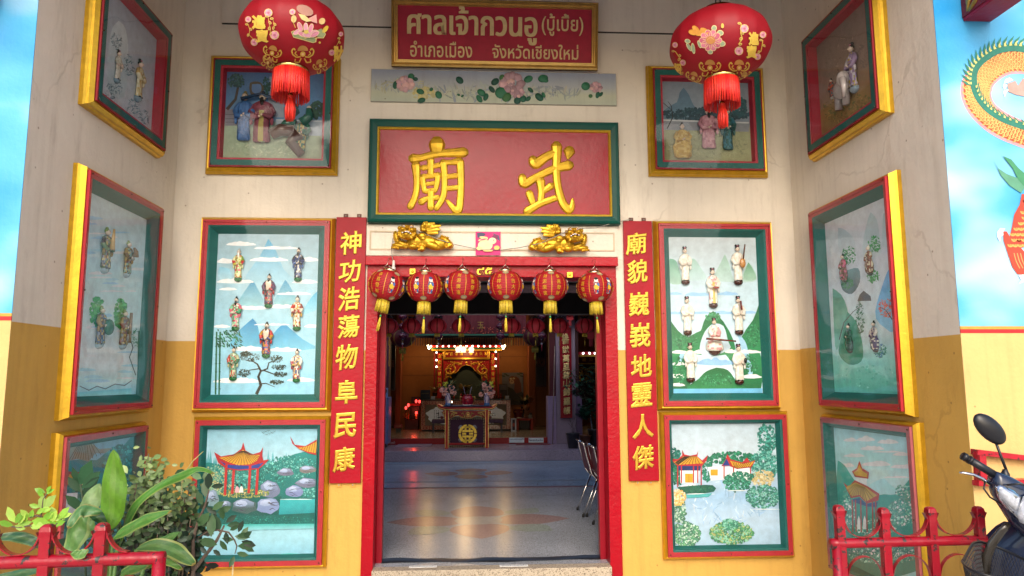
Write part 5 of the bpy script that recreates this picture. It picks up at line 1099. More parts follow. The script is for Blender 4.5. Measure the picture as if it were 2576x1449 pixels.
def motif(pl, line, lay, x, y, s, a=0, sq=1):
    tr = lambda u, v: (x+s*(u*cos(a)-v*sin(a))*sq, y+s*(u*sin(a)+v*cos(a))); lay[0] = 1
    pl([tr(.5*cos(q), -.25+.5*sin(q)) for q in [pi+k*pi/8 for k in range(9)]], '#c08a44'); lay[0] = 2
    for sx in (-1, 1):
        line([tr(sx*u, v) for u, v in ((.2, .3), (.6, .35), (.95, .1), (1.05, -.25), (.85, -.5), (.7, -.3))], s*.13, GP); line([tr(sx*u, v) for u, v in ((.15, .45), (.35, .85), (.75, .8), (.7, .5))], s*.12, GP); line([tr(sx*u, v) for u, v in ((.5, .2), (.75, .0), (.6, -.2))], s*.1, GP)
    pl([tr(.26*cos(q), .05+.26*sin(q)) for q in [k*pi/5 for k in range(10)]], GP); lay[0] = 3; pl([tr(.12*cos(q), .05+.12*sin(q)) for q in [k*pi/4 for k in range(8)]], '#e8c890')
def vine(pl, line, lay, pts, r=20):
    lay[0] = 0; line(pts, 6, GP)
    for i, (x, y) in enumerate(pts): lay[0] = 1; pl(oval(x+(14 if i % 2 else -14), y, r, r*.7, i*.9), '#d8b860'); lay[0] = 2; pl(oval(x+(14 if i % 2 else -14), y, r*.6, r*.4, i*.9), '#b08a3c')
def glyph(mb, pt, c, x0, x1, y0, y1):
    def T(a, b, d): return pt(a, -b, d) or Vector((0, 0, 6))
    letter(mb, c, T, (x0, x1, -y1, -y0), .002, .004, hx('#e2bd4c'), bev=.05, slant=.0)
def artL(pl, line, pt, mb, lay):
    vine(pl, line, lay, [(165, 300), (185, 360), (180, 430), (240, 490)]); vine(pl, line, lay, [(410, 200), (420, 280), (440, 350), (435, 420)], 24); vine(pl, line, lay, [(470, 230), (480, 300), (490, 345)], 22)
    for x, y, r in ((168, 240, 34), (415, 160, 46), (242, 518, 40), (490, 430, 50), (708, 150, 34), (1190, 645, 34), (1300, 420, 26)): rose(pl, lay, x, y, r)
    for c, b in (('進', (215, 385, 190, 362)), ('寶', (258, 420, 360, 522))): lay[0] = 1; glyph(mb, pt, c, *b)
    lay[0] = 1; pl([(690, 390), (720, 375), (800, 400), (960, 430), (1080, 370), (1118, 420), (1090, 470), (1005, 470), (1000, 515), (960, 528), (830, 490), (720, 460)], '#e2c07a'); lay[0] = 2; pl([(698, 395), (720, 385), (800, 410), (960, 440), (990, 480), (985, 512), (960, 518), (830, 480), (725, 452)], '#8f9a68'); pl([(1000, 380), (1060, 350), (1110, 420), (1080, 462), (1010, 450)], '#9aa070')
    for k, (x, y, a) in enumerate(((770, 390, -.5), (830, 420, .4), (960, 400, -.3), (800, 330, 1.2), (870, 340, 1.57), (930, 350, 1.9), (890, 430, .2), (980, 420, -.5))): lay[0] = 3+k*.3; pl(oval(x, y, 62, 30, a), '#ecd0a0'); lay[0] = 3.2+k*.3; pl(oval(x, y, 55, 24, a), PKc if k % 2 else '#e2a0b4')
    lay[0] = 6; pl(oval(875, 390, 30, 26), '#d8c060')
    lay[0] = 1; line([(745, 340), (720, 280), (722, 220)], 8, GP); pl(oval(725, 235, 34, 46), '#d8b878'); pl([(780, 170), (860, 190), (940, 260), (880, 270), (820, 240)], '#d8c080'); pl([(900, 230), (1000, 180), (1010, 290), (950, 270)], '#d89a90'); pl(oval(860, 130, 110, 60, .4), '#b08070'); pl(oval(1070, 262, 38, 42, .7), '#d8b878'); pl(oval(1110, 360, 26, 52, .7), '#e0bc40'); pl(oval(1042, 522, 14, 14), GP)
    for m in ((460, 645, 120, .25, .9), (835, 655, 130, 0, 1), (410, 765, 95, .7, .8), (1050, 800, 100, -.4, .85), (560, 850, 60, .5, .6)): motif(pl, line, lay, *m)
    lay[0] = 1; glyph(mb, pt, '財', 1205, 1325, 560, 760); vine(pl, line, lay, [(1290, 470), (1270, 520), (1240, 580), (1215, 640)], 18)
def artR(pl, line, pt, mb, lay):
    vine(pl, line, lay, [(935, 170), (930, 240), (945, 280), (915, 320)], 13); vine(pl, line, lay, [(1090, 290), (1085, 330), (1075, 375)], 12); vine(pl, line, lay, [(460, 370), (480, 400), (500, 430)], 11)
    for x, y, r in ((957, 208, 28), (1090, 252, 22), (918, 367, 28), (1052, 408, 22), (515, 452, 20), (460, 325, 18)): rose(pl, lay, x, y, r)
    for c, b in (('進', (985, 1060, 232, 330)), ('寶', (968, 1048, 325, 420)), ('招', (450, 505, 455, 540))): lay[0] = 1; glyph(mb, pt, c, *b)
    lay[0] = 1
    for x, y, rx, ry, a in ((560, 340, 34, 13, 1.0), (590, 350, 40, 14, 1.4), (635, 320, 30, 12, 1.2), (550, 298, 22, 16, .3), (785, 238, 24, 20, .3), (795, 315, 28, 22, .1), (740, 205, 20, 22, .4), (712, 375, 20, 16, .2)): pl(oval(x, y, rx, ry, a), '#d8c890'); lay[0] += .1; pl(oval(x, y, rx*.75, ry*.7, a), '#97a884')
    for k in range(10): a = k*.628; lay[0] = 2+k*.1; pl(oval(715+52*cos(a), 292+48*sin(a), 32, 25, a), '#e4c08c'); lay[0] = 2.05+k*.1; pl(oval(715+52*cos(a), 292+48*sin(a), 28, 20, a), '#c8607c' if k % 2 else '#d87a92')
    lay[0] = 4; pl(oval(715, 290, 34, 30), '#c8884a'); lay[0] = 2
    for x, y, a in ((590, 235, .2), (640, 240, -.3), (670, 225, .5), (610, 215, .8)): pl(oval(x, y, 34, 20, a), '#d8963a')
    pl(oval(800, 188, 11, 18), '#d8b04a')
    for m in ((710, 485, 74, 0, 1), (920, 485, 74, 0, .95), (590, 560, 60, .3, .9), (965, 560, 58, -.4, .85), (600, 618, 46, .2, .8), (495, 505, 40, .9, .6)): motif(pl, line, lay, *m)
big_lantern((-1.312, -1.5, 4.10), 'big red cloth lantern printed with a pink lotus, left one of the pair', Zm(940, 0, 3.0826), artL)
big_lantern((1.845, -1.5, 4.098), 'big red cloth lantern printed with a pink peony, right one of the pair', Zm(2448, 0, 1.811), artR)

# ---- six paper lanterns over the doorway
def paper_lantern():
    R, rz = .162, .142; C = Vector((0, 0, 0)); t = thing('door_lantern', 'x', 'lantern', (0, 0, 0), 'ribbed paper lanterns across the doorway')
    prof = []
    N = 22
    for i in range(N*3+1):
        f = radians(-66+132*i/(N*3)); k = 1 if i % 3 else .965
        prof.append((R*cos(f)*k, rz*sin(f)))
    mb = MB(); mb.lathe(prof, C, 48, lambda i, k: jit(hx('#b81220') if i % 3 else hx('#8e0a18'), .05)); mb.build('paper_shade', 'cloth', t)
    zt = rz*sin(radians(66)); mb = MB(); mb.lathe([(.05, zt-.012), (.058, zt-.008), (.06, zt+.018), (.05, zt+.02)], C, 32, hx('#d8c49a')); mb.build('top_collar', 'brass', t)
    mb = MB(); mb.lathe([(.05, -zt+.012), (.056, -zt+.006), (.056, -zt-.01), (.05, -zt-.01)], C, 32, hx('#d8b84a')); mb.build('bottom_collar', 'brass', t)
    random.seed(9); mb = MB(); fringe(mb, (0, 0, -zt-.006), .055, 0, -.105, 84, [hx('#cdb02c'), hx('#d8bf3c'), hx('#a88c1c')], 1.05, .1, .0032); mb.build('fringe', 'thread', t)
    mb = MB(); mb.tube([(0, 0, -zt), (.004, 0, -zt-.14)], .0018, hx('#c8b070'), 5); tassel(mb, (.004, 0, 0), .014, -zt-.165, -zt-.28, hx('#d4ba38'), 18); ts = mb.build('tassel', 'thread', t)
    mb = MB(); mb.ell((.004, 0, -zt-.142), (.008, .008, .009), hx('#3fae6a')); mb.build('bead', 'ceramic', ts)
    mb = MB(); mb.tube([(0, .14, zt+.125), (.004, .09, zt+.14), (.012, .02, zt+.12), (0, 0, zt+.06), (-.05, 0, zt+.01)], .0022, hx('#b8aca0'), 5); mb.tube([(0, 0, zt+.06), (.05, 0, zt+.01)], .0022, hx('#b8aca0'), 5); mb.build('hanging_wire', 'chrome', t)
    mb = MB()
    def T(a, b, d):
        th = a; f = b; return Vector(((R+d)*cos(f)*sin(th), -(R+d)*cos(f)*cos(th), (rz+d)*sin(f)))
    seq = ['G', 'B', '吉祥如意', '大吉大利', 'G', 'B', '財源廣進', '恭喜發財']
    for k, s_ in enumerate(seq):
        th = k*pi/4
        if len(s_) == 4:
            for i, c in enumerate(s_):
                f = .55-i*.36; letter(mb, c, T, (th-.115, th+.115, f-.135, f+.135), .003, .0042, hx('#cf9c22'), bev=.0)
        else:
            P = lambda pts, c, d: mb.poly([T(th+x, y, d) for x, y in pts], hx(c))
            O = lambda x, y, rx, ry: oval(x, y, rx, ry, 0, 10)
            P(O(0, -.05, .15, .48), '#d8cfc0', .0028); P([(-.14, -.5), (.14, -.5), (.17, .0), (.1, .2), (-.1, .2), (-.17, .0)], '#5a6a86' if s_ == 'B' else '#7a3a48', .0036); P(O(0, -.1, .13, .16), '#e0b030', .0042); P(O(0, .34, .11, .15), '#f2e0d2', .0044)
            P(O(0, .44, .11, .09), '#17130f' if s_ == 'G' else '#3c4a7a', .005); P(O(-.04, -.36, .05, .12), '#c83a3a', .0044); P(O(.06, -.36, .05, .1), '#3a5a9a', .0044); P(O(.1, .05, .06, .1), '#3a6aa8', .0046); P(O(-.03, .08, .04, .05), '#f2e0d2', .005)
            for sx in (-1, 1): P(O(sx*.04, .35, .014, .018), '#201814', .005)
        th += pi/8
        for i in range(26):
            f = .75-i*1.45/26; mb.poly([T(th-.016, f, .003), T(th+.016, f, .003), T(th+.016, f-.038, .003), T(th-.016, f-.038, .003)], hx('#e6b434'))
        if k % 2 == 0:
            for sg in (1, -1): mb.poly([T(th+x, sg*.86+y, .0036) for x, y in oval(0, 0, .26, .17, 0, 10)], hx('#9a8a70')); mb.poly([T(th+x, sg*.86+y, .0044) for x, y in oval(0, 0, .16, .09, 0, 8)], hx('#c0a878'))
    mb.build('printed_motifs', 'paint', t, recalc=False); return t
L0 = paper_lantern(); LL = ['leftmost paper lantern, tilted beside the lamp socket', 'paper lantern showing a printed girl and boy side by side, second from the left', 'paper lantern left of the gold house number', 'paper lantern right of the gold house number', 'paper lantern below the gap before the right gold boss, second from the right', 'rightmost paper lantern, printed girl in the middle, against the right jamb']
for i, ((x, z), ang, tilt) in enumerate(zip(((-.754, 2.439), (-.423, 2.426), (-.094, 2.437), (.289, 2.438), (.686, 2.435), (1.09, 2.426)), (337.5, 22.5, 280, 112.5, 292.5, 5), (.2, .03, .06, -.02, .0, -.04))):
    o = L0 if i == 0 else dup(L0, (0, 0, 0)); o.location = (x, -.21, z); o['label'] = LL[i]
    o.rotation_mode = 'QUATERNION'; o.rotation_quaternion = Quaternion((0, 1, 0), tilt) @ Quaternion((0, 0, 1), -radians(ang))
for o in [x for x in bpy.data.objects if x.name.startswith('door_lantern')]:
    for c in o.children:
        if c.name.startswith('hanging_wire'): c.rotation_mode = 'QUATERNION'; c.rotation_quaternion = o.rotation_quaternion.inverted()

# ================================================================== INSIDE THE HALL
I1, I2, I3, I4 = Zm(1500, 1380, 5.152), Zm(1950, 1380, 5.152), Zm(1500, 1600, 5.152), Zm(1950, 1600, 5.152)
J1, J2 = Zm(1460, 1250, 5.152), Zm(1960, 1250, 5.152)
def at(Z, x, y, Y): return onY(Z(x, y), Y)
def solo(mb, name, mt, label, cat, at_, group=None, **k): return tag(mb.build(name, mt, None, at=at_, **k), label, cat, group)
# rod with eight round lanterns
RZ = at(Z3, 1200, 590, 1.4).z
mb = MB(); mb.tube([(-3.0, 1.4, RZ), (3.5, 1.4, RZ)], .008, hx('#8a8088'), 6); solo(mb, 'hanging_rod', 'plastic', 'thin rod across the hall holding the row of plain round lanterns', 'rod', (.2, 1.4, RZ))
def round_lantern():
    R, rz = .128, .104; t = thing('round_lantern', 'x', 'lantern', (0, 0, 0), 'plain round lanterns on the rod inside')
    prof = [(R*cos(f), rz*sin(f)) for f in [radians(-70+140*i/40) for i in range(41)]]
    mb = MB(); mb.lathe(prof, (0, 0, 0), 40, lambda i, k: hx('#6a0a18') if k % 5 == 0 else jit(hx('#d03a50' if i % 2 else '#dc4a62'), .04)); mb.build('shade', 'rlamp', t)
    mb = MB(); mb.lathe([(.04, .096), (.05, .1), (.046, .118), (0, .12)], (0, 0, 0), 20, hx('#1a1416')); mb.tube([(0, 0, .11), (0, 0, .135)], .006, hx('#1a1416'), 6)
    for k in range(5): a = k*1.3; mb.tube([(.03*cos(a), .03*sin(a), .11), (.05*cos(a), .05*sin(a), .135), (.07*cos(a), .07*sin(a), .11)], .006, hx('#201820'), 5)
    mb.build('top_cap', 'plastic', t)
    mb = MB(); random.seed(4); fringe(mb, (0, 0, -.095), .034, 0, -.05, 36, [hx('#8a7a2a'), hx('#a0902f')], 1.02, .1, .003); mb.tube([(0, 0, -.1), (0, 0, -.25)], .0016, hx('#8a7a3a'), 5); mb.tube([(0, 0, -.19), (0, 0, -.26)], [.007, .005], hx('#8a7a2a'), 6); mb.build('fringe', 'thread', t); return t
RL = None; labs = ['leftmost plain round lantern inside, half behind the left jamb', 'second plain round lantern from the left on the rod', 'plain round lantern third from the left on the rod', 'plain round lantern fourth from the left, under the house number', 'plain round lantern right of the gap in the middle of the rod', 'plain round lantern third from the right on the rod', 'plain round lantern in front of the couplet column', 'rightmost plain round lantern inside, beside the right jamb']
for i, zx in enumerate((300, 510, 745, 965, 1425, 1645, 1865, 2095)):
    if i == 0: RL = o = round_lantern()
    else: o = dup(RL, (0, 0, 0))
    o.location = at(Z3, zx, 697, 1.4); o.scale = (.835,)*3; o['label'] = labs[i]; o.rotation_euler.z = i*.37
# chains of small glossy lanterns
def chain_thing(x, label, zs, first=[None]):
    if first[0] is None:
        t = thing('lantern_chain', label, 'lantern chain', (0, 0, 0), 'chains of small glossy lanterns')
        for z in zs:
            mb = MB(); mb.lathe([(.03, .06), (.06, .05), (.085, .02), (.088, 0), (.083, -.025), (.055, -.052), (.03, -.06)], (0, 0, z), 24, hx('#5a1030')); g = mb.build('globe', 'ceramic', t)
            mb = MB(); mb.lathe([(.0, .075), (.028, .07), (.036, .055), (.03, .05)], (0, 0, z), 16, hx('#8a8090')); mb.lathe([(.03, -.055), (.034, -.062), (.02, -.078), (0, -.08)], (0, 0, z), 16, hx('#8a8090')); mb.build('cap', 'chrome', g)
        mb = MB(); mb.tube([(0, 0, 3.15), (0, 0, zs[-1]-.22)], .004, hx('#40303c'), 6); mb.ell((0, 0, zs[-1]-.15), (.018, .018, .02), hx('#c8c0c8')); mb.tube([(0, 0, zs[-1]-.17), (0, 0, zs[-1]-.3)], [.008, .006], hx('#a83048'), 6); mb.build('cord', 'plastic', t); first[0] = t
    else: t = dup(first[0], (0, 0, 0), label)
    t.location = (x, 7.6, 0); return t
for (zx, lb) in ((430, 'chain of small dark lanterns hanging furthest left inside'), (757, 'chain of small dark lanterns in line with the third round lantern'), (1322, 'chain of small dark lanterns left of the fifth round lantern'), (1700, 'chain of small dark lanterns hanging furthest right inside')):
    v = at(Z3, zx, 612, 7.6); zs = [at(Z3, 430, y, 7.6).z for y in (614, 702, 790)]; chain_thing(v.x, lb, zs)
def dark_lantern(zx, zy, label):
    v = at(Z3, zx, zy, 7.85); t = thing('hall_lantern', label, 'lantern', v, 'large dark red hall lanterns'); R = .245
    mb = MB(); mb.lathe([(R*cos(f), R*.72*sin(f)) for f in [radians(-75+150*i/20) for i in range(21)]], v, 32, lambda i, k: jit(hx('#5a1020' if k % 4 else '#7a5a2a'), .1)); mb.build('shade', 'cloth', t)
    mb = MB(); mb.tube([v+Vector((0, 0, .17)), v+Vector((0, 0, 3.7-v.z))], .005, hx('#2a2020'), 6); mb.build('cord', 'plastic', t)
    mb = MB(); b = v+Vector((0, 0, -.19)); mb.lathe([(.01, .02), (.03, .01), (.03, -.005), (.0, -.01)], b, 12, hx('#d8c080')); random.seed(3); fringe(mb, b, .062, 0, -.115, 40, [hx('#9a8a34'), hx('#b0a040')], 1.02, .04, .006); tassel(mb, b, .02, -.13, -.26, hx('#a89838'), 14); mb.build('fringe', 'thread', t)
dark_lantern(428, 810, 'large dark red lantern with a yellow fringe at the left inside'); dark_lantern(1640, 800, 'large dark red lantern with a gold character at the right inside')
# valance over the altar steps
t = thing('valance', 'dark red cloth valance with a green hem and a row of slats above the altar', 'valance', (0, 8.9, 2.5))
a, b = at(Z3, 540, 700, 8.9), at(Z3, 1560, 775, 8.9); zt_ = 3.05
mb = MB(); n = 60; vs = []; 
for i in range(n+1):
    x = a.x+(b.x-a.x)*i/n; y = 8.9+.02*sin(i*1.3); vs += [(x, y, zt_), (x, y, b.z+.05*sin(pi*i/n)*0)]
mb.add(vs, [[2*i, 2*i+1, 2*i+3, 2*i+2] for i in range(n)], hx('#5a1524'), True); mb.build('cloth', 'flat', t)
mb = MB(); mb.box((a.x, 8.87, b.z-.02), (b.x, 8.93, b.z+.012), hx('#2a6a58')); mb.build('hem', 'flat', t)
mb = MB(); random.seed(8)
for i in range(180): mb.ell((random.uniform(a.x, b.x), 8.86, b.z+random.uniform(.02, .16)), (.012, .006, .014), jit(hx(random.choice(['#b84438', '#8a2a2a', '#c8684a', '#7a3040'])), .2), 6, 4)
mb.build('embroidery', 'flat', t)
p, q = at(Z3, 545, 885, 9.3), at(Z3, 1600, 805, 9.3)
mb = MB()
for i in range(48):
    x = p.x+(q.x-p.x)*i/47; mb.box((x-.008, 9.28, p.z+random.uniform(0, .03)), (x+.008, 9.3, q.z), jit(hx('#2a2320' if i % 3 else '#4a2a28'), .2))
mb.box((p.x, 9.27, q.z), (q.x, 9.31, q.z+.2), hx('#1c1412')); mb.build('slats', 'wood', t)
mb = MB(); v = at(J1, 2380, 260, 8.85); letter(mb, '玉', TF(8.85), (v.x-.07, v.x+.07, v.z-.07, v.z+.07), 0, .004, hx('#8a6a34'), bev=.02); mb.build('character', 'flat', t)
# couplet column at the right
yc = 9.30
x0, x1 = at(I2, 1413, 700, yc).x, at(I2, 1815, 700, yc).x
LV = hx('#857a92')
t = thing('hall_column', 'square lilac column with a low plinth at the right of the altar steps', 'column', ((x0+x1)/2, yc, z1)); mb = MB(); mb.box((x0, yc, z1), (x1, yc+.4, 3.7), LV); mb.build('shaft', 'flat', t, bevel=.008)
px0 = at(I2, 1240, 1100, yc).x; zp = at(I2, 1300, 1055, yc).z
mb = MB(); mb.box((px0, yc-.02, z1), (x0-.005, yc+.38, zp), hx('#8a7aa0')); xr2 = at(I2, 1950, 1100, yc).x; mb.box((x1+.005, yc+.03, z1), (xr2, yc+.4, zp), hx('#6a5a80')); mb.build('plinth', 'flat', t, bevel=.006)
mb = MB(); mb.box((at(I2, 1280, 500, yc).x, yc+.05, zp), (x0-.004, yc+.3, 3.7), hx('#4a1020')); mb.box((x1+.004, yc+.05, zp), (at(I2, 1885, 500, yc).x, yc+.3, 3.7), hx('#34101c')); mb.build('side_panel', 'flat', t)
bx0, bx1 = at(I2, 1500, 700, yc-.06).x, at(I2, 1740, 700, yc-.06).x; bz0 = at(I4, 1600, 372, yc-.06).z
couplet('long dark red board of gold characters hung on the lilac column', bx0, bx1, bz0, 2.75, '煥新猷萬里雲山錦羅帳', [I2(1600, -165), J2(1560, 580), I2(1612, 95), I2(1618, 280), I2(1620, 450), I2(1622, 625), I2(1628, 785), I2(1630, 965), I2(1635, 1165), I2(1640, 1350)], Z26, y0=yc-.005, dep=.04, wch=.15, red='#8a1526', gold='#d8c48c', bracket=False)
mb = MB(); b0 = at(I4, 1330, 885, yc-.05); mb.tube([(b0.x, yc-.16, z1), tuple(at(I2, 1385, 20, yc-.08))], .01, hx('#8a7c78'), 8); solo(mb, 'bamboo_pole', 'bark', 'thin pole leaning against the lilac column', 'pole', (b0.x, yc-.16, z1))
# left columns / carved screens
xa, xb = at(I1, 200, 600, 9.35).x, at(I1, 285, 600, 9.35).x
t = thing('hall_column', 'dark purple column at the left edge of the altar steps', 'column', ((xa+xb)/2, 9.35, z1)); mb = MB(); mb.box((xa-.25, 9.35, z1), (xb, 9.75, 3.7), hx('#3a1c3c')); mb.build('shaft', 'flat', t, bevel=.006); mb = MB(); mb.box((xb-.006, 9.338, 1.9), (xb+.006, 9.35, 2.9), hx('#c8944a')); mb.build('gilt_strip', 'gold', t)
def screen(x0, x1, z0, z1_, Y, label):
    t = thing('carved_screen', label, 'screen', ((x0+x1)/2, Y, z0), 'dark carved screens'); mb = MB(); zm = z0+(z1_-z0)*.36; zq = z0+(z1_-z0)*.5
    for z in (z0, zm, zq, z1_-.04): mb.box((x0, Y, z), (x1, Y+.04, z+.04), hx('#3a1a14'))
    for x in (x0, x1-.03): mb.box((x, Y-.01, z0), (x+.03, Y+.05, z1_), hx('#2c1410'))
    mb.build('screen_frame', 'wood', t); mb = MB()
    for i in range(7):
        x = x0+.03+(x1-x0-.06)*(i+.5)/7; mb.box((x-.008, Y+.01, z0+.04), (x+.008, Y+.03, zm), hx('#241410'))
        if i % 2: mb.box((x-.006, Y+.01, zq+.04), (x+.006, Y+.03, z1_-.04), hx('#20100e'))
    mb.build('bars', 'wood', t); mb = MB(); random.seed(5)
    for i in range(30): mb.ell((random.uniform(x0+.04, x1-.04), Y+.01, random.uniform(zm+.05, zq-.01)), (.025, .012, .02), jit(hx('#5a3020'), .3), 6, 4)
    mb.build('carving', 'wood', t)
    mb = MB(); mb.box((x0+.03, Y+.05, z0), (x1-.03, Y+.06, z1_), hx('#0c0a0c')); mb.build('backing', 'flat', t)
v0, v1 = at(I1, 290, 940, 10.6), at(I1, 425, 0, 10.6); screen(v0.x, v1.x, v0.z, v1.z+.35, 10.6, 'dark carved screen standing left of the altar')
v0, v1 = at(I2, 1000, 860, 11.2), at(I2, 1205, -20, 11.2); screen(v0.x, v1.x, v0.z, v1.z+.3, 11.2, 'dark carved screen between the tiger picture and the lilac column')
for (zx0, zx1, Z, lb) in ((430, 530, I1, 'brown pier against the hall wall, left of the altar'), (850, 985, I2, 'brown pier against the hall wall, right of the tiger picture')):
    u0, u1 = at(Z, zx0, 500, 12.7).x, at(Z, zx1, 500, 12.7).x; mb = MB(); mb.box((u0, 12.7, z2), (u1, 13.29, 3.7), hx('#7a3c1e')); solo(mb, 'wall_pier', 'flat', lb, 'pier', ((u0+u1)/2, 12.7, z2), bevel=.006)
# ---- the altar block with painted front
Ya = 11.60; a0, a1 = -1.27, .955; t = thing('main_altar', 'long tiled altar with a white rose panel and red key-pattern border', 'altar', (-.16, Ya, z2))
mb = MB(); mb.box((a0, Ya, z2+.03), (a1, 12.9, 1.09), hx('#6a5a44')); mb.box((a0+.03, Ya+.03, z2), (a1-.03, 12.9, z2+.03), hx('#15100e')); mb.build('body', 'paint', t)
mb = MB(); mb.box((a0-.02, Ya-.03, 1.09), (a1+.02, 12.92, 1.115), hx('#1c1a20')); mb.build('top_slab', 'gloss', t, bevel=.004)
mb = MB(); yy = Ya-.003
def rectp(x0, x1, zz0, zz1, c, k=0): mb.poly([(x0, yy-.001*k, zz0), (x1, yy-.001*k, zz0), (x1, yy-.001*k, zz1), (x0, yy-.001*k, zz1)], hx(c))
BW = .1
rectp(a0, a1, z2+.03, z2+.03+BW, '#8a2a20'); rectp(a0, a1, 1.09-BW, 1.09, '#8a2a20'); rectp(a0, a0+BW, z2+.03+BW, 1.09-BW, '#8a2a20'); rectp(a1-BW, a1, z2+.03+BW, 1.09-BW, '#8a2a20')
def key(cx, cz, s, flip=1):
    for u0, u1, w0, w1 in ((-.45, .45, .35, .45), (-.45, -.35, -.45, .35), (-.45, .25, -.45, -.35), (.15, .25, -.35, .12), (-.15, .25, .02, .12), (.35, .45, -.45, .45)): rectp(cx+u0*s*flip if flip > 0 else cx-u1*s, cx+u1*s if flip > 0 else cx-u0*s, cz+w0*s, cz+w1*s, '#c8906a', 1)
n = 21
for i in range(n):
    x = a0+BW/2+(a1-a0-BW)*i/(n-1)
    for z in (1.09-BW/2, z2+.03+BW/2): key(x, z, BW*.92, 1 if i % 2 else -1)
for i in range(5):
    for x in (a0+BW/2, a1-BW/2): key(x, z2+.03+BW*1.5+(1.09-z2-.03-2*BW-BW)*i/4, BW*.92)
cx, cz = (a0+a1)/2, (z2+1.12)/2; hw, hh = (a1-a0)/2-BW-.02, (1.09-z2-.03)/2-BW-.01
pts = []
for k in range(64):
    u = 2*pi*k/64; r_ = 1+.03*sin(9*u)+.02*sin(17*u); sx = abs(cos(u))**.75*(1 if cos(u) > 0 else -1); sz = abs(sin(u))**.75*(1 if sin(u) > 0 else -1); pts.append((cx+hw*r_*sx*.97, yy-.001, cz+hh*r_*sz*.97))
mb.poly(pts, hx('#e4eaf0'))
random.seed(12)
for sx in (-1, 1):
    for i in range(46):
        x = cx+sx*random.uniform(.36, .72); z = cz+random.uniform(-.17, .12)-abs(abs(x-cx)-.5)*.3; th = random.uniform(0, 3); r_ = random.uniform(.015, .035)
        mb.poly([(x+r_*cos(u)*cos(th)-r_*.45*sin(u)*sin(th), yy-.002-i*.00002, z+r_*cos(u)*sin(th)+r_*.45*sin(u)*cos(th)) for u in [k*pi/4 for k in range(8)]], jit(hx(random.choice(['#20283a', '#2c3448', '#3a3038', '#1c2030'])), .2))
    for x, z, r_, c in ((.44, .02, .06, '#a05a80'), (.60, -.06, .045, '#6a3040'), (.52, .1, .04, '#4a2434')): mb.poly([(cx+sx*x+r_*cos(u), yy-.0035, cz+z+r_*.85*sin(u)) for u in [k*pi/5 for k in range(10)]], hx(c)); mb.poly([(cx+sx*x+r_*.5*cos(u), yy-.004, cz+z+r_*.45*sin(u)) for u in [k*pi/5 for k in range(10)]], jit(hx(c), .5))
for i in range(3):
    for j in range(9-i): rectp(a0+.32+i*.05, a0+.335+i*.05, cz+.1-j*.035, cz+.118-j*.035, '#283046', 2)
mb.build('painted_front', 'ceramic', t, recalc=False)
for k, (xa_, xb_) in enumerate(((-.97, -.42), (.33, .74))):
    mb = MB(); mb.box((xa_, Ya-.62, z2+.22), (xb_, Ya-.3, z2+.31), hx('#3a2440')); tt = thing('kneeling_bench', ['low purple kneeling bench left of the small altar table', 'low purple kneeling bench right of the small altar table'][k], 'bench', ((xa_+xb_)/2, Ya-.46, z2), 'kneeling benches'); mb.build('cushion', 'flat', tt, bevel=.02)
    for x in (xa_+.03, xb_-.03):
        for y in (Ya-.59, Ya-.33): mb = MB(); mb.box((x-.02, y-.02, z2), (x+.02, y+.02, z2+.22), hx('#2a1a24')); mb.build('leg', 'wood', tt)
# ---- shrine on the back wall
Yb = 12.95; t = thing('shrine', 'red and gilt shrine with dragon carving and rows of small bulbs above the altar', 'shrine', (-.16, Yb, 1.115))
def bx(mb, Z, x0, y0, x1, y1, Y, dep, c): p, q = at(Z, x0, y1, Y), at(Z, x1, y0, Y); mb.box((p.x, Y, p.z), (q.x, Y+dep, q.z), c); return p, q
SR = hx('#a01a20')
for k in range(2):
    Zq = (I1, I2)[k]; mb = MB()
    if k == 0: bx(mb, I1, 1205, 165, 1245, 1130, Yb, .12, hx('#7a1a1c')); p, q = bx(mb, I1, 1280, 165, 1380, 1130, Yb-.02, .1, SR)
    else: bx(mb, I2, 205, 165, 238, 1130, Yb, .12, hx('#7a1a1c')); p, q = bx(mb, I2, 65, 165, 160, 1130, Yb-.02, .1, SR)
    s_ = mb.build('side_post', 'gloss', t); mb = MB()
    for i, c in enumerate('漢室正統並容' if k == 0 else '孔子道會恒心'):
        mb = MB(); z = q.z-.09-i*.155; letter(mb, c, TF(Yb-.02), (p.x+.015, q.x-.015, z-.055, z+.055), .001, .008, hx('#d8a83c'), bev=.03); mb.build('gold_character', 'gold', s_)
mb = MB(); p, q = bx(mb, I1, 1400, 55, 2360, 300, Yb-.06, .1, hx('#7a1a1a')); sb = mb.build('name_panel', 'gloss', t)
molding(TF(Yb-.06), (p.x, q.x, p.z, q.z), [(0, 0), (.0, .01), (.012, .015), (.05, .006), (.06, .012), (.066, .002)], hx('#b98a34')).build('gilt_border', 'gold', sb)
mb = MB()
for i, c in enumerate('師祖道清 帝上天協'):
    if c == ' ': continue
    x = p.x+.095+(q.x-p.x-.19)*i/8; z = (p.z+q.z)/2; mb = MB(); letter(mb, c, TF(Yb-.06), (x-.042, x+.042, z-.048, z+.048), .001, .009, hx('#d8a83c'), bev=.03); mb.build('gold_character', 'gold', sb)
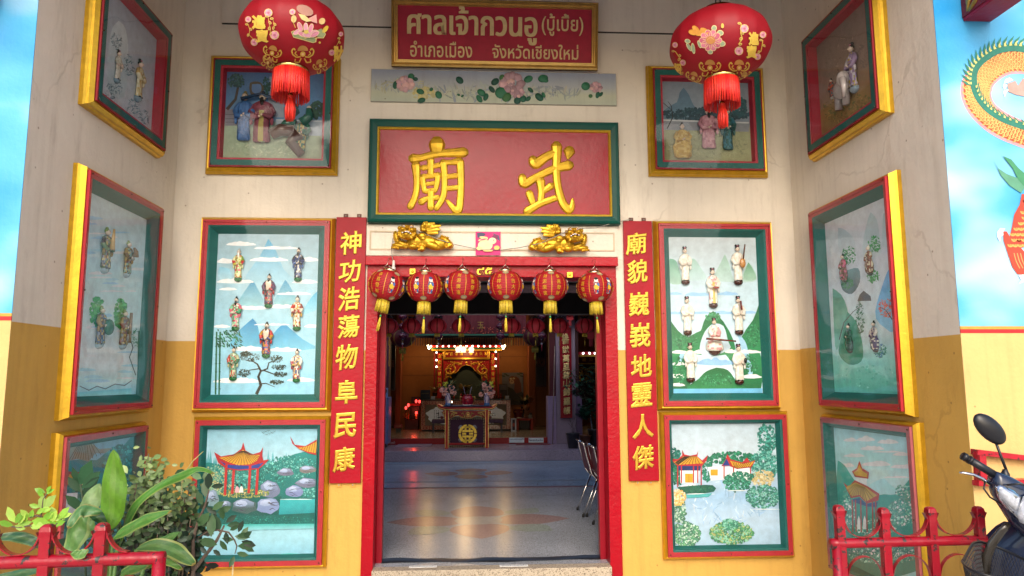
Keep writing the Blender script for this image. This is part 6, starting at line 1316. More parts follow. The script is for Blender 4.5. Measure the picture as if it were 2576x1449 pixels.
# carved arch
mb = MB(); p, q = at(I1, 1400, 1130, Yb), at(I1, 2360, 305, Yb); x0, x1 = p.x, q.x; zt_, zb_ = q.z, p.z
arch = [at(I1, x, y, Yb) for x, y in [(1480, 760), (1510, 660), (1580, 600), (1660, 575), (1720, 520), (1760, 460), (1830, 420), (1890, 408), (1960, 425), (2020, 470), (2060, 530), (2120, 580), (2190, 620), (2200, 700), (2210, 760)]]
A_ = [(v.x, v.z) for v in arch]
outl = [(x0, zt_), (x0, A_[0][1])]+A_+[(x1, A_[-1][1]), (x1, zt_)]
mb.prism([(x, Yb, z) for x, z in outl], (0, .06, 0), hx('#8a1a1a')); cp = mb.build('carved_panel', 'gloss', t)
mb = MB(); mb.tube([v+Vector((0, -.004, 0)) for v in arch], .012, hx('#b98a34'), 6); mb.build('gilt_edge', 'gold', cp)
for sx in (0, 1):
    mb = MB(); fx = lambda x: 2*1882-x if sx else x
    def dt(pts, r_): mb.tube([at(I1, fx(x), y, Yb)+Vector((0, -.012, 0)) for x, y in smooth_path(pts, 4)], r_, hx('#b8862c'), 8)
    dt([(1640, 360), (1620, 420), (1650, 480), (1640, 540), (1560, 600), (1480, 580), (1460, 520), (1510, 480), (1570, 510)], .026); dt([(1660, 380), (1720, 370), (1770, 400)], .022); dt([(1470, 600), (1460, 680), (1510, 640)], .018); random.seed(2)
    for i in range(46):
        x, y = random.choice([(random.uniform(1450, 1600), random.uniform(340, 470)), (random.uniform(1560, 1800), random.uniform(330, 420)), (random.uniform(1440, 1570), random.uniform(470, 740))])
        if x > 1600 and y > 560: continue
        mb.ell(at(I1, fx(x), y, Yb)+Vector((0, -.006, 0)), (random.uniform(.012, .03), .014, random.uniform(.008, .02)), jit(hx('#b8862c'), .3), 7, 5, rot=Matrix.Rotation(random.uniform(-1, 1), 3, 'Y'))
    mb.build('gilt_dragon', 'goldleaf', cp)
mb = MB(); mb.ell(at(I1, 1885, 365, Yb)+Vector((0, -.01, 0)), (.035, .015, .035), hx('#c8963a')); mb.build('gilt_pearl', 'goldleaf', cp)
mb = MB(); mb.box((x0, Yb+.2, zb_), (x1, Yb+.24, zt_), hx('#2c3834')); mb.build('niche_back', 'flat', t)
# eaves with bulbs
mb = MB(); p, q = at(I1, 1165, 120, Yb-.2), at(I2, 285, 60, Yb-.2); zc_ = p.z
mb.box((p.x, Yb-.2, zc_), (q.x, Yb+.1, zc_+.04), hx('#b8862c')); mb.box((p.x-.02, Yb-.22, zc_+.04), (q.x+.02, Yb+.1, zc_+.09), hx('#1f4a34')); mb.box((p.x-.04, Yb-.24, zc_+.09), (q.x+.04, Yb+.1, zc_+.15), hx('#a81c22')); mb.build('eaves', 'gloss', t)
zb2 = zc_+.12; lights = []
for i in range(13): lights.append((p.x-.01+(q.x-p.x+.02)*i/12, Yb-.255, zb2))
for Zq, x, ys in ((I1, 1267, (155, 312, 448)), (I2, 170, (140, 285, 435))):
    for y in ys: v = at(Zq, x, y, Yb-.06); lights.append((v.x, Yb-.06, v.z))
for v in lights: mb = MB(); mb.ell(v, (.022, .022, .022), (1, .87, .66)); mb.build('bulb', 'lamp', t)
def plamp(name, loc, e, c=(1, .62, .25), r=.05, par=None):
    l = bpy.data.lights.new(name, 'POINT'); l.energy = e; l.color = c; l.shadow_soft_size = r; o = bpy.data.objects.new(name, l); COLL.objects.link(o)
    if par: o.parent = par; o.location = Vector(loc)-ORG[par.name]
    else: o.location = loc
    return o
plamp('bulb_light', (-.16, Yb-.6, 2.35), 9, par=t)
for k, (Zq, xy0, xy1, lb) in enumerate(((I1, (1085, 0), (1120, 85), 'slanting lit tube lamp at the left end of the shrine eaves'), (I2, (362, 0), (315, 85), 'slanting lit tube lamp at the right end of the shrine eaves'))):
    u, v = at(Zq, *xy0, Yb-.3), at(Zq, *xy1, Yb-.3); tt = thing('tube_lamp', lb, 'lamp', u, 'lit tube lamps of the shrine'); mb = MB(); mb.tube([u, v], .024, (1, .85, .5), 10); mb.build('tube', 'lamp', tt); mb = MB(); mb.tube([u+(u-v)*.1, u], .03, hx('#8a6a3a'), 10); mb.tube([u, (u.x, Yb-.2, u.z+.06)], .008, hx('#8a6a3a'), 6); mb.build('lamp_holder', 'brass', tt); plamp('tube_light', (u+v)/2+Vector((0, -.08, -.05)), 7, (1, .6, .2), par=tt)
tt = thing('hall_lamp', 'hanging brass lamp with three lit glass globes in front of the altar sign', 'lamp', at(I1, 1850, 90, 10.2))
for x, y in ((1712, 85), (1822, 85), (1985, 90)):
    v = at(I1, x, y, 10.2); mb = MB(); mb.lathe([(.02, .06), (.055, .035), (.066, 0), (.055, -.035), (.045, -.055), (.065, -.075)], v, 16, (1, .84, .6)); mb.build('glass_globe', 'globe', tt)
    mb = MB(); mb.tube([v+Vector((0, 0, .06)), v+Vector((0, 0, .12)), at(I1, 1850, 10, 10.2)+Vector((0, 0, .1))], .01, hx('#9a7a3a'), 6); mb.build('arm', 'brass', tt)
c_ = at(I1, 1850, 10, 10.2); mb = MB(); mb.tube([c_+Vector((0, 0, .08)), (c_.x, 10.2, 3.7)], .012, hx('#6a5a3a'), 6); mb.build('stem', 'brass', tt); plamp('globe_light', c_+Vector((0, -.7, -.6)), 3, (1, .68, .35), par=tt)
# ---- things on the altar
random.seed(3)
def leafy(name, c, n, L, cols, label, cat, par=None, mt='leaf', pot=None, w_=.22, up=.6):
    t = thing(name, label, cat, c); mb = MB(); c = Vector(c)
    for i in range(n):
        a = random.uniform(0, 2*pi); e = random.uniform(-.2, 1.2)*up+.2; l = L*random.uniform(.6, 1.2); d = Vector((cos(a)*cos(e), sin(a)*cos(e)*.6, sin(e))); s = d.cross(Vector((0, 0, 1))).normalized(); b = c+Vector((random.uniform(-.06, .06)*L*3, random.uniform(-.05, .05), random.uniform(.0, .25)*L*2))
        m_ = b+d*l*.55; tip = b+d*l+Vector((0, 0, -.15*l)); mb.add([b, m_+s*l*w_*.5, tip, m_-s*l*w_*.5, m_+Vector((0, 0, -.02*l))], [[0, 1, 4], [1, 2, 4], [2, 3, 4], [3, 0, 4]], jit(hx(random.choice(cols)), .25), True)
    mb.build('leaves', mt, t)
    if pot:
        mb = MB(); mb.lathe([(pot*.75, 0), (pot, pot*1.3), (pot*.9, pot*1.3), (0, pot*1.2)], c+Vector((0, 0, -pot*1.3)), 16, hx('#3a2a2a')); mb.build('pot', 'ceramic', t)
    return t
ZA = 1.115
v = at(I1, 1530, 820, 12.2); leafy('altar_plant', (v.x, 12.2, ZA+.2), 60, .3, ['#2a5a62', '#1c3a30', '#3a7a86', '#1c2c24'], 'dark leafy plant on the altar behind the left vase', 'plant', pot=.08)
v = at(I1, 2280, 830, 12.2); leafy('altar_plant', (v.x, 12.2, ZA+.2), 60, .3, ['#2a5a5a', '#1c3a2a', '#35727c', '#1a2620'], 'dark leafy plant on the altar behind the right vase', 'plant', pot=.08)
v = at(I1, 1235, 850, 12.1); leafy('altar_plant', (v.x, 12.1, ZA+.16), 40, .2, ['#5a5a30', '#3a3a20', '#7a6a34'], 'small dry leafed plant at the left end of the altar', 'plant', pot=.07)
v = at(I1, 1850, 840, 12.4); leafy('offering_flowers', (v.x, 12.4, ZA+.14), 90, .26, ['#6a5a24', '#8a6a2a', '#3a3a1c', '#a8701e', '#2a3a24'], 'mass of dim gold and green offerings before the shrine niche', 'offering', pot=.1)
v0, v1 = at(I1, 935, 1130, 11.85), at(I1, 1135, 925, 11.85); mb = MB(); mb.box((v0.x, 11.85, ZA), (v1.x, 11.93, v1.z), hx('#2a3a50')); mb.box((v0.x+.03, 11.846, v1.z-.1), (v1.x-.03, 11.85, v1.z-.08), hx('#6a6a58')); solo(mb, 'donation_box', 'paint', 'dark blue upright box at the left end of the altar', 'box', ((v0.x+v1.x)/2, 11.85, ZA), bevel=.004)
for k, (Zq, x0_, y0_, x1_, y1_, lb) in enumerate(((I1, 1153, 1122, 1237, 1055, 'small white card standing at the left of the altar top'), (I2, 367, 1100, 445, 1045, 'small white card standing at the right end of the altar top'))):
    p, q = at(Zq, x0_, y0_, 11.75), at(Zq, x1_, y1_, 11.75); mb = MB(); mb.prism([(p.x, 11.75, ZA), (q.x, 11.75, ZA), (q.x, 11.77, q.z), (p.x, 11.77, q.z)], (0, .01, 0), hx('#c8ccd4')); solo(mb, 'white_card', 'flat', lb, 'card', ((p.x+q.x)/2, 11.75, ZA), 'white cards on the altar')
p, q = at(I2, 240, 930, 12.3), at(I2, 405, 805, 12.3); mb = MB(); mb.box((p.x, 12.3, ZA), (q.x, 12.33, q.z), hx('#4a4038')); mb.box((p.x+.02, 12.296, p.z+.01), (q.x-.02, 12.3, q.z-.02), hx('#8a8078')); solo(mb, 'framed_photo', 'paint', 'grey framed photo standing at the right of the altar top', 'photo frame', ((p.x+q.x)/2, 12.3, ZA))
random.seed(9)
for i in range(16):
    x = random.uniform(.2, .9); c = hx(random.choice(['#8a1a1a', '#5a1414', '#a83a2a', '#6a4a2a'])); h_ = random.uniform(.05, .14); b = (x if i % 2 else x-1.0, 11.95+random.uniform(0, .2), ZA)
    mb = MB(); mb.lathe([(.02, 0), (.026, h_*.5), (.018, h_), (0, h_)], b, 8, c); solo(mb, 'offering_cup', 'ceramic', 'one of the small dark red cups crowded on the altar top', 'cup', b, 'small cups on the altar top')
# ---- small altar table in front
Yt = 8.421; t = thing('altar_table', 'red and gilt altar table with upturned ends and a round gold emblem', 'table', (-.11, Yt+.25, z1)); y0, y1 = Yt, Yt+.55
TR_ = hx('#a01c24'); TG = hx('#c8a45a'); lx0, lx1 = -.556, .334
mb = MB(); prof = [at(I3, x, y, Yt) for x, y in smooth_path([(1275, 92), (1290, 150), (1360, 195), (1480, 212), (1900, 208), (2300, 203), (2430, 190), (2500, 130), (2512, 75)], 4)]; prof2 = [at(I3, x, y, Yt) for x, y in smooth_path([(2490, 95), (2420, 132), (2300, 140), (1900, 145), (1480, 148), (1390, 130), (1310, 95)], 4)]
mb.prism([(v.x, y0, v.z) for v in prof+prof2], (0, y1-y0, 0), TR_); top = mb.build('table_top', 'gloss', t)
mb = MB(); mb.tube([v+Vector((0, -.004, .018)) for v in prof[2:-2]], .009, TG, 6); mb.build('gilt_edge', 'gold', top)
mb = MB(); p, q = at(I3, 1400, 135, Yt), at(I3, 2400, 128, Yt); mb.box((p.x, y0+.01, 1.06), (q.x, y1-.01, 1.075), hx('#20305a')); mb.build('blue_cloth', 'flat', t)
for x in (lx0+.035, lx1-.035):
    for y in (y0, y1-.07):
        mb = MB(); mb.box((x-.035, y, z1), (x+.035, y+.07, 1.03), TR_); lg = mb.build('leg', 'gloss', t, bevel=.004)
        if y == y0:
            mb = MB()
            for dx in (-.03, .03): mb.box((x+dx-.005, y-.004, z1+.02), (x+dx+.005, y, 1.0), TG)
            mb.build('gilt_edge', 'gold', lg)
mb = MB(); ap = [at(I3, x, y, Yt+.01) for x, y in [(1530, 225), (2265, 222), (2262, 385), (2180, 335), (2090, 318), (1990, 370), (1900, 378), (1800, 360), (1720, 318), (1640, 330), (1540, 385)]]; mb.prism(ap, (0, .02, 0), hx('#8a1c24')); apn = mb.build('apron', 'gloss', t); mb = MB()
mb.tube([v+Vector((0, -.002, 0)) for v in ap[2:]], .006, TG, 6)
for sx in (0, 1):
    f_ = lambda x: 2*1905-x if sx else x
    for pts in ([(1545, 240), (1620, 245), (1690, 265), (1660, 285), (1620, 262), (1560, 300)], [(1550, 340), (1590, 300), (1640, 290), (1610, 320)], [(1780, 290), (1820, 265), (1830, 320), (1860, 345), (1830, 345)]): mb.tube([at(I3, f_(x), y, Yt)+Vector((0, .004, 0)) for x, y in smooth_path(pts, 4)], .007, TG, 6)
e = at(I3, 1912, 302, Yt); mb.tube([e+Vector((.042*cos(u), .004, .045*sin(u))) for u in [k*pi/10 for k in range(21)]], .008, TG, 6); mb.box((e.x-.025, Yt, e.z-.006), (e.x+.025, Yt+.01, e.z+.006), TG); mb.box((e.x-.006, Yt, e.z-.03), (e.x+.006, Yt+.01, e.z+.03), TG); mb.build('gilt_scrolls', 'gold', apn)
for sx in (0, 1):
    f_ = lambda x: 2*1890-x if sx else x; mb = MB(); mb.prism([at(I3, f_(x), y, Yt+.01) for x, y in [(1460, 222), (1400, 225), (1385, 260), (1410, 310), (1440, 410), (1460, 410)]], (0, .03, 0), TR_); mb.tube([at(I3, f_(x), y, Yt)+Vector((0, .004, 0)) for x, y in smooth_path([(1450, 245), (1412, 255), (1405, 275), (1430, 320), (1445, 380)], 4)], .008, TG, 6); mb.build('side_bracket', 'gloss', t)
mb = MB(); p, q = at(I3, 1510, 975, Yt+.05), at(I3, 2265, 345, Yt+.05); mb.box((lx0+.07, Yt+.06, z1+.02), (lx1-.07, Yt+.08, q.z), hx('#3c1430')); fp = mb.build('front_panel', 'flat', t); mb = MB()
def gk(x, z, s): 
    for u0, u1, w0, w1 in ((-.45, .45, .3, .45), (-.45, -.3, -.45, .3), (-.45, .2, -.45, -.3), (.05, .2, -.3, .1)): mb.box((x+u0*s, Yt+.054, z+w0*s), (x+u1*s, Yt+.06, z+w1*s), hx('#c8b890'))
for i in range(16):
    x = lx0+.095+(lx1-lx0-.19)*i/15; gk(x, z1+.045, .042); gk(x, q.z-.03, .045)
for i in range(12): z = z1+.1+i*.055; gk(lx0+.09, z, .04); gk(lx1-.09, z, .04)
mb.build('key_pattern', 'paint', fp)
c_ = at(I3, 1908, 695, Yt+.05); mb = MB(); Rm = .19; TGd = hx('#a89038')
def ring(r0_, r1_, u0, u1, col, n=20, dy=0):
    pts = [(c_.x+r1_*cos(u0+(u1-u0)*k/n), Yt+.05-dy, c_.z+r1_*sin(u0+(u1-u0)*k/n)) for k in range(n+1)]+[(c_.x+r0_*cos(u1-(u1-u0)*k/n), Yt+.05-dy, c_.z+r0_*sin(u1-(u1-u0)*k/n)) for k in range(n+1)]; mb.prism(pts, (0, .01, 0), col)
for u0 in (.06, pi+.06): ring(Rm*.72, Rm, u0, u0+pi/2-.16, TGd); ring(Rm*.72, Rm, u0+pi/2+.06, u0+pi-.12, TGd)
for x0_, x1_, w0, w1 in ((-.11, .11, .035, .075), (-.11, .11, -.075, -.035), (-.11, -.03, -.02, .02), (.03, .11, -.02, .02), (-.06, -.025, .075, .13), (.025, .06, .075, .13), (-.06, -.025, -.13, -.075), (.025, .06, -.13, -.075), (-.06, .06, .12, .15), (-.06, .06, -.15, -.12)): mb.box((c_.x+x0_, Yt+.05, c_.z+w0), (c_.x+x1_, Yt+.06, c_.z+w1), TGd)
mb.build('round_emblem', 'gold', fp); mb = MB()
for a in (.75, 2.39, -.75, -2.39): mb.ell((c_.x+.21*cos(a), Yt+.055, c_.z+.2*sin(a)), (.05, .006, .028), hx('#8a8a90'), 10, 6, rot=Matrix.Rotation(-a+pi/2, 3, 'Y'))
mb.build('wing_marks', 'paint', fp); mb = MB(); mb.box((lx0+.07, Yt+.02, z1+.075), (lx1-.07, Yt+.058, z1+.11), TR_); mb.build('stretcher', 'gloss', t, bevel=.003)
# vases, flowers and incense pot on the table
ZT = 1.075
def vase(Z, x, y, label, fl, ylab):
    v = at(Z, x, y, Yt+.2); b = Vector((v.x, Yt+.2, ZT)); t = thing('flower_vase', label, 'vase', b, 'pair of vases on the altar table')
    mb = MB(); mb.lathe([(.055, 0), (.06, .03), (.05, .05), (.062, .11), (.06, .17), (.045, .22), (.055, .25), (.045, .25)], b, 20, lambda i, k: hx('#4a78b8') if i < 2 else jit(hx('#c8b8c8') if (k*7+i*5) % 11 > 2 else hx('#4a5a98'), .1)); mb.build('vase_body', 'ceramic', t)
    f = thing('bouquet', ylab, 'flowers', b+Vector((0, 0, .24)), 'bouquets in the vases'); random.seed(int(x))
    for dx, dz in fl:
        c = b+Vector((dx, random.uniform(-.05, .05), .24+dz)); mb = MB()
        for r_, n_ in ((.012, 3), (.026, 5), (.04, 7)):
            for k in range(n_): a = 2*pi*k/n_+r_*50; mb.ell(c+Vector((r_*cos(a), r_*.5*sin(a)-.012, r_*sin(a))), (.02, .01, .018), jit(hx('#e0a898' if r_ > .02 else '#c87868'), .1), 7, 5)
        mb.tube([c, b+Vector((dx*.2, 0, .2))], .003, hx('#2a4a2a'), 5); mb.build('rose', 'paint', f)
    yx = fl[0][0]*1.0; c = b+Vector(((-.05 if x < 1700 and Z is I1 else .1), .02, .42)); mb = MB()
    for i in range(16): mb.ell(c+Vector((random.uniform(-.04, .04), random.uniform(-.02, .02), random.uniform(-.06, .06))), (.02, .012, .022), jit(hx('#d8d840'), .15), 6, 4)
    mb.build('yellow_flower', 'paint', f); mb = MB()
    for i in range(26):
        a = random.uniform(0, 2*pi); l = random.uniform(.06, .12); p_ = b+Vector((random.uniform(-.1, .1), random.uniform(-.04, .06), random.uniform(.26, .42))); d = Vector((cos(a), .3*sin(a), sin(a)*.6))*l; s = Vector((-d.z, 0, d.x))*.25; mb.add([p_, p_+d*.5+s, p_+d, p_+d*.5-s], [[0, 1, 2, 3]], jit(hx(random.choice(['#24404a', '#1c3024', '#30566a'])), .2))
    mb.build('leaves', 'leaf', f)
vase(I1, 1500, 1240, 'blue and white vase at the left end of the altar table', [(-.12, .07), (-.04, .07), (-.075, 0.01), (-.02, -.02), (.04, .13), (.09, .12), (.09, .04), (.13, .02), (-.1, .1)], 'bunch of peach roses with a yellow bloom at its left, in the left vase')
vase(I1, 2305, 1240, 'blue and white vase at the right end of the altar table', [(-.06, .18), (-.05, .11), (.02, .1), (-.02, .04), (-.12, -.02), (.05, .0), (.12, .03), (.09, -.05), (.08, .15)], 'bunch of peach roses with a yellow bloom at its right, in the right vase')
v = at(I1, 1905, 1240, Yt+.2); b = Vector((v.x, Yt+.2, ZT)); t = thing('incense_pot', 'round glossy red incense pot with a pale base in the middle of the altar table', 'incense pot', b)
mb = MB(); mb.lathe([(.12, 0), (.125, .012), (.1, .018)], b, 28, hx('#c8c4bc')); mb.lathe([(.1, .018), (.105, .04), (.128, .09), (.125, .14), (.1, .185), (.085, .2), (.1, .22), (.085, .22), (.07, .19), (0, .19)], b, 28, hx('#a3142a')); mb.build('pot_body', 'ceramic', t)
for s in (-1, 1): mb = MB(); mb.tube([b+Vector((s*.11, 0, .17)), b+Vector((s*.15, 0, .18)), b+Vector((s*.155, 0, .13)), b+Vector((s*.125, 0, .1))], .013, hx('#b89a5a'), 8); mb.build('handle', 'gold', t)
tt = thing('incense_sticks', 'two bundles of pale incense sticks fanned out in the red pot', 'incense', b+Vector((0, 0, .19)))
for s in (-1, 1): mb = MB(); mb.tube([b+Vector((s*.04, 0, .19)), b+Vector((s*.085, 0, .38))], [.012, .006], hx('#8a8aa0'), 6); mb.build('stick_bundle', 'wood', tt)
mb = MB(); v = at(I1, 1582, 1240, Yt+.12); mb.lathe([(.025, 0), (.03, .04), (.02, .05), (0, .05)], (v.x, Yt+.12, ZT), 12, hx('#2a2430')); lt = mb.build('candle_cup', 'ceramic', None, at=(v.x, Yt+.12, ZT)); tag(lt, 'small dark cup with a lit candle beside the left vase', 'candle'); mb = MB(); mb.ell((v.x, Yt+.12, ZT+.075), (.01, .01, .02), (1, .8, .5)); mb.build('flame', 'lamp', lt)
v0, v1 = at(I1, 2145, 1250, Yt+.2), at(I1, 2240, 1195, Yt+.2); mb = MB(); mb.box((v0.x, Yt+.16, ZT), (v1.x, Yt+.24, v1.z), hx('#7a1420')); solo(mb, 'red_box', 'gloss', 'small dark red box beside the right vase', 'box', ((v0.x+v1.x)/2, Yt+.2, ZT), bevel=.003)
# ---- tiger picture
t, r = frame_picture('picture of an orange tiger on dark rocks at the right of the altar', TF(13.28), (.815, 1.395, .93, 1.80), 'bot', group=None) if False else (thing('tiger_picture', 'picture of an orange tiger above dark rocks on the wall right of the altar', 'picture', (1.1, 13.28, .9)), None)
mb = MB(); YT = 13.27
tp = lambda x, y, k=0: at(I2, x, y, YT)+Vector((0, -.001*k, 0))
mb.prism([tp(302, 1230), tp(740, 1230), tp(735, 568), tp(300, 570)], (0, .02, 0), hx('#565664'))
def tpp(pts, c, k): mb.poly([tp(x, y, k) for x, y in pts], hx(c))
tpp([(570, 640), (650, 690), (690, 800), (700, 960), (620, 1000), (540, 960), (560, 800)], '#52220f', 1); tpp([(420, 860), (520, 900), (600, 1000), (700, 960), (740, 1000), (740, 1225), (420, 1225)], '#1f1c1c', 2)
tpp(oval(510, 720, 75, 85), '#5e2a14', 3); tpp(oval(500, 760, 48, 48), '#9a8270', 4); tpp(oval(480, 695, 24, 18), '#b8a890', 4); tpp(oval(540, 690, 24, 18), '#b8a890', 4); tpp(oval(485, 698, 8, 8), '#15100e', 5); tpp(oval(535, 694, 8, 8), '#15100e', 5); tpp(oval(502, 745, 18, 12), '#5a2418', 5)
for i in range(6): tpp([(600+i*14, 700+i*35), (660+i*6, 715+i*35), (605+i*14, 712+i*35)], '#1a100c', 4)
for x, y in ((370, 600), (330, 640), (420, 630), (640, 600), (690, 580), (700, 640)): tpp(oval(x, y, 40, 14, .2), '#1c2a24', 3)
mb.build('painted_scroll', 'paint', t, recalc=False)
# ---- floor-level things on the raised floor
def redlamp(Z, x, y, Y, zb, label):
    v = at(Z, x, y, Y); t = thing('red_lamp', label, 'lamp', (v.x, Y, zb), 'small red votive lamps'); mb = MB(); mb.lathe([(.012, -.02), (.026, 0), (.03, .03), (.02, .06), (0, .065)], (v.x, Y, v.z-.02), 12, (1, .06, .05)); mb.build('glass', 'redlamp', t); mb = MB(); mb.lathe([(.03, zb-v.z+.02), (.012, zb-v.z+.035), (.01, -.03), (.02, -.02)], (v.x, Y, v.z-.02), 10, hx('#6a3a20')); mb.build('stand', 'brass', t)
mb = MB(); p, q = at(I3, 690, 100, 12.2), at(I3, 935, 50, 12.2); v0 = at(I3, 540, 540, 12.2)
t = thing('side_altar', 'low dark red side altar with steps of votive lamps left of the main altar', 'side altar', ((p.x+q.x)/2, 12.3, z2)); mb.box((v0.x+.1, 12.1, z2), (q.x-.05, 12.7, z2+.25), hx('#3a1410')); mb.box((p.x, 12.2, z2+.6), (q.x, 12.6, p.z+.03), hx('#8a1c18')); mb.box((p.x+.03, 12.35, z2+.25), (q.x-.03, 12.6, z2+.6), hx('#1a0c0a')); mb.build('shelf', 'gloss', t, bevel=.004)
mb = MB(); u0, u1 = at(I1, 750, 1150, 12.5), at(I1, 935, 1065, 12.5); mb.box((u0.x, 12.5, p.z+.03), (u1.x, 12.52, u1.z), hx('#241010')); mb.box((u0.x+.03, 12.495, p.z+.05), (u1.x-.03, 12.5, u1.z-.03), hx('#5a3a28')); mb.build('back_frame', 'wood', t)
for Z, x, y, Y, zb, lb in ((I3, 848, 28, 12.28, p.z+.03, 'red lamp on the upper shelf of the side altar, left one'), (I3, 917, 35, 12.28, p.z+.03, 'red lamp on the upper shelf of the side altar, right one'), (I3, 688, 108, 12.16, z2+.25, 'taller red lamp beside the shelf of the side altar'), (I3, 637, 165, 12.14, z2+.25, 'red lamp furthest left of the side altar'), (I3, 852, 268, 12.12, z2+.25, 'lowest red lamp under the shelf of the side altar')): redlamp(Z, x, y, Y, zb, lb)
plamp('votive_light', at(I3, 800, 230, 12.0), 1.6, (1, .08, .04), par=t)
v = at(I3, 640, 300, 12.13); leafy('votive_flowers', (v.x, 12.13, z2+.3), 36, .14, ['#a8862a', '#b8402a', '#3a3a20', '#8a5a1c'], 'small bunch of yellow and red flowers on the side altar', 'flowers', pot=.04)
v = at(I3, 850, 400, 12.12); figurine(None, TF(12.12), v.x, z2+.25, .2, .0, robe=['#c8c0a8', '#a82a20', '#d8a83a'], base='#3a1410', name='deity_statue'); o = bpy.data.objects['deity_statue']; tag(o, 'tiny robed statue lit red under the side altar shelf', 'statue')
v = at(I3, 480, 490, 11.2); mb = MB(); mb.box((v.x-.1, 11.2, z2+.1), (v.x+.1, 11.22, z2+.2), hx('#7a1a14')); mb.box((v.x-.06, 11.22, z2), (v.x+.06, 11.3, z2+.1), hx('#2a2a24')); letter(mb, '功德', TF(11.2), (v.x-.07, v.x+.07, z2+.125, z2+.175), .0, .003, hx('#a86a48'), bev=0); solo(mb, 'red_plaque', 'paint', 'small red plaque on a dark block on the raised floor at the left', 'plaque', (v.x, 11.2, z2))
# low red offering table at the right with a lion dog
p, q = at(I4, 600, 550, 11.7), at(I4, 940, 380, 11.7); t = thing('offering_table', 'low red table crowded with offerings right of the main altar', 'table', ((p.x+q.x)/2, 11.9, z2)); mb = MB(); mb.box((p.x, 11.7, q.z-.05), (q.x, 12.2, q.z), hx('#8a2014')); mb.build('table_top', 'gloss', t, bevel=.004)
for x in (p.x+.03, q.x-.03):
    for y in (11.72, 12.15): mb = MB(); mb.box((x-.025, y, z2), (x+.025, y+.04, q.z-.05), hx('#8a2014')); mb.build('leg', 'gloss', t)
zt2 = q.z; random.seed(21)
v = at(I4, 800, 250, 11.9); mb = MB(); b = Vector((v.x, 11.9, zt2))
for c, r_ in (((0, 0, .06), (.07, .06, .07)), ((.0, -.02, .15), (.055, .05, .08)), ((-.01, -.04, .26), (.055, .05, .055)), ((-.02, -.09, .245), (.03, .025, .025)), ((-.04, -.06, .05), (.022, .03, .06)), ((.04, -.06, .05), (.022, .03, .06)), ((.06, .05, .12), (.02, .02, .08))): mb.ell(b+Vector(c), r_, hx('#7a4a2a'))
for k in range(8): a = k*.785; mb.ell(b+Vector((.05*cos(a)-.01, -.03, .26+.05*sin(a))), (.018, .02, .018), hx('#8a5a30'))
solo(mb, 'guardian_lion', 'wood', 'small brown guardian lion statue sitting on the low red table', 'statue', b)
v = at(I4, 630, 200, 11.95); b = Vector((v.x, 11.95, zt2)); mb = MB(); mb.lathe([(.1, 0), (.11, .04), (.09, .06), (.13, .14), (.12, .2), (.1, .22)], b, 18, hx('#5a1414')); 
for s in (-1, 1): mb.tube([b+Vector((s*.1, 0, .2)), b+Vector((s*.15, 0, .26)), b+Vector((s*.12, 0, .34))], .014, hx('#8a5a3a'), 6)
for k in range(7): mb.ell(b+Vector((-.09+.03*k, -.11, .16)), (.012, .008, .012), hx('#b8843a'), 6, 4)
solo(mb, 'bronze_urn', 'gloss', 'dark red two handled urn with gold studs on the low red table', 'urn', b)
v = at(I4, 880, 350, 11.75); mb = MB(); mb.box((v.x-.05, 11.74, zt2), (v.x+.05, 11.84, zt2+.08), hx('#6a6458')); solo(mb, 'grey_block', 'paint', 'small grey box at the right edge of the low red table', 'box', (v.x, 11.79, zt2), bevel=.004)
v = at(I4, 655, 350, 11.74); mb = MB(); mb.lathe([(.03, 0), (.07, .012), (.075, .02)], (v.x, 11.76, zt2), 16, hx('#b8a890'))
for i in range(8): mb.ell((v.x-.04+.012*i, 11.74, zt2+.022), (.012, .01, .01), hx('#e0d0b0'), 6, 4)
solo(mb, 'offering_dish', 'ceramic', 'pale dish of offerings at the front of the low red table', 'dish', (v.x, 11.76, zt2))
v = at(I2, 780, 1170, 12.3); leafy('hall_plant', (v.x, 12.3, .9), 70, .3, ['#1c2a1c', '#2a3420', '#24301c', '#6a5a24'], 'dark leafy plant below the tiger picture', 'plant', pot=.12); mb = MB(); mb.box((v.x-.16, 12.15, z2), (v.x+.16, 12.5, .74), hx('#2a1a14')); solo(mb, 'plant_stand', 'wood', 'dark wooden stand carrying the plant below the tiger picture', 'stand', (v.x, 12.3, z2), bevel=.006)
p, q = at(I4, 485, 598, 11.2), at(I4, 592, 375, 11.2); t = thing('standing_frame', 'white framed dark picture standing on the raised floor by the altar end', 'picture frame', ((p.x+q.x)/2, 11.2, z2)); molding(TF(11.2), (p.x, q.x, z2, q.z), [(0, -.03), (0, .012), (.028, .012), (.032, 0)], hx('#a8a8b0')).build('white_frame', 'paint', t); mb = MB(); mb.box((p.x+.03, 11.2, z2+.03), (q.x-.03, 11.21, q.z-.03), hx('#241420')); mb.ell(((p.x+q.x)/2, 11.198, (z2+q.z)/2), (.035, .004, .05), hx('#7a2a1c'), 8, 6); mb.build('picture', 'paint', t)
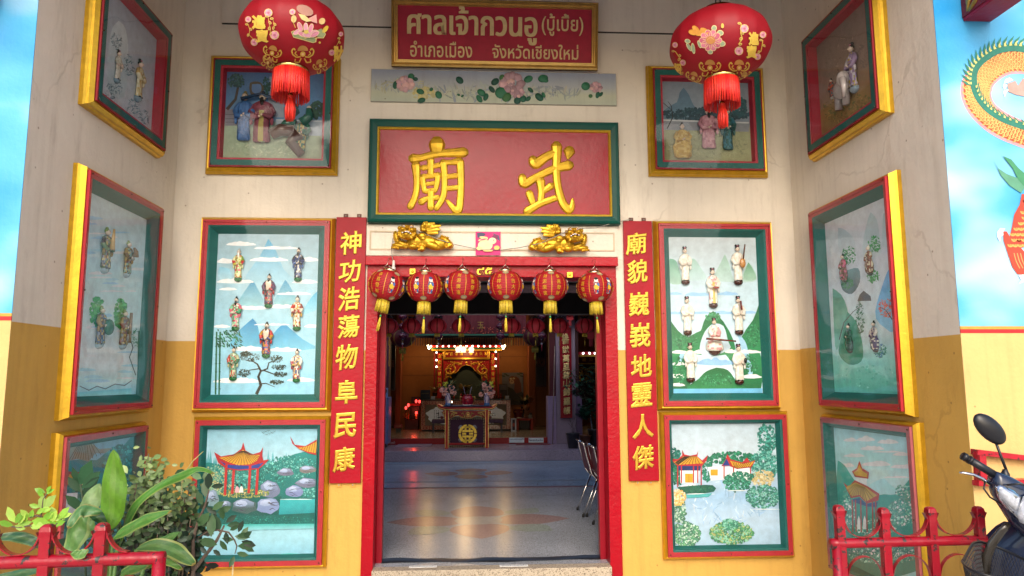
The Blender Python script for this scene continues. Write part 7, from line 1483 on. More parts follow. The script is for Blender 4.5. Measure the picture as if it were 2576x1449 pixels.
# notices on the riser, mats on the step
def notice(x0, x1, y0, y1, text, label, face, ink, thai):
    p, q = at(I4, x0, y1, 9.43), at(I4, x1, y0, 9.43); zb = p.z if face != '#8c1420' else p.z; t = thing('notice', label, 'sign', ((p.x+q.x)/2, 9.43, max(z1, zb)), 'notices on the red riser'); mb = MB(); mb.box((p.x, 9.425, max(z1+.001, p.z)), (q.x, 9.438, q.z), hx(face)); mb.build('plate', 'paint', t); mb = MB(); letter(mb, text, TF(9.425), (p.x+.012, q.x-.012, max(z1, p.z)+.03*thai+.02, q.z-(.012 if thai else .03)), .0004, .0012, hx(ink), bev=.01); mb.build('lettering', 'paint', t)
notice(448, 757, 775, 880, 'กรุณาถอดรองเท้า', 'light blue notice with Thai writing on the red riser', '#d4e8f4', '#123a7a', 1); notice(848, 1154, 778, 877, 'Please take off your shoes', 'light blue notice with English writing on the red riser', '#d4e8f4', '#123a7a', 0)
p, q = at(I3, 262, 918, 9.42), at(I3, 422, 866, 9.42); t = thing('notice', 'small red notice with white Thai writing low at the left of the riser', 'sign', ((p.x+q.x)/2, 9.42, z1), 'notices on the red riser'); mb = MB(); mb.box((p.x, 9.425, z1+.003), (q.x, 9.436, q.z+.03), hx('#8c1420')); mb.build('plate', 'paint', t); mb = MB(); letter(mb, 'ถอดรองเท้า', TF(9.425), (p.x+.01, q.x-.01, z1+.02, q.z+.02), .0004, .0012, hx('#c8b8c0'), bev=.01); mb.build('lettering', 'paint', t)
def mat_(pts, Zq, c, label): mb = MB(); mb.prism([Vector((v.x, v.y, z1+.0005)) for v in [onZ(Zq(*p), z1) for p in pts]], (0, 0, .012), hx(c)); solo(mb, 'floor_mat', 'flat', label, 'mat', tuple(onZ(Zq(*pts[0]), z1)), 'mats on the step')
mat_([(420, 965), (1140, 958), (1175, 912), (490, 918)], I3, '#8a7a98', 'grey lilac mat on the step left of the altar table'); mat_([(585, 930), (1300, 922), (1270, 885), (570, 890)], I4, '#6a2438', 'dark red mat on the step below the notices')
# blue trolley at the left
x0_, x1_ = at(I3, 130, 600, 8.9).x, at(I3, 290, 600, 8.9).x; t = thing('blue_cabinet', 'pale blue steel cabinet on castors behind the left jamb', 'cabinet', ((x0_+x1_)/2, 8.9, z1)); zt3 = at(I1, 200, 1080, 8.75).z
mb = MB(); mb.box((x0_-.3, 8.75, z1+.08), (x1_, 9.25, zt3), hx('#6a7ab8')); mb.build('body', 'gloss', t, bevel=.008); mb = MB()
for z in (z1+.3, z1+.62): mb.box((x0_-.3, 8.744, z), (x1_, 8.75, z+.008), hx('#38466a'))
mb.box((at(I3, 245, 600, 8.75).x, 8.735, z1+.05), (at(I3, 262, 600, 8.75).x, 8.75, zt3), hx('#4a6a98')); mb.build('trim', 'paint', t)
for x in (x0_+.02, x1_-.04): mb = MB(); mb.ell((x, 8.78, z1+.035), (.02, .035, .035), hx('#15151a')); mb.tube([(x, 8.78, z1+.05), (x, 8.78, z1+.09)], .012, hx('#3a3a44'), 6); mb.build('castor', 'plastic', t)
u0, u1 = at(I1, 185, 1210, 8.9), at(I1, 255, 885, 8.9); mb = MB(); mb.box((u0.x-.2, 8.9, zt3), (u1.x, 9.05, u1.z), hx('#5a8ac8')); mb.ell((u0.x+.01, 8.898, (zt3+u1.z)/2+.03), (.05, .006, .06), hx('#101018')); solo(mb, 'blue_fan_box', 'paint', 'light blue box with a dark round hole on top of the steel cabinet', 'box', (u0.x, 8.95, zt3), bevel=.005)
# ---- side shrine at far right
Ys_ = 12.2; t = thing('side_shrine', 'dark red side shrine with gold characters and small bulbs at the far right', 'shrine', at(I2, 2050, 700, Ys_)); mb = MB()
for y0_, y1_, dep, c in ((140, 200, .3, '#8a1a24'), (200, 245, .34, '#a8863a'), (245, 372, .2, '#4a1014'), (372, 392, .26, '#a8963a')): bx(mb, I2, 1885, y0_, 2300, y1_, Ys_-dep, dep, hx(c))
bx(mb, I2, 1885, 392, 2300, 1300, Ys_, .1, hx('#241a14')); mb.build('canopy_boards', 'gloss', t)
for c, x in (('福', 1985), ('公', 2130)): mb = MB(); v = at(I2, x, 300, Ys_-.2); letter(mb, c, TF(Ys_-.2), (v.x-.055, v.x+.055, v.z-.05, v.z+.05), .001, .01, hx('#b8963c'), bev=.03); mb.build('gold_character', 'gold', t)
mb = MB(); random.seed(31)
for i in range(110):
    x, y = random.uniform(1890, 2230), random.uniform(450, 760)
    if (x-1890)/340*.9+(760-y)/310*0 > .75 and y > 560: continue
    v = at(I2, x, y, Ys_-.02); th = random.uniform(0, pi); d = Vector((cos(th), 0, sin(th)))*random.uniform(.02, .05); mb.tube([v-d, v+Vector((0, -.02, 0)), v+d], .008, jit(hx('#a8924a'), .3), 5)
mb.build('gilt_carving', 'goldleaf', t)
for x in (1972, 2105, 2215): v = at(I2, x, 170, Ys_-.36); mb = MB(); mb.ell(v, (.025, .025, .025), (.9, .92, 1)); mb.build('bulb', 'lamp', t)
# red paper hangings, pale cloth
for k, (Zq, x0_, y0_, x1_, y1_, Y, lb) in enumerate(((J2, 1580, 30, 1715, 155, 9.0, 'square red paper hanging above the lilac column'), (J2, 2010, 400, 2150, 545, 6.0, 'red paper hanging beside the right jamb'))):
    p, q = at(Zq, x0_, y1_, Y), at(Zq, x1_, y0_, Y); mb = MB(); mb.box((p.x, Y, p.z), (q.x, Y+.02, q.z), hx('#a82430')); mb.box(((p.x+q.x)/2-.03, Y, p.z-.13), ((p.x+q.x)/2+.03, Y+.02, p.z), hx('#8a1c28')); mb.tube([((p.x+q.x)/2, Y+.01, q.z), ((p.x+q.x)/2, Y+.01, 3.1)], .003, hx('#2a2020'), 5); solo(mb, 'paper_hanging', 'flat', lb, 'hanging', ((p.x+q.x)/2, Y, p.z), 'red paper hangings')
# ---- pots and plants at right of the step
def potplant(Zq, x, y, Y, r_, h_, label, c, plant=None):
    v = at(Zq, x, y, Y); zb = z1 if Y > 8.02 else 0; b = Vector((v.x, Y, zb)); mb = MB(); mb.lathe([(r_*.72, 0), (r_*.95, h_*.9), (r_*1.06, h_*.92), (r_*1.06, h_), (r_*.94, h_), (r_*.9, h_*.85), (0, h_*.85)], b, 20, hx(c)); solo(mb, 'plant_pot', 'plastic', label, 'pot', b, 'plant pots on the step'); return b
b1_ = potplant(I4, 1760, 900, 8.35, .14, .3, 'dark grey plant pot behind the chair back', '#20222c'); b2_ = potplant(I4, 2010, 890, 8.6, .13, .24, 'brown plant pot behind the chairs', '#5a3420'); b3_ = potplant(I4, 2220, 880, 8.7, .16, .36, 'large dark plant pot against the right jamb', '#1a1a20')
t = thing('pot_plant', 'tall dark green pot plant with glossy leaves against the right jamb', 'plant', b3_+Vector((0, 0, .3))); mb = MB(); base = b3_+Vector((0, 0, .3)); st = []
for i in range(5):
    e = base+Vector((random.uniform(-.55, .25), random.uniform(-.2, .2), random.uniform(.6, 1.35))); m_ = base.lerp(e, .5)+Vector((.05, 0, .1)); mb.tube([base, m_, e], [.014, .01, .005], hx('#3a3a2a'), 6); st.append((base, m_, e))
mb.tube([base+Vector((-.05, 0, -.1)), base+Vector((-.1, -.02, .42))], .012, hx('#a8b8d0'), 6); mb.build('stem', 'bark', t); mb = MB()
for i in range(300):
    s_ = random.choice(st); u = random.uniform(.25, 1.05); c = (s_[0].lerp(s_[1], u*2) if u < .5 else s_[1].lerp(s_[2], (u-.5)*2))+Vector((random.uniform(-.2, .2), random.uniform(-.15, .15), random.uniform(-.12, .16)))
    a = random.uniform(0, 2*pi); d = Vector((cos(a), sin(a)*.6, random.uniform(-.7, .2))).normalized()*random.uniform(.09, .17); s = d.cross(Vector((0, 0, 1))).normalized()*d.length*.28; mb.add([c, c+d*.5+s, c+d, c+d*.5-s, c+d*.5+Vector((0, 0, .012))], [[0, 1, 4], [1, 2, 4], [2, 3, 4], [3, 0, 4]], jit(hx(random.choice(['#1c4a3a', '#24584a', '#183a30', '#2a6a50'])), .25), True)
mb.build('foliage', 'leaf', t)
v = at(I4, 1760, 560, 8.4); leafy('pot_plant', b2_+Vector((0, 0, .55)), 110, .24, ['#1c4438', '#24564a', '#2f6a58', '#18382e'], 'spreading dark green plant in the brown pot beside the lilac column', 'plant', w_=.42, up=.7)
mb = MB(); random.seed(2)
for i in range(7): mb.tube([b1_+Vector((0, 0, .25)), b1_+Vector((random.uniform(-.05, .05), 0, .4)), b1_+Vector((random.uniform(-.16, .1), 0, random.uniform(.5, .68)))], .003, hx('#3a3436'), 5)
solo(mb, 'dry_twigs', 'bark', 'few thin dry twigs in the dark grey pot', 'twigs', b1_+Vector((0, 0, .25)))
# ---- chrome banquet chairs seen edge on at the right
def chair(dx, dy, label):
    t = thing('hall_chair', label, 'chair', (1.55+dx, 2.1+dy, 0), 'chrome and red chairs at the right of the floor'); o_ = Vector((dx, dy, 0)); R_ = .0125
    Lb = lambda *p: [Vector(q)+o_ for q in p]
    for y in (1.72, 2.18):
        mb = MB(); mb.tube(Lb((1.31, y, .86), (1.335, y, .84), (1.36, y, .72), (1.42, y, .5), (1.47, y, .44), (1.56, y, .42), (1.86, y, .43)), R_, hx('#d8d4d4'), 10); mb.build('side_tube', 'chrome', t)
        for x0_, x1_ in ((1.48, 1.31), (1.62, 1.84)): mb = MB(); mb.tube(Lb((x0_, y, .43), (x1_, y, .02)), R_*.95, hx('#d0ccca'), 10); lg = mb.build('leg', 'chrome', t); mb = MB(); mb.tube(Lb((x1_, y, .0), (x1_-.01*(x1_-x0_), y, .035)), R_*1.35, hx('#15120f'), 8); mb.build('rubber_foot', 'plastic', lg)
    mb = MB(); mb.tube(Lb((1.31, 1.72, .86), (1.305, 1.95, .865), (1.31, 2.18, .86)), R_, hx('#d8d4d4'), 10); mb.build('top_tube', 'chrome', t)
    mb = MB(); mb.add(Lb((1.335, 1.735, .82), (1.335, 2.165, .82), (1.40, 2.165, .53), (1.40, 1.735, .53), (1.375, 1.735, .825), (1.375, 2.165, .825), (1.44, 2.165, .54), (1.44, 1.735, .54)), [[0,1,2,3],[4,5,6,7],[0,1,5,4],[1,2,6,5],[2,3,7,6],[3,0,4,7]], hx('#5a1a24')); mb.build('back_pad', 'gloss', t, bevel=.012)
    mb = MB(); p = o_; mb.box((1.48+p.x, 1.73+p.y, .435), (1.87+p.x, 2.17+p.y, .49), hx('#6a1420')); mb.build('seat', 'gloss', t, bevel=.018)
chair(0, .42, 'farther of the two chrome chairs with dark red seats by the right jamb'); chair(.045, -.02, 'nearer of the two chrome chairs with dark red seats by the right jamb')

# ================================================================== RAILINGS
FRD = hx('#950a20')
def railing(label, pl_, pr_, Y, posts, Zq, base_z, endx=None, stub=None, scrolls=()):
    A0, A1 = onY(Zq(*pl_), Y), onY(Zq(*pr_), Y); t = thing('railing', label, 'railing', ((A0.x+A1.x)/2, Y, base_z), 'red railings on the pavement'); r_ = .0235
    rz = lambda x: A0.z+(A1.z-A0.z)*(x-A0.x)/(A1.x-A0.x)
    mb = MB(); mb.tube([A0.lerp(A1, i/24) for i in range(25)], r_, FRD, 16); mb.build('top_rail', 'chip', t); mb = MB(); mb.tube([(A0.x, Y, .12), (A1.x, Y, .12)], r_*.8, FRD, 12); mb.build('bottom_rail', 'chip', t)
    for x in endx or []: mb = MB(); mb.tube([(x, Y, base_z), (x, Y, rz(x))], r_, FRD, 16); mb.build('end_post', 'chip', t)
    xs = []
    for px, py in posts:
        v = onY(Zq(px, py), Y); x = v.x; xs.append(x); zt_ = v.z; zr = rz(x); mb = MB(); w_ = .0195
        pr = [(w_, base_z), (w_, zr+.1*(zt_-zr)), (w_, zt_-.045), (w_*1.12, zt_-.025), (w_*.95, zt_-.008), (w_*.55, zt_)]
        vs = []
        for hw, z in pr: vs += [(x-hw, Y-hw, z), (x+hw, Y-hw, z), (x+hw, Y+hw, z), (x-hw, Y+hw, z)]
        fs = [[i*4+k, i*4+(k+1) % 4, i*4+4+(k+1) % 4, i*4+4+k] for i in range(5) for k in range(4)]+[[20, 21, 22, 23], [3, 2, 1, 0]]
        mb.add(vs, fs, FRD)
        mb.build('baluster', 'chip', t, bevel=.004)
        mb = MB()
        for s in (-1, 1): mb.prism([(x+s*.018, Y-.012, zt_-.085), (x+s*.021, Y-.012, zt_-.06), (x+s*.036, Y-.012, zt_-.028), (x+s*.024, Y-.012, zt_-.045), (x+s*.019, Y-.012, zt_-.03)], (0, .024, 0), hx('#7a1020'))
        mb.build('finial_leaf', 'chip', t)
    gaps = list(zip(xs, xs[1:])); st = xs[1]-xs[0]
    if endx: gaps += [(xs[-1], xs[-1]+st*1.0)] if endx[0] > xs[-1] else []
    if pl_[0] < 50: gaps.insert(0, (xs[0]-st, xs[0]))
    for gi, (a, b) in enumerate(gaps):
        h_ = .09; half = .5 if (endx and endx[0] > xs[-1] and gi == len(gaps)-1) else 1; mb = MB(); vs = []; n = 18; c = (a+b)/2; rr = (b-a)/2-.018
        for i in range(n+1):
            u = pi+pi*half*i/n; x = c+rr*cos(u); z = rz(c)+r_+h_+h_*sin(u)
            for dy in (-.013, .013): vs.append((x, Y+dy, z))
            for dy in (.013, -.013): vs.append((c+(rr-.004)*cos(u), Y+dy, z+.004))
        mb.add(vs, [[i*4+k, i*4+(k+1) % 4, i*4+4+(k+1) % 4, i*4+4+k] for i in range(n) for k in range(4)], FRD); mb.build('arc_band', 'chip', t)
        mb = MB(); vs = []
        for i in range(n+1):
            u = pi*i/n; x = c+rr*.98*cos(u); z = rz(c)-r_-.15+.11*sin(u)
            for dy in (-.012, .012): vs.append((x, Y+dy, z))
            for dy in (.012, -.012): vs.append((c+(rr-.005)*cos(u), Y+dy, z+.004))
        mb.add(vs, [[i*4+k, i*4+(k+1) % 4, i*4+4+(k+1) % 4, i*4+4+k] for i in range(n) for k in range(4)], FRD); mb.build('arc_band', 'chip', t)
    return t
Z03, Z63 = Zm(0, 1504, 1.8115), Zm(3172, 1550, 1.9223)
e = onY(Z03(1155, 1318), -3.7)
railing('red pipe railing with chipped paint in front of the leafy plants', (-420, 1366), (1190, 1316), -3.7, [(-60, 1085), (350, 1072), (745, 1062)], Z03, -.15, endx=[e.x])
e = onY(Z63(335, 1200), -3.05)
railing('red pipe railing with chipped paint next to the parked scooter', (285, 1200), (1640, 1168), -3.05, [(348, 902), (692, 922), (1052, 916), (1420, 912)], Z63, -.15, endx=[e.x])
# steel bracket frame on the right street wall
Z8 = Zm(3600, 1600, 2.0585); t = thing('wall_frame', 'red steel frame fixed on the pale yellow wall behind the scooter mirror', 'steel frame', at(Z8, 660, 560, -2.27)); mb = MB(); c1 = hx('#b0182a')
g = lambda x, y: at(Z8, x, y, -2.27)
def bar(a, b, w_, mb): mb.prism([g(a[0], a[1]), g(b[0], b[1]), g(b[0], b[1]+w_ if abs(b[0]-a[0]) > 100 else b[1]), g(a[0], a[1]+w_)] if abs(b[0]-a[0]) > 100 else [g(a[0], a[1]), g(a[0]+w_, a[1]), g(b[0]+w_, b[1]), g(b[0], b[1])], (0, .06, 0), c1)
bar((640, 408), (1200, 475), 44, mb); bar((655, 452), (668, 668), 55, mb); bar((650, 668), (1200, 650), 42, mb); mb.build('frame_bars', 'chip', t)

# ================================================================== SCOOTER
YS = -3.25; G = lambda x, y, dy=0: at(Z8, x, y, YS+dy); kz = .00058
t = thing('scooter', 'dark blue motor scooter with a black wire basket parked by the right railing', 'scooter', (2.55, YS, -.15)); BL = hx('#1a2640'); BK = hx('#15151a')
mb = MB(); ax = (G(775, 612)-G(530, 468)).normalized(); mb.tube([G(516, 460), G(548, 478)], [.019, .019], BK, 12); mb.tube([G(545, 477), G(572, 492)], [.0135, .0135], BK, 12); mb.tube([G(565, 488), G(580, 497)], .020, BK, 12); mb.tube([G(580, 497), G(790, 622)], [.0175, .0185], hx('#191c24'), 14); mb.build('handle_grip', 'plastic', t)
mb = MB(); mb.tube([G(490, 597, -.05), G(520, 598, -.055), (G(600, 614, -.06)), G(670, 645, -.05), G(735, 690, -.03)], [.0045, .006, .0065, .0075, .009], hx('#d8d8dc'), 10, sq=((0, 1, 0), 1.6)); mb.build('brake_lever', 'chrome', t)
mb = MB(); mb.tube([G(700, 668, -.04), G(690, 730, -.06), G(740, 800, -.05), G(840, 860, -.03)], .004, BK, 8); mb.tube([G(880, 700, -.06), G(980, 690, -.09), G(1100, 720, -.08)], .0045, BK, 8); mb.build('brake_cable', 'plastic', t)
mb = MB(); a_, b_ = G(680, 190, .02), G(800, 300, .02); rot = Matrix.Rotation(-math.atan2(-(b_.z-a_.z), b_.x-a_.x)*-1, 3, 'Y')
ang_ = math.atan2(b_.z-a_.z, b_.x-a_.x); mb.ell(G(738, 238, .02), (.094, .03, .051), BK, 20, 14, rot=Matrix.Rotation(-ang_, 3, 'Y')); mb.ell(G(790, 300, .02), (.045, .026, .036), BK, 14, 10, rot=Matrix.Rotation(-ang_, 3, 'Y')); hd = sculpt(mb, .006, 'mirror', 'plastic', t, BK, 8)
mb = MB(); mb.tube([G(782, 330, .02), G(830, 460, .02), G(880, 590, .0)], .0062, BK, 10); mb.lathe([(.02, -.012), (.019, .012), (.012, .028), (.008, .034)], G(868, 632), 14, BK); mb.build('mirror_stem', 'plastic', hd)
# handlebar cowl: sections along the bar, mirrored about the steering column
mb = MB(); colx = G(1230, 850).x
cs = [((760, 640), .03, .04), ((790, 690), .055, .05), ((870, 760), .075, .065), ((960, 850), .095, .08), ((1060, 930), .11, .09), ((1160, 960), .115, .095), ((1260, 965), .115, .095)]
cs2 = [(G(*p), h_, w_) for p, h_, w_ in cs]; n = 16; vs = []
full = cs2+[(Vector((2*colx-c.x, c.y+.05, c.z)), h_, w_) for c, h_, w_ in cs2[::-1]]
for c, h_, w_ in full:
    for k in range(n):
        u = 2*pi*k/n; e1 = abs(cos(u))**.7*(1 if cos(u) > 0 else -1); e2 = abs(sin(u))**.8*(1 if sin(u) > 0 else -1); vs.append((c.x+.25*h_*e2, c.y-w_*e1*.8, c.z+h_*e2))
m_ = len(full); mb.add(vs, [[i*n+k, i*n+(k+1) % n, (i+1)*n+(k+1) % n, (i+1)*n+k] for i in range(m_-1) for k in range(n)]+[list(range(n)), [(m_-1)*n+k for k in range(n)]], BL, True); cw = mb.build('handlebar_cowl', 'ceramic', t)
def facet(pts, mtn, c, name, par, dy, bul=.02):
    P = [G(x, y, dy) for x, y in pts]; cen = sum(P, Vector())/len(P)+Vector((0, -bul, 0)); mb = MB(); n = len(P); in_ = [p.lerp(cen, .35)+Vector((0, -bul*.7, 0)) for p in P]
    back = [p+Vector((0, .02, 0)) for p in P]
    mb.add(P+in_+[cen]+back, [[i, (i+1) % n, n+(i+1) % n, n+i] for i in range(n)]+[[n+i, n+(i+1) % n, 2*n] for i in range(n)]+[[2*n+1+i, 2*n+1+(i+1) % n, (i+1) % n, i] for i in range(n)], c, True); return mb.build(name, mtn, par)
facet([(806, 712), (835, 702), (930, 742), (1008, 800), (1000, 880), (972, 978), (900, 900), (830, 815)], 'chrome', hx('#c8ccd4'), 'indicator_bezel', cw, -.072, .006)
M['lens'] = mat('clear_lens', .08, namt=.3, nscale=60, bscale=120, bstr=.12, coat=1)
facet([(825, 738), (850, 726), (920, 768), (965, 822), (980, 880), (955, 915), (900, 870), (840, 800)], 'lens', hx('#b4b8c0'), 'indicator_lens', cw, -.082, .012)
facet([(1040, 800), (1100, 770), (1230, 760), (1230, 1080), (1100, 1060), (1010, 1010), (990, 940)], 'lens', hx('#c4c8d0'), 'headlight', cw, -.095, .03)
# leg shield and front mudguard
mb = MB(); vs = []; rows = [((905, 1012), 1.0), ((860, 1060), 1.0), ((790, 1160), 1.0), ((740, 1290), 1.0), ((730, 1449), 1.0), ((760, 1700), 1.0), ((800, 2000), 1.0)]
n = 14
for i, ((x, y), k) in enumerate(rows):
    p = G(x, y, .12); w_ = colx-p.x
    for j in range(n+1):
        u = -1+2*j/n; vs.append((colx+u*w_, YS+.16-.2*(1-u*u)**.6+.02*i, p.z+(.03 if i == 0 else 0)*(1-u*u)))
r_ = len(rows); mb.add(vs, [[i*(n+1)+j, i*(n+1)+j+1, (i+1)*(n+1)+j+1, (i+1)*(n+1)+j] for i in range(r_-1) for j in range(n)], BL, True); mb.build('leg_shield', 'ceramic', t, recalc=True)
for sx in (-1,):
    mb = MB(); mb.tube([G(900, 1020, .0), G(840, 1075, .02), G(760, 1180, .04), G(715, 1290, .05), G(705, 1460, .06)], [.012, .02, .022, .022, .02], hx('#2a2620'), 10, sq=((0, 1, 0), .6)); mb.build('shield_edge', 'ceramic', t)
# wheel, floorboard, seat and tail (mostly outside the picture)
wc = Vector((colx+.05, YS-.2, .1))
mb = MB(); q_ = Quaternion((0, 1, 0), pi/2); mb.lathe([(.16, -.045), (.22, -.05), (.25, -.02), (.25, .02), (.22, .05), (.16, .045), (.16, -.045)], wc, 32, BK, axis=q_); mb.build('tyre', 'plastic', t); mb = MB(); mb.lathe([(.16, -.03), (.05, -.04), (.05, .04), (.16, .03)], wc, 24, hx('#8a8a90'), axis=q_); mb.build('rim', 'chrome', t)
wr = Vector((colx+.95, YS+.45, .1)); 
mb = MB(); mb.box((colx+.1, YS+.1, .12), (colx+.55, YS+.4, .2), BL); mb.box((colx+.5, YS+.15, .2), (colx+1.1, YS+.5, .62), BL); mb.build('rear_body', 'ceramic', t, bevel=.05); mb = MB(); mb.box((colx+.48, YS+.16, .625), (colx+1.12, YS+.49, .74), BK); mb.build('seat', 'plastic', t, bevel=.04)
mb = MB(); mb.lathe([(.16, -.05), (.22, -.055), (.25, -.02), (.25, .02), (.22, .055), (.16, .05), (.16, -.05)], wr-Vector((.1, .15, 0)), 28, BK, axis=q_); mb.build('tyre', 'plastic', t)
# wire basket
bk = thing('dummy', 'x', 'x'); bpy.data.objects.remove(bk)
rim = [G(512, 1330, -.12), G(545, 1275, -.06), G(595, 1186, .02), G(640, 1170, .06), G(690, 1174, .07), G(830, 1222, .04), G(1021, 1312, -.04), G(1090, 1370, -.1), G(1060, 1450, -.2), G(900, 1480, -.26), G(700, 1440, -.24), G(560, 1385, -.18)]
rimp = [Vector(p) for p in smooth_path([tuple(v) for v in rim]+[tuple(rim[0])], 5)[:-1]]; rimp = [Vector(p) for p in rimp]
cb = sum(rimp, Vector())/len(rimp); bot = [Vector((cb.x+(p.x-cb.x)*.74, cb.y+(p.y-cb.y)*.74, cb.z+(p.z-cb.z)*.4-.25)) for p in rimp]
mb = MB(); mb.tube(rimp+[rimp[0]], .0058, BK, 8); mb.tube(bot+[bot[0]], .004, BK, 8); bsk = mb.build('basket', 'plastic', t)
mb = MB(); N = len(rimp); NZ = 15; tot = 84
def rp(P, u): k = (u % 1)*N; i = int(k); return P[i % N].lerp(P[(i+1) % N], k-i)
for i in range(tot):
    for s in (-1, 1):
        pts = [rp(rimp, i/tot+s*.5*j/tot).lerp(rp(bot, i/tot+s*.5*j/tot), j/NZ) for j in range(NZ+1)]; mb.tube(pts, .0013, BK, 4, cap=False)
for i in range(10):
    a, b = rp(bot, i/20), rp(bot, -i/20); mb.tube([a, b], .0014, BK, 4, cap=False)
mb.build('wire_mesh', 'plastic', bsk)

# ================================================================== PLANTS
ZA8, ZA7 = Zm(420, 1740, 2.568), Zm(0, 1780, 2.764)
def blade(par, Zq, pts, wpx, Y, col, name='leaf', fold=.25, dys=None, edge=None):
    P = smooth_path(pts, 5); n = len(P); Q = []
    for i, (x, y) in enumerate(P):
        u = i/(n-1); dy = (dys[0]+(dys[1]-dys[0])*u) if dys else 0; Q.append(at(Zq, x, y, Y+dy))
    s_ = (at(Zq, 100, 0, Y)-at(Zq, 0, 0, Y)).length/100; vs = []; fs = []; cl = []; m = 8
    for i in range(n):
        u = i/(n-1); w_ = wpx*s_*.5*(sin(pi*min(1, u*.92+.06))**.75)*(1 if u < .97 else .3); T_ = (Q[min(i+1, n-1)]-Q[max(i-1, 0)]).normalized(); N_ = T_.cross(Vector((0, -1, .35))).normalized(); B_ = T_.cross(N_).normalized()
        if B_.y > 0: B_ = -B_
        for j in range(m+1):
            v = -1+2*j/m; vs.append(Q[i]+N_*w_*v+B_*w_*fold*abs(v)**1.3*-1+B_*w_*.03*(1 if j % 2 else -1)+B_*.006*sin(u*14+v*2))
    for i in range(n-1):
        for j in range(m):
            fs.append([i*(m+1)+j, i*(m+1)+j+1, (i+1)*(m+1)+j+1, (i+1)*(m+1)+j]); c = jit(col, .06); c = tuple(x*(.9 if (i+abs(j-m//2)) % 3 == 0 else 1) for x in c)
            if j % 2: c = tuple(x*.95 for x in c)
            if j in (m//2-1, m//2): c = lerp(c, hx('#a8c070'), .1)
            if j in (0, m-1) and edge: c = lerp(c, hx(edge), .35)
            if i > n-3 and edge: c = lerp(c, hx('#a88a4a'), .6)
            cl.append(c)
    mb = MB(); mb.add(vs, fs, cl, True); return mb.build(name, 'leaf', par, recalc=True)
base = Vector((onY(ZA8(40, 1400), -3.25).x, -3.25, -.15)); t = thing('ginger_plant', 'broad leaved green plant with one tall upright leaf behind the left railing', 'plant', base)
random.seed(14)
for Zq, pts, w_, Y, c, dys, ed in ((ZA8, [(42, 960), (62, 760), (80, 480), (86, 150)], 270, -3.32, '#5d8f22', (0, -.02), None), (ZA8, [(130, 1180), (230, 880), (340, 690), (560, 520), (780, 420), (960, 350), (1125, 398)], 92, -3.3, '#4f8a34', (.1, -.12), '#b8b870'), (ZA8, [(80, 1060), (240, 960), (430, 860), (690, 778)], 118, -3.38, '#528a3a', (0, -.1), '#b0b468'),
        (ZA8, [(330, 1160), (520, 1130), (700, 1180), (820, 1260), (918, 1332)], 165, -3.42, '#4a7038', (0, -.1), '#c8c070'), (ZA8, [(470, 1125), (600, 1080), (770, 1000)], 90, -3.3, '#5a8844', (0, -.05), None), (ZA8, [(300, 1385), (480, 1318), (640, 1300), (795, 1388)], 90, -3.4, '#5a8a3a', (0, -.05), '#d0c878'), (ZA8, [(150, 1470), (260, 1380), (460, 1335)], 110, -3.4, '#4f7f38', (0, -.05), '#b0b060'),
        (ZA7, [(930, 770), (870, 900), (800, 1080), (738, 1245)], 250, -3.45, '#5f8f48', (.02, -.02), '#b8bc78'), (ZA7, [(1120, 745), (980, 722), (860, 750), (745, 925)], 150, -3.5, '#4f8048', (0, -.06), '#c0a868'), (ZA7, [(860, 960), (930, 760), (1010, 590), (1105, 425)], 230, -3.28, '#7a9a60', (0, .02), None), (ZA7, [(480, 1140), (330, 1050), (140, 1010), (-80, 1030)], 125, -3.45, '#33603f', (0, .0), '#8aa060'), (ZA7, [(500, 1370), (250, 1410), (-50, 1460)], 90, -3.45, '#4a7a50', (0, 0), None),
        (ZA7, [(790, 1190), (870, 1210), (980, 1170)], 110, -3.74, '#5f8f48', (0, 0), '#c8c880'), (ZA7, [(985, 755), (1080, 790), (1170, 900)], 120, -3.4, '#1f4a24', (0, 0), None), (ZA7, [(960, 1030), (990, 930), (1040, 830)], 110, -3.3, '#6a9450', (0, 0), None)): blade(t, Zq, pts, w_, Y, hx(c), dys=dys, edge=ed)
mb = MB()
for x, y in ((40, 980), (120, 1180), (80, 1080), (320, 1180), (460, 1140), (190, 1380), (0, 1250)): v = at(ZA8, x, y, -3.3); mb.tube([v, (v.x*.6+base.x*.4, -3.28, v.z-.3), (base.x+random.uniform(-.08, .08), -3.25, -.15)], [.007, .009, .011], hx('#6a9048'), 7)
mb.build('stem', 'leaf', t)
def small_leaf(mb, c, d, L, w_, col):
    d = d.normalized(); s = d.cross(Vector((random.uniform(-.3, .3), -1, random.uniform(-.2, .5)))).normalized(); nn = s.cross(d).normalized(); b = Vector(c)
    vs = [b, b+d*L*.3+s*L*w_*.42+nn*.003, b+d*L*.65+s*L*w_*.46+nn*.003, b+d*L, b+d*L*.65-s*L*w_*.46+nn*.003, b+d*L*.3-s*L*w_*.42+nn*.003, b+d*L*.35, b+d*L*.68]
    mb.add(vs, [[0, 1, 6], [1, 2, 7, 6], [2, 3, 7], [0, 6, 5], [5, 6, 7, 4], [4, 7, 3]], col, True)
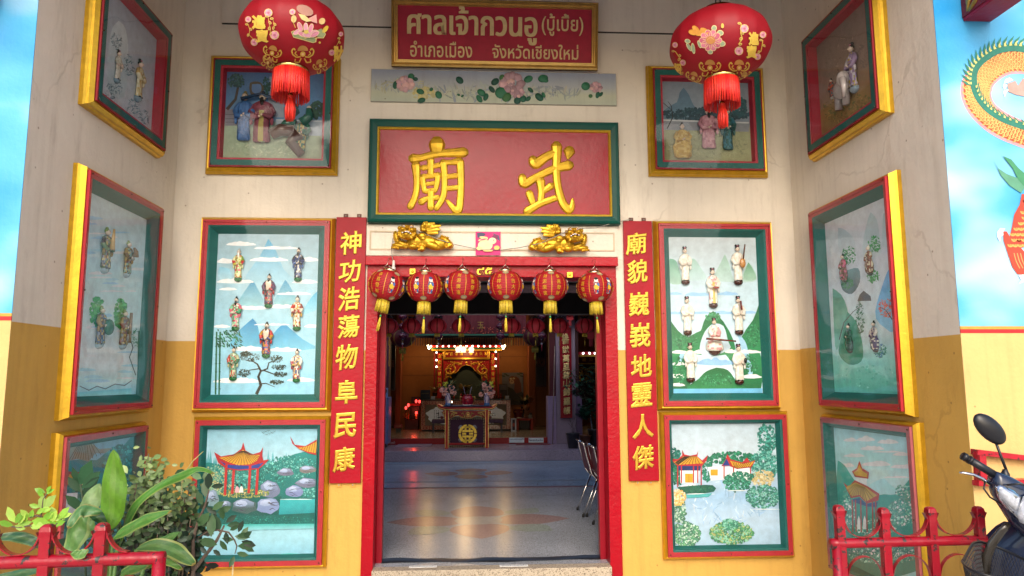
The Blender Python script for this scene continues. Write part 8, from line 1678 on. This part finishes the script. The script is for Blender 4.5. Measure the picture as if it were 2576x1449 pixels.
def shrub(label, Zq, roots, tips, Y, n_per, L, w_, cols_top, cols_low, ztop, zlow, spread=.05):
    t = thing('shrub', label, 'shrub', Vector((roots[0].x, roots[0].y, -.15))); st = MB(); lf = MB()
    for (x, y, dy, rt) in tips:
        tip = at(Zq, x, y, Y+dy); r0_ = roots[rt]; m1 = r0_.lerp(tip, .45)+Vector((random.uniform(-.08, .08), random.uniform(-.05, .05), .05)); P = [r0_, m1, r0_.lerp(tip, .75)+Vector((random.uniform(-.04, .04), 0, random.uniform(0, .04))), tip]; P = [Vector(p) for p in smooth_path([tuple(p) for p in P], 6)] if False else P
        st.tube(P, [.007, .0055, .004, .0022], hx('#6a5a48'), 6); n = n_per
        for i in range(n):
            u = 1-(random.random()**1.5)*.62; k = u*3; j = min(int(k), 2); c = P[j].lerp(P[j+1], k-j); sd_ = (P[j+1]-P[j]).normalized(); c = c+Vector((random.gauss(0, spread), random.gauss(0, spread*.7), random.gauss(0, spread*.8)))
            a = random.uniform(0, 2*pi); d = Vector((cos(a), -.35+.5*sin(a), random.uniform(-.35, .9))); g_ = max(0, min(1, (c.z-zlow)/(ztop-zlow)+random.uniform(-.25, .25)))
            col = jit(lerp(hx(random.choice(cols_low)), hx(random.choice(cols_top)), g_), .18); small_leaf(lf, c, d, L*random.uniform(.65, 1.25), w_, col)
    st.build('stem', 'bark', t); lf.build('foliage', 'leaf', t); return t
rA = [Vector((at(ZA8, 380, 1400, -3.1).x, -3.1, -.15)), Vector((at(ZA8, 650, 1400, -3.05).x, -3.05, -.15))]
random.seed(22)
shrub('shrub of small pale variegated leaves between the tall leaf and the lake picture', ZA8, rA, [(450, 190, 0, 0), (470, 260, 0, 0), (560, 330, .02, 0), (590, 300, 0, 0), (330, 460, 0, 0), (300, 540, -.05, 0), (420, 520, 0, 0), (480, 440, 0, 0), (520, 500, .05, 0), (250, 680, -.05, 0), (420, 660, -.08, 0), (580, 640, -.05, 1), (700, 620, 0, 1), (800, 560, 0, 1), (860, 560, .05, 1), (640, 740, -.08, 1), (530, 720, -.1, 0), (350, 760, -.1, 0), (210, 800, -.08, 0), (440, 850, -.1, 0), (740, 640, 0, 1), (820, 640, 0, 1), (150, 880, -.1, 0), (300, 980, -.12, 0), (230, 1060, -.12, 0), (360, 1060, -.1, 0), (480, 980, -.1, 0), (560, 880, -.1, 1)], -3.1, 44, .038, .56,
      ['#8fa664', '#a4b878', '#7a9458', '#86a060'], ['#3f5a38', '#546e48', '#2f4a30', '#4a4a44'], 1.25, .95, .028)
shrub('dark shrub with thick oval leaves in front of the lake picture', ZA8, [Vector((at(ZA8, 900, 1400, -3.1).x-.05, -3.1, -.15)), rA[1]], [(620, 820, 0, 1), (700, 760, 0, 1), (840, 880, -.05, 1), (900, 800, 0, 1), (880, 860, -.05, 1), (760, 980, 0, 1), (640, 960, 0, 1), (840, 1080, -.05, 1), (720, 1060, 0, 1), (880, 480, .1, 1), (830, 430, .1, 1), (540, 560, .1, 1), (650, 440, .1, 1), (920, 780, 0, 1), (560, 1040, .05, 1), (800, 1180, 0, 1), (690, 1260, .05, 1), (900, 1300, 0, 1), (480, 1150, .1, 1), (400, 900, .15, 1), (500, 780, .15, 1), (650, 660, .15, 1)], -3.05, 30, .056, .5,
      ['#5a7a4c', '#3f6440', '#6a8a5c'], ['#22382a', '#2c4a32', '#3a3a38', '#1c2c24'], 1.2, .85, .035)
# the two bare bent branches reaching right
t = thing('shrub_branch', 'bent bare branch with a few dark leaves reaching right across the lake picture', 'branch', Vector((at(ZA8, 930, 1400, -3.12).x, -3.12, -.15))); mb = MB(); lf = MB(); b8 = lambda x, y: at(ZA8, x, y, -3.12); random.seed(5)
B1 = [b8(900, 2300), b8(905, 1400), b8(1060, 1200), b8(1150, 1080), b8(1225, 930)]; B2 = [b8(905, 1400), b8(905, 1080), b8(950, 900), b8(1030, 720), b8(1070, 560)]; B3 = [b8(960, 1050), b8(1060, 990), b8(1160, 975), b8(1270, 1000), b8(1330, 1080), b8(1355, 1140), b8(1335, 1220)]
for B, r_ in ((B1, [.012, .01, .008, .007, .004]), (B2, [.009, .008, .006, .005, .003]), (B3, [.004, .004, .004, .004, .0035, .003, .002])): mb.tube(B, r_, hx('#5a4a3e'), 8)
mb.build('stem', 'bark', t)
for x, y, a, L in [(1240, 900, -.6, .05), (1250, 930, -.1, .055), (1215, 870, -1.7, .05), (1180, 1080, .9, .05), (1200, 1060, .2, .045), (1280, 980, -.5, .04), (1330, 1040, .1, .06), (1350, 1050, -.3, .05), (1390, 1060, -1.0, .05), (1420, 1050, -.6, .045), (1400, 1090, .3, .06), (1360, 1140, .0, .07), (1420, 1130, .6, .05), (1350, 1210, .2, .05), (1330, 1240, 1.9, .045), (1100, 800, 1.5, .09), (1130, 820, 1.3, .07), (1100, 770, -.6, .06), (1150, 800, -.4, .06), (1060, 560, -1.5, .07), (1090, 530, -.1, .05), (1030, 640, -1.7, .07), (1000, 720, -1.9, .06), (1040, 740, .6, .05), (950, 900, .1, .07), (980, 850, .2, .06), (940, 940, -.8, .08), (960, 1080, .2, .08), (1010, 1070, .3, .05), (1110, 1180, .5, .04), (980, 1150, .7, .04), (940, 1000, 2.4, .06), (1240, 990, 1.4, .05), (1370, 1000, -1.2, .05)]:
    small_leaf(lf, b8(x, y), Vector((cos(a), random.uniform(-.3, .2), -sin(a))), L*1.15, .46, jit(hx(random.choice(['#2c4a30', '#3a5c38', '#22382a', '#4a6a44'])), .2))
lf.build('leaf', 'leaf', t)
mb = MB(); lf = MB(); t = thing('shrub', 'low sprig of lime green leaves at the left end of the left railing', 'shrub', Vector((at(ZA7, 480, 1449, -3.5).x, -3.5, -.15))); b7 = lambda x, y: at(ZA7, x, y, -3.5)
for B in ([b7(520, 2400), b7(500, 940), b7(440, 850), b7(460, 740), b7(480, 600), b7(520, 540)], [b7(500, 960), b7(330, 890), b7(200, 915), b7(130, 900)], [b7(470, 800), b7(400, 780), b7(330, 800)], [b7(510, 940), b7(620, 880), b7(690, 800)]): mb.tube(B, .0032, hx('#5a5040'), 6)
mb.build('stem', 'bark', t)
for x, y, a, L in [(500, 530, 2.7, .055), (510, 540, .5, .045), (515, 520, .9, .04), (480, 580, 2.0, .05), (455, 715, 1.5, .075), (460, 715, .8, .1), (440, 690, 2.8, .05), (470, 710, .1, .05), (460, 730, .2, .06), (400, 760, .5, .055), (330, 800, 2.3, .06), (340, 815, 1.3, .05), (350, 840, -.1, .1), (470, 830, .6, .075), (480, 860, -.2, .08), (560, 860, 1.1, .07), (640, 830, .9, .08), (600, 880, .3, .06), (440, 880, -.3, .08), (330, 900, .1, .08), (400, 900, .1, .06), (165, 860, 2.1, .09), (170, 870, 1.0, .07), (150, 890, 2.8, .07), (200, 880, 1.0, .075), (210, 880, .2, .06), (120, 880, 2.9, .06), (160, 890, -.3, .06), (560, 790, -.2, .07), (620, 800, 2.0, .06), (690, 800, .4, .05), (300, 840, 1.8, .05)]:
    small_leaf(lf, b7(x, y), Vector((cos(a), random.uniform(-.4, .1), sin(a))), L*.8, .5, jit(hx(random.choice(['#8fc040', '#a8cc58', '#7ab038', '#98b858'])), .15))
lf.build('leaf', 'leaf', t)
mb = MB(); lf = MB(); b7 = lambda x, y: at(ZA7, x, y, -3.2); t = thing('shrub', 'dark glossy sprig standing before the grey pagoda roof picture', 'shrub', Vector((at(ZA7, 900, 1400, -3.2).x, -3.2, -.15))); mb.tube([b7(960, 2300), b7(940, 900), b7(910, 560), b7(890, 430)], .005, hx('#3a4a34'), 6); mb.build('stem', 'bark', t)
for x, y, a, L, c in [(880, 450, 1.1, .15, '#2f5a3c'), (900, 480, .7, .14, '#2a5434'), (905, 560, .8, .14, '#16381f'), (880, 440, 1.9, .1, '#24482c'), (890, 520, 2.2, .1, '#1c4026'), (930, 700, .6, .12, '#1c4026'), (930, 720, 2.4, .12, '#24482c'), (940, 1000, .4, .14, '#2c4a3c'), (960, 1050, -.3, .13, '#2a4634'), (900, 1120, 2.8, .12, '#24402c'), (600, 800, .0, .1, '#3a5a44')]: small_leaf(lf, b7(x, y), Vector((cos(a), -.2, sin(a))), L*.85, .45, jit(hx(c), .1))
lf.build('leaf', 'leaf', t)
mb = MB(); mb.tube([at(ZA8, 1322, 1255, -3.1), at(ZA8, 1308, 1449, -3.1), (at(ZA8, 1300, 1500, -3.1).x, -3.1, -.15)], .0035, hx('#d8c090'), 6); solo(mb, 'bamboo_stake', 'bark', 'thin pale stake standing before the lake picture', 'stake', (at(ZA8, 1300, 1500, -3.1).x, -3.1, -.15))
mb = MB(); mb.tube([at(ZA8, 800, 420, -3.1), at(ZA8, 900, 270, -3.08), at(ZA8, 1010, 168, -3.06)], [.003, .0025, .0015], hx('#a8a060'), 6); mb.tube([at(ZA8, 800, 420, -3.1), at(ZA8, 760, 900, -3.1), rA[1]], .004, hx('#8a8050'), 6); solo(mb, 'bare_twig', 'bark', 'thin straw coloured twig rising from the shrub towards the lake picture frame', 'twig', tuple(rA[1]))
# contact of the shrubs with the ground: a low planting bed
mb = MB(); mb.box((-3.4, -3.45, -.15), (-.95, -2.75, .02), hx('#4a3a2c')); o = mb.build('planting_bed', 'bark', None, at=(-2.2, -3.1, -.15), bevel=.03); struct(o)
for m_ in list(bpy.data.meshes):
    if m_.users == 0: bpy.data.meshes.remove(m_)
